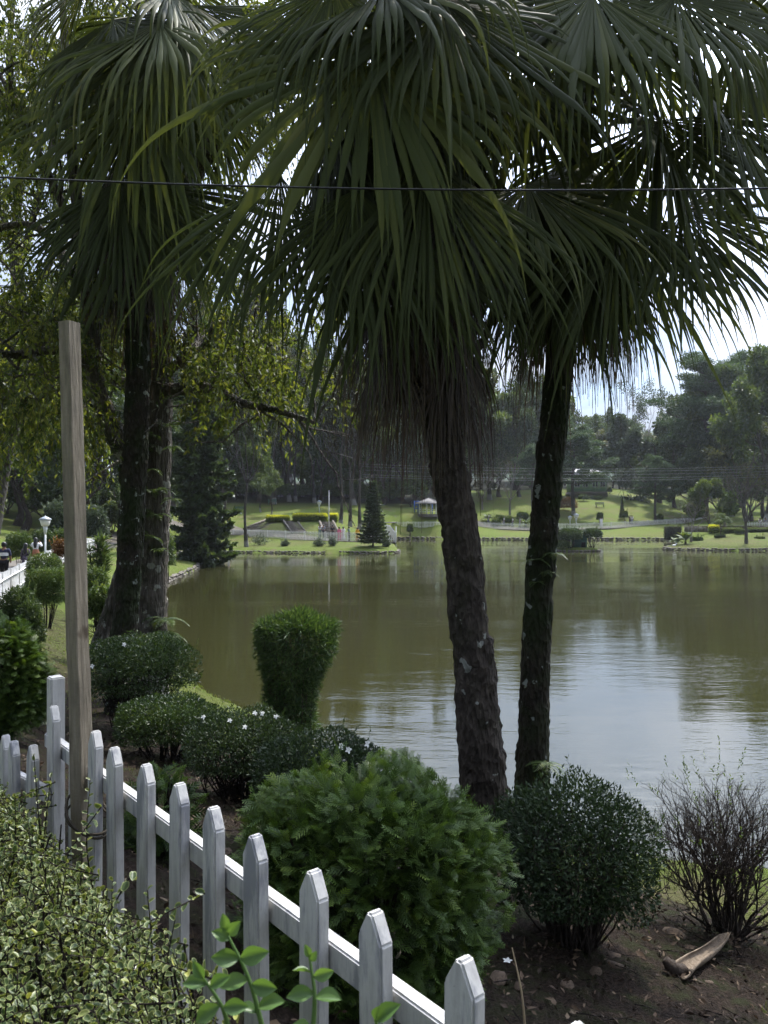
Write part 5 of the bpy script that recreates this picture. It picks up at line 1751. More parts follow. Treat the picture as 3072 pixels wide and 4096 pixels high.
shrub('clipped_shrub', 'round shrub behind the lamp post at the lawn edge', 172, 44, 2118, 90, 'leaf_dark', 3600, 0.12, 0.04, 0.08, 8)
shrub('clipped_shrub', 'small round shrub half hidden by the timber stake', 243, 46, 2118, 60, 'leaf_shrub', 2400, 0.12, 0.04, 0.08, 8)
shrub('loose_shrub', 'pale leafy shrub under the wood left of the stake', 225, 58, 2010, 90, 'leaf_silver', 3000, 0.22, 0.10, 0.1, 8)
shrub('loose_shrub', 'pale leafy shrub under the wood right of the stake', 370, 60, 2025, 110, 'leaf_silver', 3000, 0.22, 0.10, 0.1, 8)
for px, D, tp_, w_ in ((700, 45, 2135, 60), (690, 60, 2150, 70)):
    shrub('loose_shrub', 'small leafy shrub on the lawn spit behind the big tree', px - 30, D, tp_, w_, 'leaf_mid', 1400, 0.12, 0.05, 0.1, 8, group='shrubs on the lawn spit')
# strap-leaved plant
def strap_plant(name, label, px, D, py_top, w_px, leafm, n, W=0.05, seed=3, stems=9, tuftn=26):
    rs = np.random.default_rng(seed)
    x = (px - 1536) / FPX * D
    z = gz(x, D) - 0.03
    h = (CZ - (py_top - 2048) / FPX * D) - z
    w = w_px / FPX * D
    t_ = thing(name, label, 'plant', (x, D, z))
    sb, lb = MB(), MB()
    for i in range(stems):
        a = rs.uniform(0, 6.28); q = math.sqrt(rs.random())
        e = np.array([math.cos(a) * w * .36 * q, math.sin(a) * w * .36 * q, h * rs.uniform(0.35, 0.92) * (1 - .25 * q)])
        pa = smooth_path([(0.1 * math.cos(a), 0.1 * math.sin(a), -0.05), e * np.array([.6, .6, .5]), e], 4)
        sb.tube(pa, np.linspace(0.03, 0.02, 9), 5, False)
        for j in range(2, len(pa)):
            m = tuftn
            d_ = rdir(rs, m); d_[:, 2] = np.abs(d_[:, 2]) * 0.9 + 0.15
            leaves(lb, rs, np.repeat(pa[j][None], m, 0), d_, rdir(rs, m) + np.array([0, 0, 1.0]), rs.uniform(0.3, 0.55, m), W, 'blade', rnd=rs.normal(0.42, 0.25, m))
    sb.build('stems', 'bark_brown', t_)
    lb.build('leaves', leafm, t_, kind='stuff')
    return t_
strap_plant('dracaena_plant', 'tall strap-leaved plant between the stake and the big tree', 385, 30, 2055, 110, 'leaf_mid', 0)

# bare twiggy bush on the right bank
def bare_bush(label, px, D, py_top, w_px, seed):
    rs = np.random.default_rng(seed)
    x = (px - 1536) / FPX * D
    z = gz(x, D) - 0.04
    h = (CZ - (py_top - 2048) / FPX * D) - z
    w = w_px / FPX * D
    t_ = thing('bare_bush', label, 'shrub', (x, D, z))
    tb, tips = MB(), []
    def g(p, d, L, r, dep):
        n = 5
        pts = [p]
        for i in range(n):
            d = norm(d + rs.normal(0, 0.10, 3) + np.array([0, 0, 0.05]))
            pts.append(pts[-1] + d * L / n)
        tb.tube(pts, np.linspace(r, r * 0.62, n + 1), 5 if dep > 1 else 3, False)
        if dep == 0:
            tips.append((pts[-1], d)); return
        for c in range(3 if dep != 3 else 4):
            j = n if c == 0 else rs.integers(2, n + 1)
            nd = norm(d + norm(np.cross(d, rs.normal(0, 1, 3))) * rs.uniform(0.35, 0.75))
            g(pts[j], nd, L * rs.uniform(0.55, 0.8), r * rs.uniform(0.5, 0.66), dep - 1)
    for i in range(28):
        a = rs.uniform(0, 6.28); el = rs.uniform(0.6, 1.45)
        d = np.array([math.cos(a) * math.cos(el), math.sin(a) * math.cos(el), math.sin(el)])
        g(np.array([math.cos(a) * .07, math.sin(a) * .07, -0.05]), d, h * 0.42, rs.uniform(0.009, 0.015), 4)
    # keep inside the clipped outline
    for i, v in enumerate(tb.V):
        r_ = np.hypot(v[:, 0], v[:, 1])
        lim = w / 2 * np.interp(v[:, 2] / h, [0, .3, .7, 1], [0.25, .7, 1.0, .9])
        k = np.where(r_ > lim, lim / np.maximum(r_, 1e-6) * (1 + 0.10 * (r_ / np.maximum(lim, 1e-6) - 1)), 1.0)
        zc = np.where(v[:, 2] > h * 0.94, h * 0.94 + (v[:, 2] - h * 0.94) * 0.22, v[:, 2])
        tb.V[i] = np.stack([v[:, 0] * k, v[:, 1] * k, zc], 1)
    tb.build('stems', 'bark_brown', t_)
    lb = MB()
    for i in range(60):
        a = rs.uniform(0, 6.28); q = rs.uniform(0.2, 1)
        p = np.array([math.cos(a) * w / 2 * q, math.sin(a) * w / 2 * q, h * rs.uniform(0.9, 1.0)])
        if i > 22:
            p[2] = h * rs.uniform(0.5, 0.95)
        ns = 12 if i < 14 else 6
        s = np.linspace(0, 1, ns)
        d_ = norm(np.array([math.cos(a) * .3, math.sin(a) * .3, 1.0]) + rs.normal(0, .15, 3))
        pts = p + d_ * (s * (0.22 if i < 14 else 0.08))[:, None]
        leaves(lb, rs, pts, d_ + rdir(rs, ns) * 0.9, rdir(rs, ns), 0.026, 0.011, 'oval', rnd=rs.normal(0.5, .2, ns))
    lb.build('foliage', 'leaf_mid', t_, kind='stuff')
    return t_
bare_bush('nearly leafless twiggy bush on the grassy right bank', 2900, 6.0, 3110, 760, 15)

# variegated shrub in front of the pickets
def varieg_template():
    V, F, tip = [(0.5, 0, -0.02)], [], [0.0]
    n = 10
    for ring, sc, tv in ((0, 0.62, 0.25), (1, 1.0, 1.0)):
        for k in range(n):
            a = k * 2 * math.pi / n
            x = 0.5 - 0.5 * math.cos(a) * sc
            y = 0.5 * math.sin(a) * sc * (0.95 if 2 < k < 8 else 1)
            V.append((x, y, abs(y) * 0.35 - 0.10 * (x - .5) ** 2)); tip.append(tv)
    for k in range(n):
        k2 = (k + 1) % n
        F.append((0, 1 + k, 1 + k2))
        F.append((1 + k, 1 + n + k, 1 + n + k2)); F.append((1 + k, 1 + n + k2, 1 + k2))
    return np.array(V), np.array(F), np.array(tip)


VGV, VGF, VGT = varieg_template()


def broad_template():
    V, F = [], []
    xs = np.linspace(0, 1, 9)
    wd = [0.02, .20, .36, .46, .50, .47, .36, .20, .01]
    for x, w in zip(xs, wd):
        for k in (-1, -.5, 0, .5, 1):
            V.append((x, w * k, 0.10 * abs(k) * w * 4 - 0.16 * (x - .3) ** 2 + 0.015 * math.sin(x * 26) * abs(k)))
    for i in range(8):
        for j in range(4):
            a = i * 5 + j
            F.append((a, a + 5, a + 6, a + 1))
    return np.array(V), np.array(F)


BLV, BLF = broad_template()
vs = thing('variegated_shrub', 'cream-edged variegated shrub growing in front of the picket fence', 'shrub', (-0.85, 1.35, 2.68))
rs = np.random.default_rng(77)
sb, lb = MB(), MB()
org = np.array([-0.85, 1.35, 2.68])
cnt = 0
ntw = 2300
def vtop(x, y):
    """height of the shrub's surface over its spot, falling away to the right"""
    px = 1536 + x / y * FPX
    lim = np.interp(px, [-400, 0, 150, 400, 650, 760, 900, 1000], [3130, 3140, 3330, 3580, 3740, 3900, 4100, 4300])
    return CZ - (lim - 2048) / FPX * y
for i in range(ntw):
    # spot inside the strip between the camera and the fence
    al = rs.uniform(-0.5, 3.4)
    off = rs.uniform(0.10, 0.62)
    c = fa + fd * al * 0.72 - fn * off
    if c[1] < 0.75:
        continue
    zt = vtop(c[0], c[1]) - 0.02
    zt = min(zt, TOPZ - 0.02)
    dep = rs.random() ** 1.4 * 0.5
    z = zt - dep * (0.5 if off > 0.35 else 0.7)
    if z < 2.75:
        continue
    p = np.array([c[0], c[1], z])
    d = norm(np.array([-fn[0] * 0.35, -fn[1] * 0.35, 0.8]) + rs.normal(0, 0.45, 3))
    Ltw = rs.uniform(0.06, 0.14) if dep > 0.03 else rs.uniform(0.10, 0.22)
    nl = int(Ltw / 0.010)
    s = np.linspace(0, 1, nl)
    pa = p + d * ((s - 0.7) * Ltw)[:, None]
    sb.tube([pa[0], pa[nl // 2] + rs.normal(0, .002, 3), pa[-1]], [0.0018, 0.0014, 0.0008], 4, False)
    side = norm(np.cross(d, rs.normal(0, 1, 3)))
    alt = np.where(np.arange(nl) % 2, 1, -1)[:, None]
    rot = np.cos(np.arange(nl) * 0.8)[:, None]
    ax = side * alt * 0.8 + np.cross(d, side) * rot * 0.5 + d * 0.5 + rs.normal(0, 0.2, (nl, 3))
    sz = (0.012 + 0.011 * rs.random(nl)) * (1 - 0.35 * s)
    leaves(lb, rs, pa, ax, np.array([0, 0, 1.0]) + d * 0.6 + rs.normal(0, .45, (nl, 3)), sz, sz * 0.66, (VGV, VGF), rnd=rs.normal(0.45, 0.2, nl) + rs.normal(0, .1), tip=VGT)
for i in range(70):
    al = rs.uniform(-0.3, 2.2)
    c = fa + fd * al - fn * rs.uniform(0.15, 0.4)
    e = np.array([c[0], c[1], min(vtop(c[0], c[1]), TOPZ) - 0.1]) + rs.normal(0, .04, 3)
    if e[2] < 2.85:
        continue
    sb.tube(smooth_path([(c[0] + rs.normal(0, .1), c[1] + rs.normal(0, .1), 2.68), (e + np.array([c[0], c[1], 2.68])) / 2 + rs.normal(0, .04, 3), e], 4), np.linspace(0.006, 0.002, 9), 5, False)
# long upright shoots
for (px, py, D) in ((135, 3020, 1.95), (60, 3180, 1.8), (205, 3090, 2.0), (360, 3120, 2.1), (700, 3680, 1.35), (590, 3560, 1.5), (430, 3560, 1.6), (330, 3400, 1.7)):
    top = np.array(P(px, py, D)); bot = top + np.array([rs.normal(-.03, .03), rs.normal(0, .03), -0.34])
    pa = smooth_path([bot, (bot + top) / 2 + rs.normal(0, .012, 3), top], 12)
    sb.tube(pa, np.linspace(0.003, 0.001, len(pa)), 4, False)
    nl = len(pa)
    d = norm(top - bot)
    side = norm(np.cross(d, rs.normal(0, 1, 3)))
    alt = np.where(np.arange(nl) % 2, 1, -1)[:, None]
    ax = side * alt * 0.9 + d * 0.55 + rs.normal(0, .15, (nl, 3))
    sz = np.linspace(0.026, 0.013, nl)
    leaves(lb, rs, pa, ax, d + np.array([0, -0.8, 0.3]) + rs.normal(0, .3, (nl, 3)), sz, sz * 0.62, (VGV, VGF), rnd=rs.normal(0.6, .15, nl), tip=VGT)
for mb in (sb, lb):
    mb.V = [v - org for v in mb.V]
sb.build('stems', 'twig_dark', vs)
lb.build('foliage', 'leaf_variegated', vs, kind='stuff')

# fresh green shoots close to the camera, every leaf its own piece
def sprig(label, base, top, specs, seed):
    rs = np.random.default_rng(seed)
    b, tp_ = np.array(base), np.array(top)
    t_ = thing('leafy_shoot', label, 'shoot', b)
    pa = smooth_path([b * 0, (tp_ - b) * 0.5 + np.array([0.004, 0, 0.004]), tp_ - b], 10)
    sm = MB(); sm.tube(pa, np.linspace(0.0028, 0.0012, len(pa)), 6, False, rnd=0.8)
    sm.build('stem', 'leaf_sprig', t_, True)
    for (f, ax, L, W) in specs:
        mb = MB()
        p = pa[int(f * (len(pa) - 1))]
        tv = (BLV, BLF)
        leaves(mb, rs, p[None], np.array([ax]), np.array([[0, -0.75, 0.66]]) + rs.normal(0, .3, (1, 3)), L * 0.78, W * 0.80, tv, rnd=np.array([rs.uniform(.3, .9)]))
        mb.build('leaf', 'leaf_sprig', t_, True)


sprig('pale green leafy shoot bending before the middle pickets', P(1060, 4150, 0.74), P(900, 3720, 0.76),
      [(1.0, (-.1, -.1, 1), .022, .013), (.95, (.7, -.2, .8), .026, .016), (.93, (-.8, -.2, .5), .026, .016), (.72, (-1, -.2, .15), .036, .021), (.74, (1, -.2, .35), .040, .022), (.5, (-.9, -.3, -.1), .036, .020), (.48, (1, -.2, -.05), .034, .020), (.25, (.9, -.1, .3), .036, .022), (.2, (-.9, -.1, .3), .030, .018)], 1)
sprig('smaller leafy shoot lower down beside the bending one', P(930, 4180, 0.72), P(815, 3915, 0.72),
      [(1.0, (-.5, -.1, .9), .026, .013), (.9, (-.9, -.1, .1), .030, .016), (.85, (.8, -.1, .5), .03, .016), (.55, (-.8, -.1, -.5), .036, .02), (.5, (.9, -.1, .1), .032, .018)], 2)
sprig('leafy shoot with crossed leaves in front of a picket', P(1245, 4190, 0.72), P(1238, 3830, 0.74),
      [(1.0, (-.3, -.1, .9), .018, .010), (.97, (.5, -.1, .8), .016, .010), (.8, (-.9, -.1, .25), .024, .014), (.78, (.9, -.1, .3), .028, .015), (.55, (-1, -.2, .0), .034, .019), (.53, (1, -.2, .1), .034, .020), (.15, (-.8, -.1, .3), .028, .018), (.12, (.9, -.1, .3), .03, .018)], 3)
sprig('single dark leaf tip beside the last picket', P(1490, 4200, 0.8), P(1500, 4080, 0.8), [(.9, (.9, -.1, .75), .042, .022), (1.0, (.2, -.1, .9), .02, .012)], 4)
gs_ = thing('dry_grass_stalk', 'single dry orange-brown grass stalk beside the last picket', 'grass stalk', P(2110, 4300, 1.5))
mb = MB(); q0 = np.array(P(2110, 4300, 1.5))
mb.tube(smooth_path([q0 * 0, np.array(P(2090, 4000, 1.5)) - q0, np.array(P(2048, 3790, 1.52)) - q0], 6), np.linspace(0.0030, 0.0012, 13), 5, False, rnd=0.9)
mb.build('stalk', 'litter', gs_)

# ------------------------------------------------------------------ timber stake and its rope
sk_b, sk_t = P(352, 4196, 2.53), P(275, 1290, 2.53)
sk_b = sk_b + (sk_t - sk_b) * ((2.60 - sk_b.z) / (sk_t.z - sk_b.z))
st = thing('timber_stake', 'tall rough square timber stake tied upright to the picket fence', 'stake', sk_b)
bm = bmesh.new()
Hs = (sk_t - sk_b).length
srs = random.Random(2)
prev = None
NS = 26
for i in range(NS + 1):
    f = i / NS
    w = 0.056 - 0.006 * f
    ring = []
    ch = w * 0.14
    cs_ = [(-w / 2, -w / 2 + ch), (-w / 2 + ch, -w / 2), (w / 2 - ch * .4, -w / 2), (w / 2, -w / 2 + ch * .4), (w / 2, w / 2), (-w / 2, w / 2)]
    jx, jy = 0.0014 * math.sin(i * .7), 0.0012 * math.sin(i * 1.1 + 1)
    for (x, y) in cs_:
        ring.append(bm.verts.new((x + jx + srs.uniform(-.0009, .0009), y + jy + srs.uniform(-.0009, .0009), Hs * f)))
    if prev:
        for k in range(6):
            bm.faces.new((prev[k], prev[(k + 1) % 6], ring[(k + 1) % 6], ring[k]))
    else:
        bm.faces.new(ring[::-1])
    prev = ring
bm.faces.new(prev)
me = bpy.data.meshes.new('beam'); bm.to_mesh(me); bm.free()
o = obj('beam', me, 'timber', st)
dq = (sk_t - sk_b).normalized()
o.rotation_euler = (Vector((0, 0, 1)).rotation_difference(dq).to_matrix() @ Matrix.Rotation(R(-24), 3, 'Z')).to_euler()
rp = thing('rope', 'thin dark rope tying the timber stake to a picket', 'rope', P(345, 3230, 2.5))
q0 = np.array(P(345, 3230, 2.5))
c_st = np.array(P(330, 3240, 2.53)); c_pk = np.array([fb[0], fb[1], 0])
pts = []
cen = (c_st + np.array([fb[0], fb[1], c_st[2]])) / 2
dvec = norm(np.array([fb[0], fb[1], 0]) - np.array([c_st[0], c_st[1], 0]))
pv = np.array([-dvec[1], dvec[0], 0])
half = np.linalg.norm(np.array([fb[0], fb[1]]) - c_st[:2]) / 2 + 0.055
mb = MB()
for tl, zz_ in ((0.045, 0.0), (0.02, -0.012)):
    ring = []
    for a in np.linspace(0, 2 * math.pi, 40):
        ring.append(cen + dvec * half * math.cos(a) + pv * 0.052 * math.sin(a) * (1 + .2 * abs(math.sin(a))) + np.array([0, 0, zz_ - tl * math.cos(a)]))
    mb.tube(np.array(ring) - q0, 0.0042, 6, False)
mb.build('cord', 'rope', rp, True)

# ------------------------------------------------------------------ ground litter, stones, grass, driftwood
rs = np.random.default_rng(91)
def scatter(n, x0, x1, y0, y1, cond):
    q = np.stack([rs.uniform(x0, x1, n), rs.uniform(y0, y1, n)], 1)
    q = q[~in_lake(q)]
    return q[cond(q)]
def in_bank(q):
    d_, p_, s_ = seg_dist(q, FENCE)
    return s_ < 0
q = scatter(11000, -9, 6.5, 1.2, 24, in_bank)
q = q[rs.random(len(q)) < np.clip(1.25 - q[:, 1] / 26, 0.25, 1)]
q = np.concatenate([q, scatter(9000, -3, 6.5, 1.6, 9.5, in_bank)])
n = len(q)
z = land(q) + rs.uniform(0.012, 0.04, n)
mb = MB()
ax = rdir(rs, n); ax[:, 2] *= 0.5
sz = rs.uniform(0.018, 0.06, n) * np.where(rs.random(n) < 0.10, 1.6, 1.0)
leaves(mb, rs, np.column_stack([q, z]), ax, np.array([0, 0, 1.0]) + rs.normal(0, .7, (n, 3)), sz, sz * rs.uniform(.16, .5, n), 'diamond', rnd=rs.beta(1.8, 2.4, n))
o = mb.build('leaf_litter', 'litter'); tag(o, 'dry fallen leaves scattered over the bare bank', 'leaf litter', kind='stuff')
# clods and pebbles
mb = MB()
qc = scatter(2600, -4, 6.5, 1.5, 10, in_bank); zc_ = land(qc)
oc = np.array([[1, 0, 0], [-1, 0, 0], [0, 1, 0], [0, -1, 0], [0, 0, 1], [0, 0, -1]], float)
of = np.array([[0, 2, 4], [2, 1, 4], [1, 3, 4], [3, 0, 4], [2, 0, 5], [1, 2, 5], [3, 1, 5], [0, 3, 5]])
for (x_, y_), z_ in zip(qc, zc_):
    mb.add(np.array([x_, y_, z_ + .004]) + oc * rs.uniform(.3, 1.0, (6, 3)) * rs.uniform(.008, .024) * rs.choice([1, 1, 1, 1.9]), of)
o = mb.build('soil_clods', 'ground'); tag(o, 'crumbs and clods of soil on the bare bank', 'soil clods', kind='stuff')
# dry twigs
mb = MB()
for i in range(700):
    k = rs.integers(0, n)
    p = np.array([q[k][0], q[k][1], z[k] + .005])
    a = rs.uniform(0, 6.28); L_ = rs.uniform(.06, .28)
    e = p + np.array([math.cos(a) * L_, math.sin(a) * L_, 0]); e[2] = gz(e[0], e[1]) + .02
    mb.tube([p, (p + e) / 2 + rs.normal(0, .012, 3), e], [.0035, .003, .0015], 4, False)
o = mb.build('twig_litter', 'twig_dark'); tag(o, 'small dry twigs lying on the bare bank', 'twigs', kind='stuff')
# grass: a band along the water, loose tufts on the soil, greener bank to the left
q1 = scatter(52000, -9, 7.5, 5.5, 26, lambda q: in_bank(q) & (seg_dist(q, SHORE)[0] < 1.9))
q1 = q1[rs.random(len(q1)) < np.clip(9.5 / q1[:, 1], .2, 1)]
c2 = scatter(420, -9, 6, 1.6, 22, in_bank)
q2 = np.repeat(c2, 26, 0) + rs.normal(0, .05, (len(c2) * 26, 2))
q3 = scatter(16000, -11, -4.0, 9, 30, in_bank)
q = np.concatenate([q1, q2, q3]); q = q[~in_lake(q)]
n = len(q)
z = land(q)
hgt = rs.uniform(.035, .10, n) * np.where(np.arange(n) < len(q1), 1.15, 0.7)
ax = rdir(rs, n) * .55 + np.array([0, 0, 1.0])
mb = MB()
leaves(mb, rs, np.column_stack([q, z - .01]), ax, rdir(rs, n), hgt, rs.uniform(.003, .006, n) * np.clip(q[:, 1] / 7, 1, 2.2), 'blade', rnd=rs.normal(.5, .22, n))
o = mb.build('grass', 'grass_blade'); tag(o, 'short grass along the near water edge and in tufts on the soil', 'grass', kind='stuff')

BST = [rock_mesh('bank_stone', 60 + i, 2, 0.6) for i in range(5)]
for m_ in BST:
    m_.materials.append(MATS['stone_brown'])
stone_l = 'small smooth brown stone half sunk in the bare soil'
for (px, py, w_) in [(1990, 3910, 95), (2075, 3940, 55), (2270, 3940, 70), (2380, 3885, 65), (2460, 3860, 75), (2455, 3820, 60), (2560, 3590, 50), (2540, 3635, 40), (2690, 3735, 90), (2390, 3720, 60), (2640, 3690, 40), (2835, 3930, 40), (760, 3280, 45), (905, 3405, 55), (860, 3560, 45), (1560, 3990, 60), (640, 3560, 40), (540, 3420, 40), (970, 3340, 40)]:
    for D in np.arange(2.0, 9.0, 0.02):
        p = P(px, py, D)
        if p.z <= gz(p.x, p.y) + 0.01:
            break
    o = obj('bank_stone', BST[int(px) % 5], None, None, (p.x, p.y, gz(p.x, p.y) + 0.004))
    s_ = w_ / FPX * D
    o.scale = (s_ * 1.15, s_ * 0.85, s_ * 0.7)
    o.rotation_euler = (0, 0, px * .37)
    tag(o, stone_l, 'stone', 'stones on the bare bank')

# curled palm sheath on the soil
def on_ground(px, py):
    for D in np.arange(1.5, 12, 0.01):
        p = P(px, py, D)
        if p.z <= gz(p.x, p.y) + .01:
            return p
    return p
a_, b_ = on_ground(2725, 3905), on_ground(2905, 3800)
dw = thing('palm_sheath', 'curled pale palm sheath with split dark end lying on the soil', 'fallen sheath', a_)
ev = np.array(b_ - a_); ev[2] += .02
Lg = np.linalg.norm(ev); ed = norm(ev); sv = norm(np.cross(ed, (0, 0, 1.0))); uv = np.cross(sv, ed)
V = []
NA, NB = 15, 13
srs2 = np.random.default_rng(5)
for i in range(NA):
    f = i / (NA - 1)
    rr_ = np.interp(f, [0, .2, .6, .85, 1], [.062, .052, .045, .034, .006])
    for j in range(NB):
        g = -0.15 * math.pi + 1.3 * math.pi * j / (NB - 1)
        rim = 1 + .12 * math.sin(f * 9 + j)
        c_ = ed * Lg * (f * 1.12 - .06 + .04 * math.sin(j * 1.3) * (1 if f in (0, 1) else .2)) + uv * (.035 + .05 * f * f)
        V.append(c_ + (sv * math.cos(g) + uv * (-math.sin(g) * .8 + .15)) * rr_ * rim)
i = np.arange(NA - 1)[:, None] * NB; j = np.arange(NB - 1)[None]
me = raw_mesh('sheath', np.array(V), [np.stack([i + j, i + j + 1, i + NB + j + 1, i + NB + j], -1).reshape(-1, 4)], None, True)
o = obj('sheath', me, 'sheath_pale', dw)
md = o.modifiers.new('thick', 'SOLIDIFY'); md.thickness = 0.007
mb = MB()
mb.tube(smooth_path([ed * .03 + uv * .02, -ed * .03 - sv * .03 + uv * .035, -ed * .06 - sv * .09 + uv * .075], 5), [.050, .046, .046, .044, .043, .040, .040, .036, .034, .030, .024], 9, True, .16, srs2)
mb.build('broken_end', 'wood_dark', dw, True)
mb = MB()
for k in range(26):
    p0 = ed * Lg * srs2.uniform(.5, 1.5) + sv * srs2.normal(0, .12) + uv * srs2.uniform(-.03, .03)
    e0 = p0 + srs2.normal(0, .14, 3) * np.array([1, 1, .25])
    e0[2] = gz(a_.x + e0[0], a_.y + e0[1]) - a_.z + srs2.uniform(.01, .06); p0[2] = gz(a_.x + p0[0], a_.y + p0[1]) - a_.z + srs2.uniform(.0, .04)
    mb.tube(smooth_path([p0, (p0 + e0) / 2 + srs2.normal(0, .02, 3), e0], 4), np.linspace(.004, .0015, 9), 4, False)
o = mb.build('brushwood', 'twig_dark'); o.location = a_
tag(o, 'tangle of dark brushwood beside the curled palm sheath', 'brushwood', kind='stuff')
f_ = on_ground(2030, 3868)
fl = thing('fallen_flower', 'single white fallen flower on the soil near the last picket', 'flower', f_ + Vector((0, 0, .03)))
mb = MB()
for k in range(5):
    a = k * 1.2566
    leaves(mb, rs, np.zeros((1, 3)), np.array([[math.cos(a), math.sin(a), .35]]), np.array([[0, 0, 1.0]]), .032, .02, 'oval', rnd=np.array([.6]))
mb.build('petals', 'petal', fl)

# ------------------------------------------------------------------ ferns on the trunks
def frond_mesh(name, seed, nfr=7, L=0.35, leafm='leaf_fern', sp=1.0):
    r_ = np.random.default_rng(seed)
    mb = MB()
    for i in range(nfr):
        a = i * 2 * math.pi / nfr + r_.normal(0, .3)
        d0 = np.array([math.cos(a) * sp, math.sin(a) * sp, r_.uniform(.3, 1.0)])
        pts = [np.zeros(3)]; d = norm(d0)
        m = 16
        Lf = L * r_.uniform(.6, 1.15)
        for k in range(m):
            d = norm(d + np.array([0, 0, -.10]))
            pts.append(pts[-1] + d * Lf / m)
        pts = np.array(pts)
        mb.tube(pts, np.linspace(.004, .001, m + 1), 4, False, rnd=.3)
        s = np.linspace(.1, 1, m)
        sd_ = norm(np.cross(d0, (0, 0, 1.0)))
        for sg in (-1, 1):
            ax = sd_ * sg + norm(np.diff(pts, axis=0)) * .45 + np.array([0, 0, -.1])
            leaves(mb, r_, pts[1:], ax, np.tile([0, 0, 1.0], (m, 1)) + r_.normal(0, .15, (m, 3)), Lf * .30 * np.sin(np.pi * (.12 + .86 * s)) + .008, Lf * .065, 'diamond', rnd=r_.normal(.5, .2, m))
    me = mb.mesh(name)
    me.materials.append(MATS[leafm])
    return me


FRN = [frond_mesh('fronds', 700 + i, 7, .34) for i in range(3)]
frr = random.Random(6)


def fern(label, p, s, group, mesh=None):
    t_ = thing('fern', label, 'fern', p, frr.uniform(0, 6.28), group)
    t_.scale = (s, s, s)
    obj('fronds', mesh or FRN[frr.randrange(3)], None, t_)


for (px, py, s) in [(560, 1790, 1.0), (600, 1880, .9), (640, 1960, .8), (580, 1960, 1.0), (560, 2040, .9), (620, 2060, 1.0), (540, 2120, .8), (600, 2150, .8), (520, 2250, .7), (680, 1700, .8), (690, 1790, .7), (540, 1690, .9), (470, 2180, .7), (600, 1740, .8), (500, 1920, .7), (690, 2000, .7), (640, 2200, .6), (530, 2380, .6), (700, 1600, .8), (520, 1560, .8), (420, 1500, .9), (470, 1505, .9), (330, 1490, .8)]:
    fern('small fern sprouting from the trunk of the big tree', P(px, py, 12.78), s, 'ferns on the big tree')
for (px, py, d_, s) in [(2140, 2240, 7.84, .5), (2218, 2215, 7.84, .5), (2185, 2290, 7.82, .4), (2145, 2330, 7.84, .35)]:
    fern('fern perched halfway up the mossy palm trunk', P(px, py, d_), s, 'ferns on the mossy palm')
fern('pale drooping fern at the foot of the mossy palm', P(2190, 3060, 7.78), .8, None)
for (px, py, d_, s) in [(660, 2480, 13.0, 1.3), (668, 2540, 12.9, 1.2)]:
    fern('strap fern hanging from the whitewashed foot of the big tree', P(px, py, d_), s, 'ferns at the big tree foot')
# ------------------------------------------------------------------ small structures on the far bank
def gp(px, py, D):
    """spot on the ground under pixel column px at distance D"""
    x = (px - 1536) / FPX * D
    return Vector((x, D, gz(x, D)))


# gazebo with a grey hipped roof
g0 = gp(1715, 0, 126)
gaz = thing('gazebo', 'open garden gazebo with grey pyramid roof and pale posts', 'gazebo', g0)
mb = MB(); a6 = [i * math.pi / 3 + .26 for i in range(6)]
mb.add([(1.9 * math.cos(a), 1.9 * math.sin(a), z) for z in (-.3, .16) for a in a6], [np.array([[i, (i + 1) % 6, 6 + (i + 1) % 6, 6 + i] for i in range(6)]), np.array([[6, 7, 8, 9, 10, 11]])])
mb.build('floor', 'path_concrete', gaz)
for a in a6:
    mb = MB(); mb.tube([(1.6 * math.cos(a), 1.6 * math.sin(a), .1), (1.6 * math.cos(a), 1.6 * math.sin(a), 1.95)], .09, 8)
    mb.build('post', 'paint_white', gaz)
mb = MB()
ro = [(2.35 * math.cos(a), 2.35 * math.sin(a), 1.9) for a in a6]
ri = [(2.35 * math.cos(a), 2.35 * math.sin(a), 1.82) for a in a6]
mb.add(ro + [(0, 0, 2.75)] + ri, [np.array([[i, (i + 1) % 6, 6] for i in range(6)]), np.array([[7 + i, 7 + (i + 1) % 6, (i + 1) % 6, i] for i in range(6)]), np.array([[12, 11, 10, 9, 8, 7]])])
mb.build('roof', 'roof_grey', gaz)
for i in range(6):
    a, b = np.array(ro[i]), np.array([0, 0, 2.75])
    mb = MB(); mb.tube([a + (0, 0, .02), b + (0, 0, .03)], .05, 5); mb.build('roof_ridge', 'roof_grey', gaz)
for i in (0, 1, 2, 3):
    a, b = a6[i], a6[(i + 1) % 6]
    mb = MB(); mb.tube([(1.55 * math.cos(a), 1.55 * math.sin(a), .55), (1.55 * math.cos(b), 1.55 * math.sin(b), .55)], .05, 5)
    mb.tube([(1.55 * math.cos(a), 1.55 * math.sin(a), .9), (1.55 * math.cos(b), 1.55 * math.sin(b), .9)], .03, 5)
    mb.build('bench_rail', 'paint_white', gaz)
# blue play frame beside it
b0 = gp(1672, 0, 128)
pf_ = thing('play_frame', 'blue climbing frame beside the gazebo', 'play frame', b0)
for x in (-.6, 0, .6):
    for y in (-.4, .4):
        mb = MB(); mb.tube([(x, y, -.2), (x, y, 1.9 - .3 * (x == .6))], .07, 6); mb.build('post', 'paint_blue', pf_)
for z in (.6, 1.2, 1.8):
    mb = MB(); mb.box((0, -.4, z), (1.3, .07, .12)); mb.box((0, .4, z), (1.3, .07, .12)); mb.build('crossbar', 'paint_blue', pf_)
b1 = gp(1748, 0, 129)
pf2 = thing('play_frame', 'blue swing frame behind the gazebo', 'play frame', b1)
for x in (-.8, .8):
    mb = MB(); mb.tube([(x, -.6, -.2), (x, 0, 1.9)], .06, 6); mb.tube([(x, .6, -.2), (x, 0, 1.9)], .06, 6); mb.build('leg', 'paint_blue', pf2)
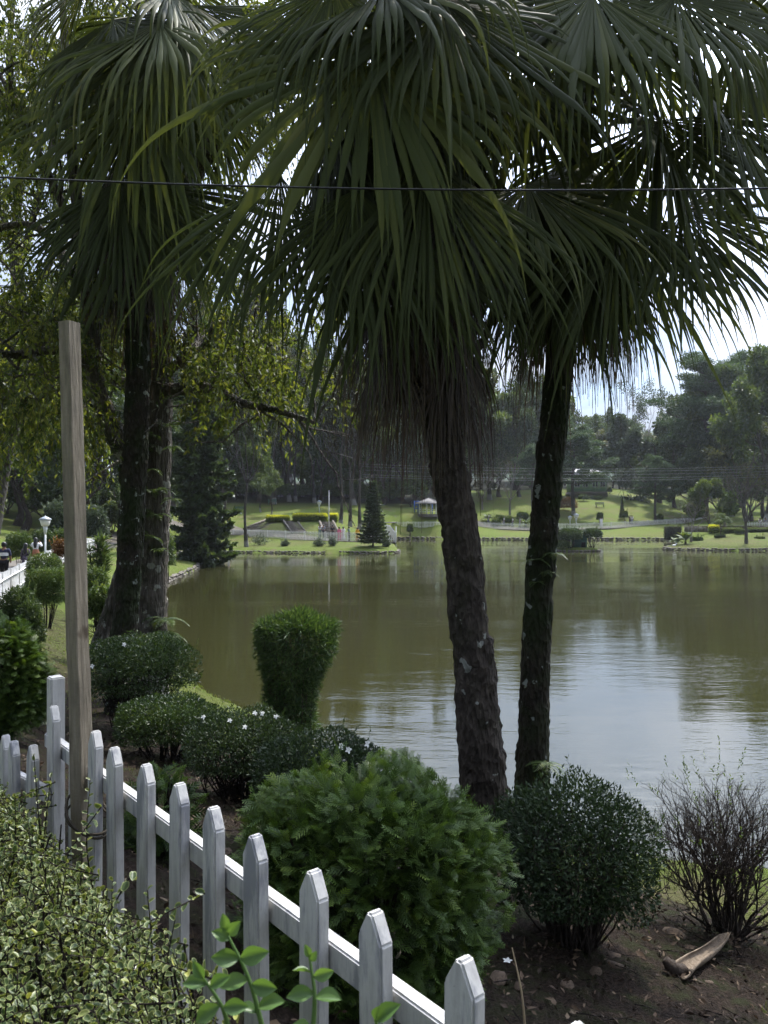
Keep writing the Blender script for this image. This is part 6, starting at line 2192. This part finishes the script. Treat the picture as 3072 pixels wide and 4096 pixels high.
mb = MB(); mb.tube([(-1, 0, 1.9), (1, 0, 1.9)], .07, 6); mb.build('crossbar', 'paint_blue', pf2)
# lime kiosk behind the layered conifer
kk = gp(1555, 0, 112)
ks = thing('kiosk', 'small lime green kiosk behind the layered young conifer', 'kiosk', kk)
mb = MB(); mb.box((0, 0, 1.1), (1.9, 1.6, 2.6)); mb.build('wall', 'wall_lime', ks)
mb = MB(); mb.box((0, 0, 2.46), (2.3, 2.0, .12)); mb.build('roof', 'roof_grey', ks)
mb = MB(); mb.box((.2, -.83, .85), (.7, .06, 1.7)); mb.build('door', 'trim_green', ks)

# pale green house on the hill
h0 = gp(2345, 0, 160)
hs_ = thing('green_house', 'pale green bungalow with bright metal roof on the lawn hill', 'house', h0)
mb = MB(); mb.box((0, 0, .2), (7.4, 5.2, 1.0)); mb.build('plinth', 'masonry', hs_)
mb = MB(); mb.box((0, 0, 2.2), (7.0, 4.8, 3.1)); mb.build('wall', 'wall_green', hs_)
rp_ = MB()
rp_.add([(-4, -3, 3.7), (4, -3, 3.7), (4, 3, 3.7), (-4, 3, 3.7), (-2, 0, 5.5), (2, 0, 5.5)], [np.array([[0, 1, 5, 4], [2, 3, 4, 5]]), np.array([[1, 2, 5], [3, 0, 4]]), np.array([[3, 2, 1, 0]])])
rp_.build('roof', 'roof_white', hs_)
mb = MB(); mb.box((0, -3.0, 3.63), (8.1, .12, .22)); mb.build('fascia', 'trim_green', hs_)
for x in (-2.5, -.8, 1.2, 2.7):
    w_ = MB(); w_.box((x, -2.45, 2.3), (1.1, .10, 1.35)); wo = w_.build('window', 'paint_white', hs_)
    for k in (-.26, .26):
        g_ = MB(); g_.box((x + k, -2.52, 2.3), (.44, .03, 1.15)); g_.build('pane', 'glass_dark', wo)
for x in (-3.3, -1.1, 1.1, 3.3):
    mb = MB(); mb.box((x, -2.85, 2.15), (.16, .16, 2.95)); mb.build('veranda_post', 'wall_green', hs_)
mb = MB(); mb.box((0, -2.85, 1.15), (6.8, .08, .10)); mb.box((0, -2.85, .85), (6.8, .05, .06)); mb.build('veranda_rail', 'trim_green', hs_)
mb = MB(); mb.box((0, -2.75, .52), (7.0, .9, .35)); mb.build('veranda_floor', 'masonry', hs_)

# duck house
dh = thing('duck_house', 'small dark green duck house on the islet between two bushes', 'duck house', (IX + .35, IY - .3, .42))
mb = MB(); mb.box((0, 0, .55), (1.5, 1.1, 1.1)); mb.build('wall', 'duck_green', dh)
mb = MB()
mb.add([(-.95, -.75, 1.05), (.95, -.75, 1.05), (.95, .75, 1.05), (-.95, .75, 1.05), (-.95, 0, 1.6), (.95, 0, 1.6)], [np.array([[0, 1, 5, 4], [2, 3, 4, 5], [3, 2, 1, 0]]), np.array([[1, 2, 5], [3, 0, 4]])])
mb.build('roof', 'duck_green', dh)
mb = MB(); mb.box((.35, -.56, .3), (.45, .06, .55)); mb.build('opening', 'dark_opening', dh)
shrub('island_bush', 'dark round bush on the islet close by the duck house wall', 2280, 83.9, 2118, 95, 'leaf_azalea_top', 3600, .16, .07, .30, 16, stem_r=.04, h=2.15, sink=-.05)
shrub('island_bush', 'umbrella-shaped bush on a bare stem at the islet end', 2368, 84.6, 2118, 78, 'leaf_azalea_top', 3000, .16, .07, .45, 12, stem_r=.04, h=2.1, sink=-.05)
shrub('island_bush', 'leafy bush on the islet half hidden by the mossy palm', 2235, 85.3, 2125, 60, 'leaf_dark', 2200, .16, .07, .2, 12, stem_r=.04, h=1.9, sink=-.05)
shrub('island_bush', 'low ferny bush at the water end of the islet', 2250, 83.6, 2165, 60, 'leaf_mid', 1500, .16, .05, .05, 6, h=.8, sink=-.05)


# benches
def bench(label, px, D, mat, rz=0.0, w=1.6):
    p = gp(px, 0, D)
    t_ = thing('park_bench', label, 'bench', p, rz)
    for k, y in enumerate((-.2, -.05, .10)):
        mb = MB(); mb.box((0, y, .44), (w, .12, .04)); mb.build('seat_slat', mat, t_)
    for z in (.62, .78, .92):
        mb = MB(); mb.box((0, .24, z), (w, .04, .11)); mb.build('back_slat', mat, t_)
    for x in (-w / 2 + .15, w / 2 - .15):
        mb = MB(); mb.box((x, -.2, .2), (.07, .07, .44)); mb.box((x, .22, .45), (.07, .07, .95)); mb.box((x, 0, .40), (.07, .5, .06)); mb.build('leg', mat, t_)


bench('green park bench on the lit lawn between slender trees', 961, 118, 'bench_green', .05, 1.7)
bench('dark park bench on the lawn below the green house', 2400, 146, 'bench_grey', 0, 1.7)
bench('green bench higher up the lawn under the wood', 1088, 132, 'bench_green', 0, 1.5)


# lamps
def lamp(label, px, D, h, r=.26, py_top=None):
    p = gp(px, 0, D)
    if py_top:
        h = (CZ - (py_top - 2048) / FPX * D) - p.z
    t_ = thing('garden_lamp', label, 'lamp post', p)
    s = r / .26
    mb = MB(); mb.tube([(0, 0, -.2), (0, 0, h - .75 * s)], .05 * s, 10); mb.build('pole', 'lamp_post_paint', t_, True)
    mb = MB(); mb.tube([(0, 0, h - .95 * s), (0, 0, h - .72 * s), (0, 0, h - .55 * s)], [.06 * s, .09 * s, .11 * s], 10); mb.build('collar', 'lamp_post_paint', t_, True)
    mb = MB(); mb.tube([(0, 0, h - .55 * s), (0, 0, h - .5 * s), (0, 0, h - .22 * s)], [.12 * s, .19 * s, .27 * s], 14); mb.build('lamp_shade', 'lamp_glass', t_, True)
    mb = MB(); mb.tube([(0, 0, h - .22 * s), (0, 0, h - .18 * s), (0, 0, h - .07 * s), (0, 0, h - .05 * s), (0, 0, h)], [.31 * s, .30 * s, .12 * s, .04 * s, .02 * s], 14); mb.build('hood', 'lamp_hood', t_, True)


lamp('garden lamp with flared glass and flat hood beside the three walkers', 181, 36, 3, .24, 2062)
lamp('garden lamp behind the far fence, square-topped and taller of the two', 2305, 131, 3, .42, 2052)
lamp('garden lamp behind the far fence, shorter and left of its twin', 2280, 131.5, 3, .34, 2062)
lamp('garden lamp under the trees beside the flagpole', 1277, 118, 3, .34, 2000)

# flagpole, notice board, pole at the end of the point fence
fp = gp(1316, 0, 97)
t_ = thing('flagpole', 'thin bare white flagpole beside the lime hedge', 'flagpole', fp)
hh = (CZ - (1965 - 2048) / FPX * 97) - fp.z
mb = MB(); mb.tube([(0, 0, -.2), (0, 0, hh)], [.06, .035], 8); mb.build('pole', 'paint_white', t_)
mb = MB(); mb.tube([(0, 0, hh), (0, 0, hh + .12)], [.07, .02], 8); mb.build('finial', 'paint_white', t_)
mb = MB(); mb.box((0, 0, .05), (.5, .5, .3)); mb.build('base', 'masonry', t_)
nbp = gp(828, 0, 101)
t_ = thing('notice_board', 'blank grey notice board on a thin post behind the point fence', 'notice board', nbp)
mb = MB(); mb.tube([(0, 0, -.2), (0, 0, 2.2)], .05, 8); mb.build('post', 'wood_dark', t_)
mb = MB(); mb.box((0, -.06, 2.1), (1.35, .06, 1.05)); mb.build('panel', 'board_grey', t_)
mb = MB(); mb.tube([(0, 0, -.2), (0, 0, 2.0)], .05, 8)
e = gp(1584, 0, 86.3)
t_ = thing('end_post', 'tall thin white post at the tip of the point fence', 'post', e)
mb.build('pole', 'paint_white', t_)
mb = MB(); mb.tube([(0, 0, 2.0), (0, 0, 2.06)], [.07, .07], 8); mb.build('cap', 'paint_white', t_)

# stairs through the terraced bank
def stairs(label, x0, y0, x1, y1, n, wd=1.5):
    a = np.array([x0, y0, gz(x0, y0)]); b = np.array([x1, y1, gz(x1, y1)])
    t_ = thing('garden_stairs', label, 'stairs', a)
    d = (b - a) / n
    d2 = norm(np.array([d[0], d[1], 0])); rz = math.atan2(d2[1], d2[0])
    rot = Euler((0, 0, rz))
    for i in range(n):
        mb = MB(); mb.box(d * (i + .5) + (0, 0, .02), (np.hypot(d[0], d[1]) * 1.05, wd, .22), rot); mb.build('step', 'masonry', t_)
    for sg in (-1, 1):
        sv_ = np.array([-d2[1], d2[0], 0]) * sg * (wd / 2 + .12)
        mb = MB(); mb.tube([sv_ + (0, 0, .15), (b - a) + sv_ + (0, 0, .15)], .16, 4); mb.build('stringer', 'masonry', t_)


q = P(1335, 0, 92); r_ = P(1305, 0, 99.5)
stairs('dark stone stairs climbing the bank beside the flagpole', q.x, q.y, r_.x, r_.y, 9)
q = P(1195, 0, 94); r_ = P(1160, 0, 100.5)
stairs('dark stone stairs between the two lime hedges', q.x, q.y, r_.x, r_.y, 9)
q = P(1005, 0, 99); r_ = P(1100, 0, 103)
stairs('broad shallow stone stairs slanting up behind the slender tree', q.x, q.y, r_.x, r_.y, 7, 2.4)


# clipped hedges
def hedge(label, px0, px1, D, py_top, leafm, dpt=1.3, n=6000, L=.12, h=None):
    a, b = P(px0, 0, D), P(px1, 0, D)
    w = b.x - a.x
    p = gp((px0 + px1) / 2, 0, D)
    h = h or (CZ - (py_top - 2048) / FPX * D) - p.z
    t_ = thing('clipped_hedge', label, 'hedge', (p.x, p.y, p.z - .05))
    rs = np.random.default_rng(int(px0))
    f = rs.integers(0, 4, n)
    u, v = rs.uniform(-1, 1, n), rs.uniform(-1, 1, n)
    x = np.where(f == 2, np.sign(u), u) * w / 2; x = np.where(f == 2, np.sign(u) * w / 2, x)
    y = np.where(f == 0, -dpt / 2, np.where(f == 1, v * dpt / 2, np.where(f == 2, v * dpt / 2, dpt / 2)))
    z = np.where(f == 1, h, rs.uniform(0, 1, n) * h)
    pts = np.stack([x, y, z], 1) * (1 + rs.normal(0, .02, (n, 1))) + rs.normal(0, .04, (n, 3))
    # rounded shoulders
    lim = np.clip((pts[:, 2] - h * .75) / (h * .25), 0, 1) ** 2 * .18
    pts[:, 0] *= 1 - lim * .4 * (2.0 / max(w, 2)); pts[:, 1] *= 1 - lim
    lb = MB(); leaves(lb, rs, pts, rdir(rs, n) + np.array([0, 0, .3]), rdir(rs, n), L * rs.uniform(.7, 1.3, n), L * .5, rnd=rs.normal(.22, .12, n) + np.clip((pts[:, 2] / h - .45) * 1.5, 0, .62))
    lb.build('foliage', leafm, t_, kind='stuff')
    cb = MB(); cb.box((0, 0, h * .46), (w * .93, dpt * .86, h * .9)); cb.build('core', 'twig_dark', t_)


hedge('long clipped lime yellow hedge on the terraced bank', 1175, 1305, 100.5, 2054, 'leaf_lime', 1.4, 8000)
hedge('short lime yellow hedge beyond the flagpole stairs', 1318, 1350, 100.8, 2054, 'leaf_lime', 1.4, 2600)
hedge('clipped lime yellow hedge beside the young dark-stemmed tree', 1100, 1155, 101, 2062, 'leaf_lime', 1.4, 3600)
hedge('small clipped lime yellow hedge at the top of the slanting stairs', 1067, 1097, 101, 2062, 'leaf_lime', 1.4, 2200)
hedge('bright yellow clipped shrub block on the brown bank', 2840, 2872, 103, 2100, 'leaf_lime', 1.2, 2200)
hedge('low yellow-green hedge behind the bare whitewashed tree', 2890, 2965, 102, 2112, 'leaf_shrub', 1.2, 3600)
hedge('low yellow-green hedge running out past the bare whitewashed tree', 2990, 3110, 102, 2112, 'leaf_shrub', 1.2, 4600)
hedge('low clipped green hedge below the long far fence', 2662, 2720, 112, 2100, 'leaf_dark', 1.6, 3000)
# low wall by the yellow shrubs
w0 = gp(2950, 0, 104)
t_ = thing('garden_wall', 'low curved stone seat wall behind the yellow hedges', 'wall', w0)
for i in range(22):
    a = -.5 + i * .05
    mb = MB(); mb.box(((i - 11) * .62, .8 * math.cos(a * 3) , .35), (.60, .35, .72 + .03 * (i % 3))); mb.build('stone', 'masonry', t_)
mb = MB(); mb.box((0, .75, .80), (13.8, .9, .10)); mb.build('coping', 'path_concrete', t_)

# small clipped balls and shrubs
for px, D, tp_, w_, lab in ((1640, 121, 2097, 24, 'small ball-clipped shrub on the wall below the gazebo lawn'), (2400, 133, 2050, 24, 'small mushroom-shaped shrub on the lawn above the fence'), (2500, 136, 2045, 22, 'small flat shrub near the edge of the lawn hill'), (2640, 138, 2058, 24, 'low round shrub beside the small leaning pine'),
                            (2335, 152, 1980, 40, 'round dark shrub under the wall of the green house'), (2385, 155, 1985, 46, 'row-end shrub under the windows of the green house'), (2437, 165, 1952, 20, 'tiny umbrella shrub by the path on the hill')):
    shrub('clipped_shrub', lab, px, D, tp_, w_, 'leaf_shrub' if D < 150 else 'leaf_dark', 1400, .18, .08, .2, 6, stem_r=.03)
for i, (px, D, tp_, w_) in enumerate(((1040, 85.8, 2135, 70), (1140, 84, 2160, 30), (1275, 83.2, 2158, 44), (1330, 83, 2150, 30), (1545, 83.2, 2156, 30), (815, 86, 2140, 50))):
    shrub('loose_shrub', 'small loose shrub growing on the bank before the point fence', px, D, tp_, w_, 'leaf_silver', 700, .14, .06, .0, 8, stem_r=.02, group='shrubs before the point fence', noise_amp=.3, flat=1.5, under=.9)
for i, (px, D, tp_, w_) in enumerate(((2000, 131, 2062, 44), (2035, 130, 2068, 40), (1985, 129, 2078, 36), (2090, 133, 2050, 46), (2150, 134, 2045, 40))):
    shrub('rockery_shrub', 'mounded rockery shrub behind the far fence near the cycad', px, D, tp_, w_, 'leaf_shrub', 1600, .2, .09, .1, 6, group='rockery shrubs')
shrub('rust_shrub', 'rust orange clipped shrub on the slope before the green house', 2265, 143, 1990, 85, 'leaf_rust', 3600, .2, .09, .05, 6, noise_amp=.1)
for px, D, tp_, w_ in ((2880, 97, 2140, 40), (3040, 94, 2150, 36), (2960, 100, 2120, 40), (2790, 94, 2150, 40)):
    shrub('loose_shrub', 'low dark shrub on the brown bank', px, D, tp_, w_, 'leaf_dark', 1300, .16, .07, .05, 6, group='low shrubs on the brown bank')
plant_tree('small', 'young_tree', 'small bright tree among the yellow hedges', 2885, 97, top_h(2885, 2050, 97), 3.2)

# cycad, broad-leaved plant
def rosette(name, label, px, D, size, n, leafm, W, rise, seed, up=(0.1, 1.0), tpl='blade', lift=.2):
    p = gp(px, 0, D)
    rs = np.random.default_rng(seed)
    t_ = thing(name, label, 'plant', p)
    mb = MB(); mb.tube([(0, 0, -.2), (0, 0, rise)], [.16, .12], 8); mb.build('stem', 'bark_brown', t_)
    for i in range(n):
        a = i * 2.399; el = rs.uniform(*up)
        d = np.array([math.cos(a) * math.cos(el), math.sin(a) * math.cos(el), math.sin(el)])
        lb = MB()
        pts = [np.array([0, 0, rise])]
        dd = d.copy(); K = 6
        L = size * rs.uniform(.75, 1.1)
        for k in range(K):
            pts.append(pts[-1] + dd * L / K); dd = norm(dd + np.array([0, 0, -.16]))
        pts = np.array(pts); sd_ = norm(np.cross(d, (0, 0, 1.0)) + 1e-6)
        wv_ = W * np.interp(np.linspace(0, 1, K + 1), *( ([0, .15, .3, .7, 1], [.06, .08, .9, 1, .05]) if tpl == 'broad' else ([0, .3, 1], [.6, 1, .05])))
        V = np.concatenate([pts - sd_ * wv_[:, None] + np.array([0, 0, .3]) * wv_[:, None], pts, pts + sd_ * wv_[:, None] + np.array([0, 0, .3]) * wv_[:, None]])
        m = K + 1; ix = np.arange(K)
        lb.add(V, np.concatenate([np.stack([ix, ix + m, ix + m + 1, ix + 1], 1), np.stack([ix + m, ix + 2 * m, ix + 2 * m + 1, ix + m + 1], 1)]), rnd=rs.uniform(.3, .9))
        lb.build('leaf', leafm, t_)


rosette('cycad', 'spiky blue-green cycad rosette behind the far fence', 1952, 131, 1.7, 60, 'leaf_silver', .10, .5, 4)
rosette('agave', 'bushy ferny palm shrub beside the mossy palm trunk on the far bank', 2105, 128.5, 1.8, 26, 'leaf_mid', .22, .5, 5)
rosette('broad_leaf_plant', 'plant with large glossy paddle leaves at the water edge', 2742, 89.5, 1.5, 18, 'leaf_shrub', .30, .35, 6, (.5, 1.3), 'broad')
rosette('broad_leaf_plant', 'smaller paddle-leaved plant nearest the stones', 2705, 89.5, 1.1, 12, 'leaf_shrub', .26, .2, 7, (.4, 1.2), 'broad')
ym = gp(2500, 0, 134)
plant_tree('layered', 'conifer_tree', 'thin young layered conifer standing on the lawn hill', 2488, 138, top_h(2488, 1990, 138), 1.3)

# ------------------------------------------------------------------ overhead cables
def cable(label, p0, p1, sag, r, mat, name='overhead_cable'):
    a, b = np.array(p0), np.array(p1)
    f = np.linspace(0, 1, 60)
    pts = a + (b - a) * f[:, None] + np.array([0, 0, -1.0]) * (4 * sag * f * (1 - f))[:, None]
    mid = pts[30].copy()
    mb = MB(); mb.tube(pts - mid, r, 6, False)
    o = mb.build(name, mat, None, True); o.location = mid
    tag(o, label, 'cable')


cable('black cable sagging across in front of the palm crowns', P(-900, 660, 4.9), P(3900, 730, 5.3), .10, .0065, 'cable')
for k, (y0, y1, nm) in enumerate(((1868, 1884, 'topmost'), (1878, 1893, 'second'), (1892, 1905, 'third'), (1910, 1916, 'fourth'), (1919, 1925, 'lowest'))):
    cable(nm + ' grey wire of five strung over the far bank before the green house', P(1450, y0 - 12, 104 + k * .3), P(3500, y1 - 40, 112 + k * .3), .9, .014, 'wire_grey')

# ------------------------------------------------------------------ people
def skin_mesh(name, verts, edges, rads, sub=1, root=0):
    me = bpy.data.meshes.new(name)
    me.from_pydata([tuple(v) for v in verts], edges, [])
    o = bpy.data.objects.new(name + '_tmp', me)
    COL.objects.link(o)
    o.modifiers.new('s', 'SKIN')
    sk = me.skin_vertices[0].data
    for i, r in enumerate(rads):
        sk[i].radius = r if hasattr(r, '__len__') else (r, r)
    for i in range(len(verts)):
        sk[i].use_root = (i == root)
    md = o.modifiers.new('u', 'SUBSURF'); md.levels = sub; md.render_levels = sub
    dg = bpy.context.evaluated_depsgraph_get()
    res = bpy.data.meshes.new_from_object(o.evaluated_get(dg))
    res.name = name
    bpy.data.objects.remove(o, do_unlink=True)
    res.polygons.foreach_set('use_smooth', np.ones(len(res.polygons), bool))
    return res


def skeleton(pose, g=0):
    """joints of a figure 1.65 m tall, facing +Y"""
    J = dict(pel=(0, 0, .92), spi=(0, 0, 1.12), che=(0, .01, 1.30), nec=(0, 0, 1.43), hd0=(0, .02, 1.50), hd1=(0, .025, 1.60))
    sw = .17 if g == 0 else .155
    for s, sg in (('l', -1), ('r', 1)):
        J['sh' + s] = (sg * sw, 0, 1.36); J['el' + s] = (sg * (sw + .05), -.02, 1.09); J['wr' + s] = (sg * (sw + .05), .05, .86); J['ha' + s] = (sg * (sw + .045), .07, .77)
        J['hi' + s] = (sg * .09, 0, .88); J['kn' + s] = (sg * .095, .02, .48); J['an' + s] = (sg * .10, -.01, .08); J['to' + s] = (sg * .11, .13, .035)
    if pose == 'walk':
        J['knl'] = (-.095, .14, .49); J['anl'] = (-.10, .10, .08); J['tol'] = (-.10, .24, .04); J['knr'] = (.095, -.02, .48); J['anr'] = (.10, -.24, .14); J['tor'] = (.10, -.14, .05)
        J['ell'] = (-.22, -.08, 1.10); J['wrl'] = (-.22, -.10, .88); J['hal'] = (-.21, -.09, .79); J['elr'] = (.22, .06, 1.10); J['wrr'] = (.21, .16, .92); J['har'] = (.20, .20, .84)
    if pose == 'phone':
        for s, sg in (('l', -1), ('r', 1)):
            J['el' + s] = (sg * .26, .12, 1.22); J['wr' + s] = (sg * .15, .24, 1.42); J['ha' + s] = (sg * .08, .27, 1.48)
    if pose == 'fold':
        for s, sg in (('l', -1), ('r', 1)):
            J['el' + s] = (sg * .21, .05, 1.10); J['wr' + s] = (sg * .05, .18, 1.08); J['ha' + s] = (-sg * .02, .19, 1.10)
    if pose == 'sit':
        for k in list(J):
            if k[:2] in ('pe', 'sp', 'ch', 'ne', 'hd', 'sh', 'el', 'wr', 'ha', 'hi'):
                J[k] = (J[k][0], J[k][1], J[k][2] - .44)
        for s, sg in (('l', -1), ('r', 1)):
            J['kn' + s] = (sg * .11, .42, .50); J['an' + s] = (sg * .11, .40, .08); J['to' + s] = (sg * .11, .54, .035)
            J['wr' + s] = (sg * .16, .22, .56); J['ha' + s] = (sg * .12, .30, .54); J['el' + s] = (sg * .22, 0, .66)
    return J


BODY_E = [('pel', 'spi'), ('spi', 'che'), ('che', 'nec'), ('nec', 'hd0'), ('hd0', 'hd1')] + [(a + s, b + s) for s in 'lr' for a, b in (('sh', 'el'), ('el', 'wr'), ('wr', 'ha'), ('hi', 'kn'), ('kn', 'an'), ('an', 'to'))] + [('che', 'shl'), ('che', 'shr'), ('pel', 'hil'), ('pel', 'hir')]
BODY_R = dict(pel=(.135, .10), spi=(.12, .09), che=(.14, .10), nec=.052, hd0=(.078, .088), hd1=(.075, .085), sh=.055, el=.042, wr=.030, ha=.034, hi=.085, kn=.058, an=.042, to=.034)
CACHE = {}


def part_mesh(nm, pose, g, joints, grow_):
    key = (nm, pose, g)
    if key not in CACHE:
        J = skeleton(pose, g)
        js = [j for j in J if j in joints]
        ed_ = [(js.index(a), js.index(b)) for a, b in BODY_E if a in js and b in js]
        rd = []
        for j in js:
            r = BODY_R.get(j, BODY_R.get(j[:2]))
            r = r if hasattr(r, '__len__') else (r, r)
            rd.append((r[0] + grow_, r[1] + grow_))
        CACHE[key] = skin_mesh(nm, [J[j] for j in js], ed_, rd, 1, js.index('pel') if 'pel' in js else 0)
    return CACHE[key].copy()


ALLJ = list(skeleton('stand'))
TOPJ = ['pel', 'spi', 'che', 'shl', 'shr', 'ell', 'elr']
LONGJ = TOPJ + ['wrl', 'wrr']
LEGJ = ['pel', 'hil', 'hir', 'knl', 'knr', 'anl', 'anr']


def person(label, loc, face, top, low, pose='stand', dress=False, g=0, hair='short', h=1.65, group=None, band=None, sleeves='short', skirt_len=.10):
    t_ = thing('person', label, 'person', loc, face, group)
    s = h / 1.65
    t_.scale = (s, s, s)
    obj('body', part_mesh('body', pose, g, ALLJ, 0), 'skin', t_)
    obj('shirt', part_mesh('shirt' + sleeves, pose, g, TOPJ if sleeves == 'short' else LONGJ, .018), 'cloth_' + top, t_)
    dz = -.44 if pose == 'sit' else 0
    if dress and pose != 'sit':
        mb = MB(); mb.tube([(0, 0, 1.10), (0, 0, .95), (0, 0, .6), (0, 0, .3), (0, 0, skirt_len)], [.135, .17, .205, .24, .265], 16, True)
        V = mb.V[0]; V[:, 1] *= .78
        mb.build('skirt', 'cloth_' + low, t_, True)
    else:
        obj('trousers', part_mesh('trousers', pose, g, LEGJ, .022), 'cloth_' + low, t_)
        for sg in (-1, 1):
            J = skeleton(pose, g); a = J['an' + ('l' if sg < 0 else 'r')]; b = J['to' + ('l' if sg < 0 else 'r')]
            mb = MB(); mb.tube([(a[0], a[1] - .05, .045), ((a[0] + b[0]) / 2, (a[1] + b[1]) / 2, .05), (b[0], b[1] + .03, .035)], [.045, .052, .035], 8); mb.build('shoe', 'cloth_black', t_, True)
    if band:
        mb = MB(); mb.tube([(0, .005, 1.13), (0, .005, 1.18), (0, .008, 1.25)], [.165, .168, .172], 16, False)
        V = mb.V[0]; V[:, 1] = .005 + (V[:, 1] - .005) * .80
        mb.build('shirt_band', 'cloth_' + band, t_, True)
    if hair == 'short':
        pts = [(0, -.005, 1.49 + dz), (0, -.005, 1.56 + dz), (0, .0, 1.63 + dz), (0, .01, 1.675 + dz)]; rd = [.085, .100, .092, .03]
    else:
        pts = [(0, -.085, 1.16 + dz), (0, -.085, 1.30 + dz), (0, -.04, 1.47 + dz), (0, -.008, 1.57 + dz), (0, .0, 1.64 + dz), (0, .01, 1.685 + dz)]; rd = [.05, .085, .098, .104, .092, .03]
    mb = MB(); mb.tube(smooth_path(pts, 3), np.interp(np.linspace(0, 1, 3 * (len(pts) - 1) + 1), np.linspace(0, 1, len(pts)), rd), 12, True)
    mb.build('hair', 'hair_black', t_, True)
    return t_


def pg(px, D, off=.05):
    p = gp(px, 0, D)
    return (p.x, p.y, p.z + off)


person('person walking away in navy polo with pale band and black trousers', pg(16, 31.5), .25, 'navy', 'black', 'walk', h=1.72, band='white')
person('person in dark flowered dress with long black hair on the path', pg(103, 34), -.1, 'flowered', 'flowered', 'stand', True, 1, 'long', 1.56, sleeves='long')
person('person in white top and brown skirt raising hands to the face', pg(143, 38), .1, 'white', 'brown', 'phone', True, 1, 'long', 1.6, sleeves='long', skirt_len=.45)
person('person in white shirt behind the point fence near the forked tree', pg(884, 101.5), .4, 'white', 'greyblue', h=1.72)
person('person in orange kurta beside the white-shirted one near the forked tree', pg(914, 101), -.4, 'orange', 'white', dress=False, g=1, h=1.6, sleeves='long')
person('person in dark clothes standing under the flagpole stairs', pg(1330, 90.5), .2, 'black', 'black', h=1.68)
person('person in pale shirt among the group behind the point fence', pg(1280, 91.5), 2.9, 'white', 'teal', h=1.6)
person('person in dark blue top beside the pale-shirted one behind the point fence', pg(1294, 91), 2.6, 'greyblue', 'navy', h=1.66)
person('person in long pink dress behind the point fence', pg(1357, 88.6), 2.8, 'pink', 'pink', 'stand', True, 1, 'long', 1.58, sleeves='long')
person('person in long white dress with folded arms behind the point fence', pg(1373, 88.8), 2.9, 'white', 'white', 'fold', True, 1, 'long', 1.6, sleeves='long')
person('person in teal shirt and dark trousers holding up a phone', pg(1396, 88.2), 1.2, 'teal', 'black', 'phone', False, 0, 'short', 1.66)
person('person in yellow dress with yellow bag behind the point fence', pg(1430, 89.5), 3.0, 'yellow', 'yellow', 'stand', True, 1, 'long', 1.64, sleeves='long')
person('person in white top at the turn of the point fence', pg(1556, 92), 1.5, 'white', 'grey', 'stand', h=1.6)
person('person in black and white on the steps behind the point', pg(1572, 110), 1.3, 'white', 'black', 'stand', False, 1, 'long', 1.6)
for px, D, c in ((1955, 130, 'white'), (2016, 128.5, 'white'), (2051, 128, 'white'), (2080, 128, 'grey')):
    person('person in pale clothes behind the long far fence under the cycad', pg(px, D), 1.5, c, 'grey', 'walk', h=1.6, group='walkers behind the far fence')
person('hooded person in white behind the long far fence below the bench', pg(2405, 129), 2.9, 'white', 'white', 'stand', True, 1, 'long', 1.66, sleeves='long')
person('person in white shirt near the end of the long far fence', pg(2528, 131.5), 2.6, 'white', 'greyblue', 'walk', h=1.66)
person('person in dark clothes walking beside the white-shirted one', pg(2520, 132.3), 2.6, 'black', 'black', 'walk', h=1.6)
for px in (3040, 3062):
    person('person sitting by the short white fence on the far bank', pg(px, 115), 2.9, 'white' if px == 3040 else 'greyblue', 'black', 'sit', h=1.65, group='people sitting on the far bank')
person('person in white resting on the brown slope path below the rust shrub', pg(2232, 138), 2.9, 'white', 'navy', 'sit', h=1.6)

# white bird at the tip of the brown bank
bd = thing('duck', 'white duck standing on the stones of the brown bank', 'duck', (P(2697, 2160, 87.3).x, 87.3, .30))
CACHE_ = skin_mesh('body', [(-.20, 0, .20), (-.05, 0, .22), (.12, 0, .24), (.20, 0, .36), (.24, 0, .46), (.31, 0, .46)], [(0, 1), (1, 2), (2, 3), (3, 4), (4, 5)], [.05, .12, .10, .045, .055, .02], 1, 1)
obj('body', CACHE_, 'cloth_white', bd)

for t_ in [o for o in bpy.data.objects if o.get('category') in ('palm tree',)]:
    tr = [c for c in t_.children if c.name.startswith('trunk')][0]
    v = tr.data.vertices[0].co.copy()
    v.z = gz(v.x, v.y)
    t_.location = v
    for c in t_.children:
        c.location = -v

# ------------------------------------------------------------------ the damp air over the lake
m, t, o = nmat('haze_air')
pv_ = t.nodes.new('ShaderNodeVolumePrincipled')
pv_.inputs['Color'].default_value = (0.86, 0.92, 1.0, 1)
pv_.inputs['Density'].default_value = 0.00013
pv_.inputs['Anisotropy'].default_value = 0.3
t.links.new(pv_.outputs[0], o.inputs['Volume'])
mb = MB(); mb.box((0, 0, 69), (2600, 2600, 144))
hz = mb.build('haze', 'haze_air', None, kind='stuff')
tag(hz, 'thin pale haze hanging over lake and far trees', 'haze', kind='stuff')
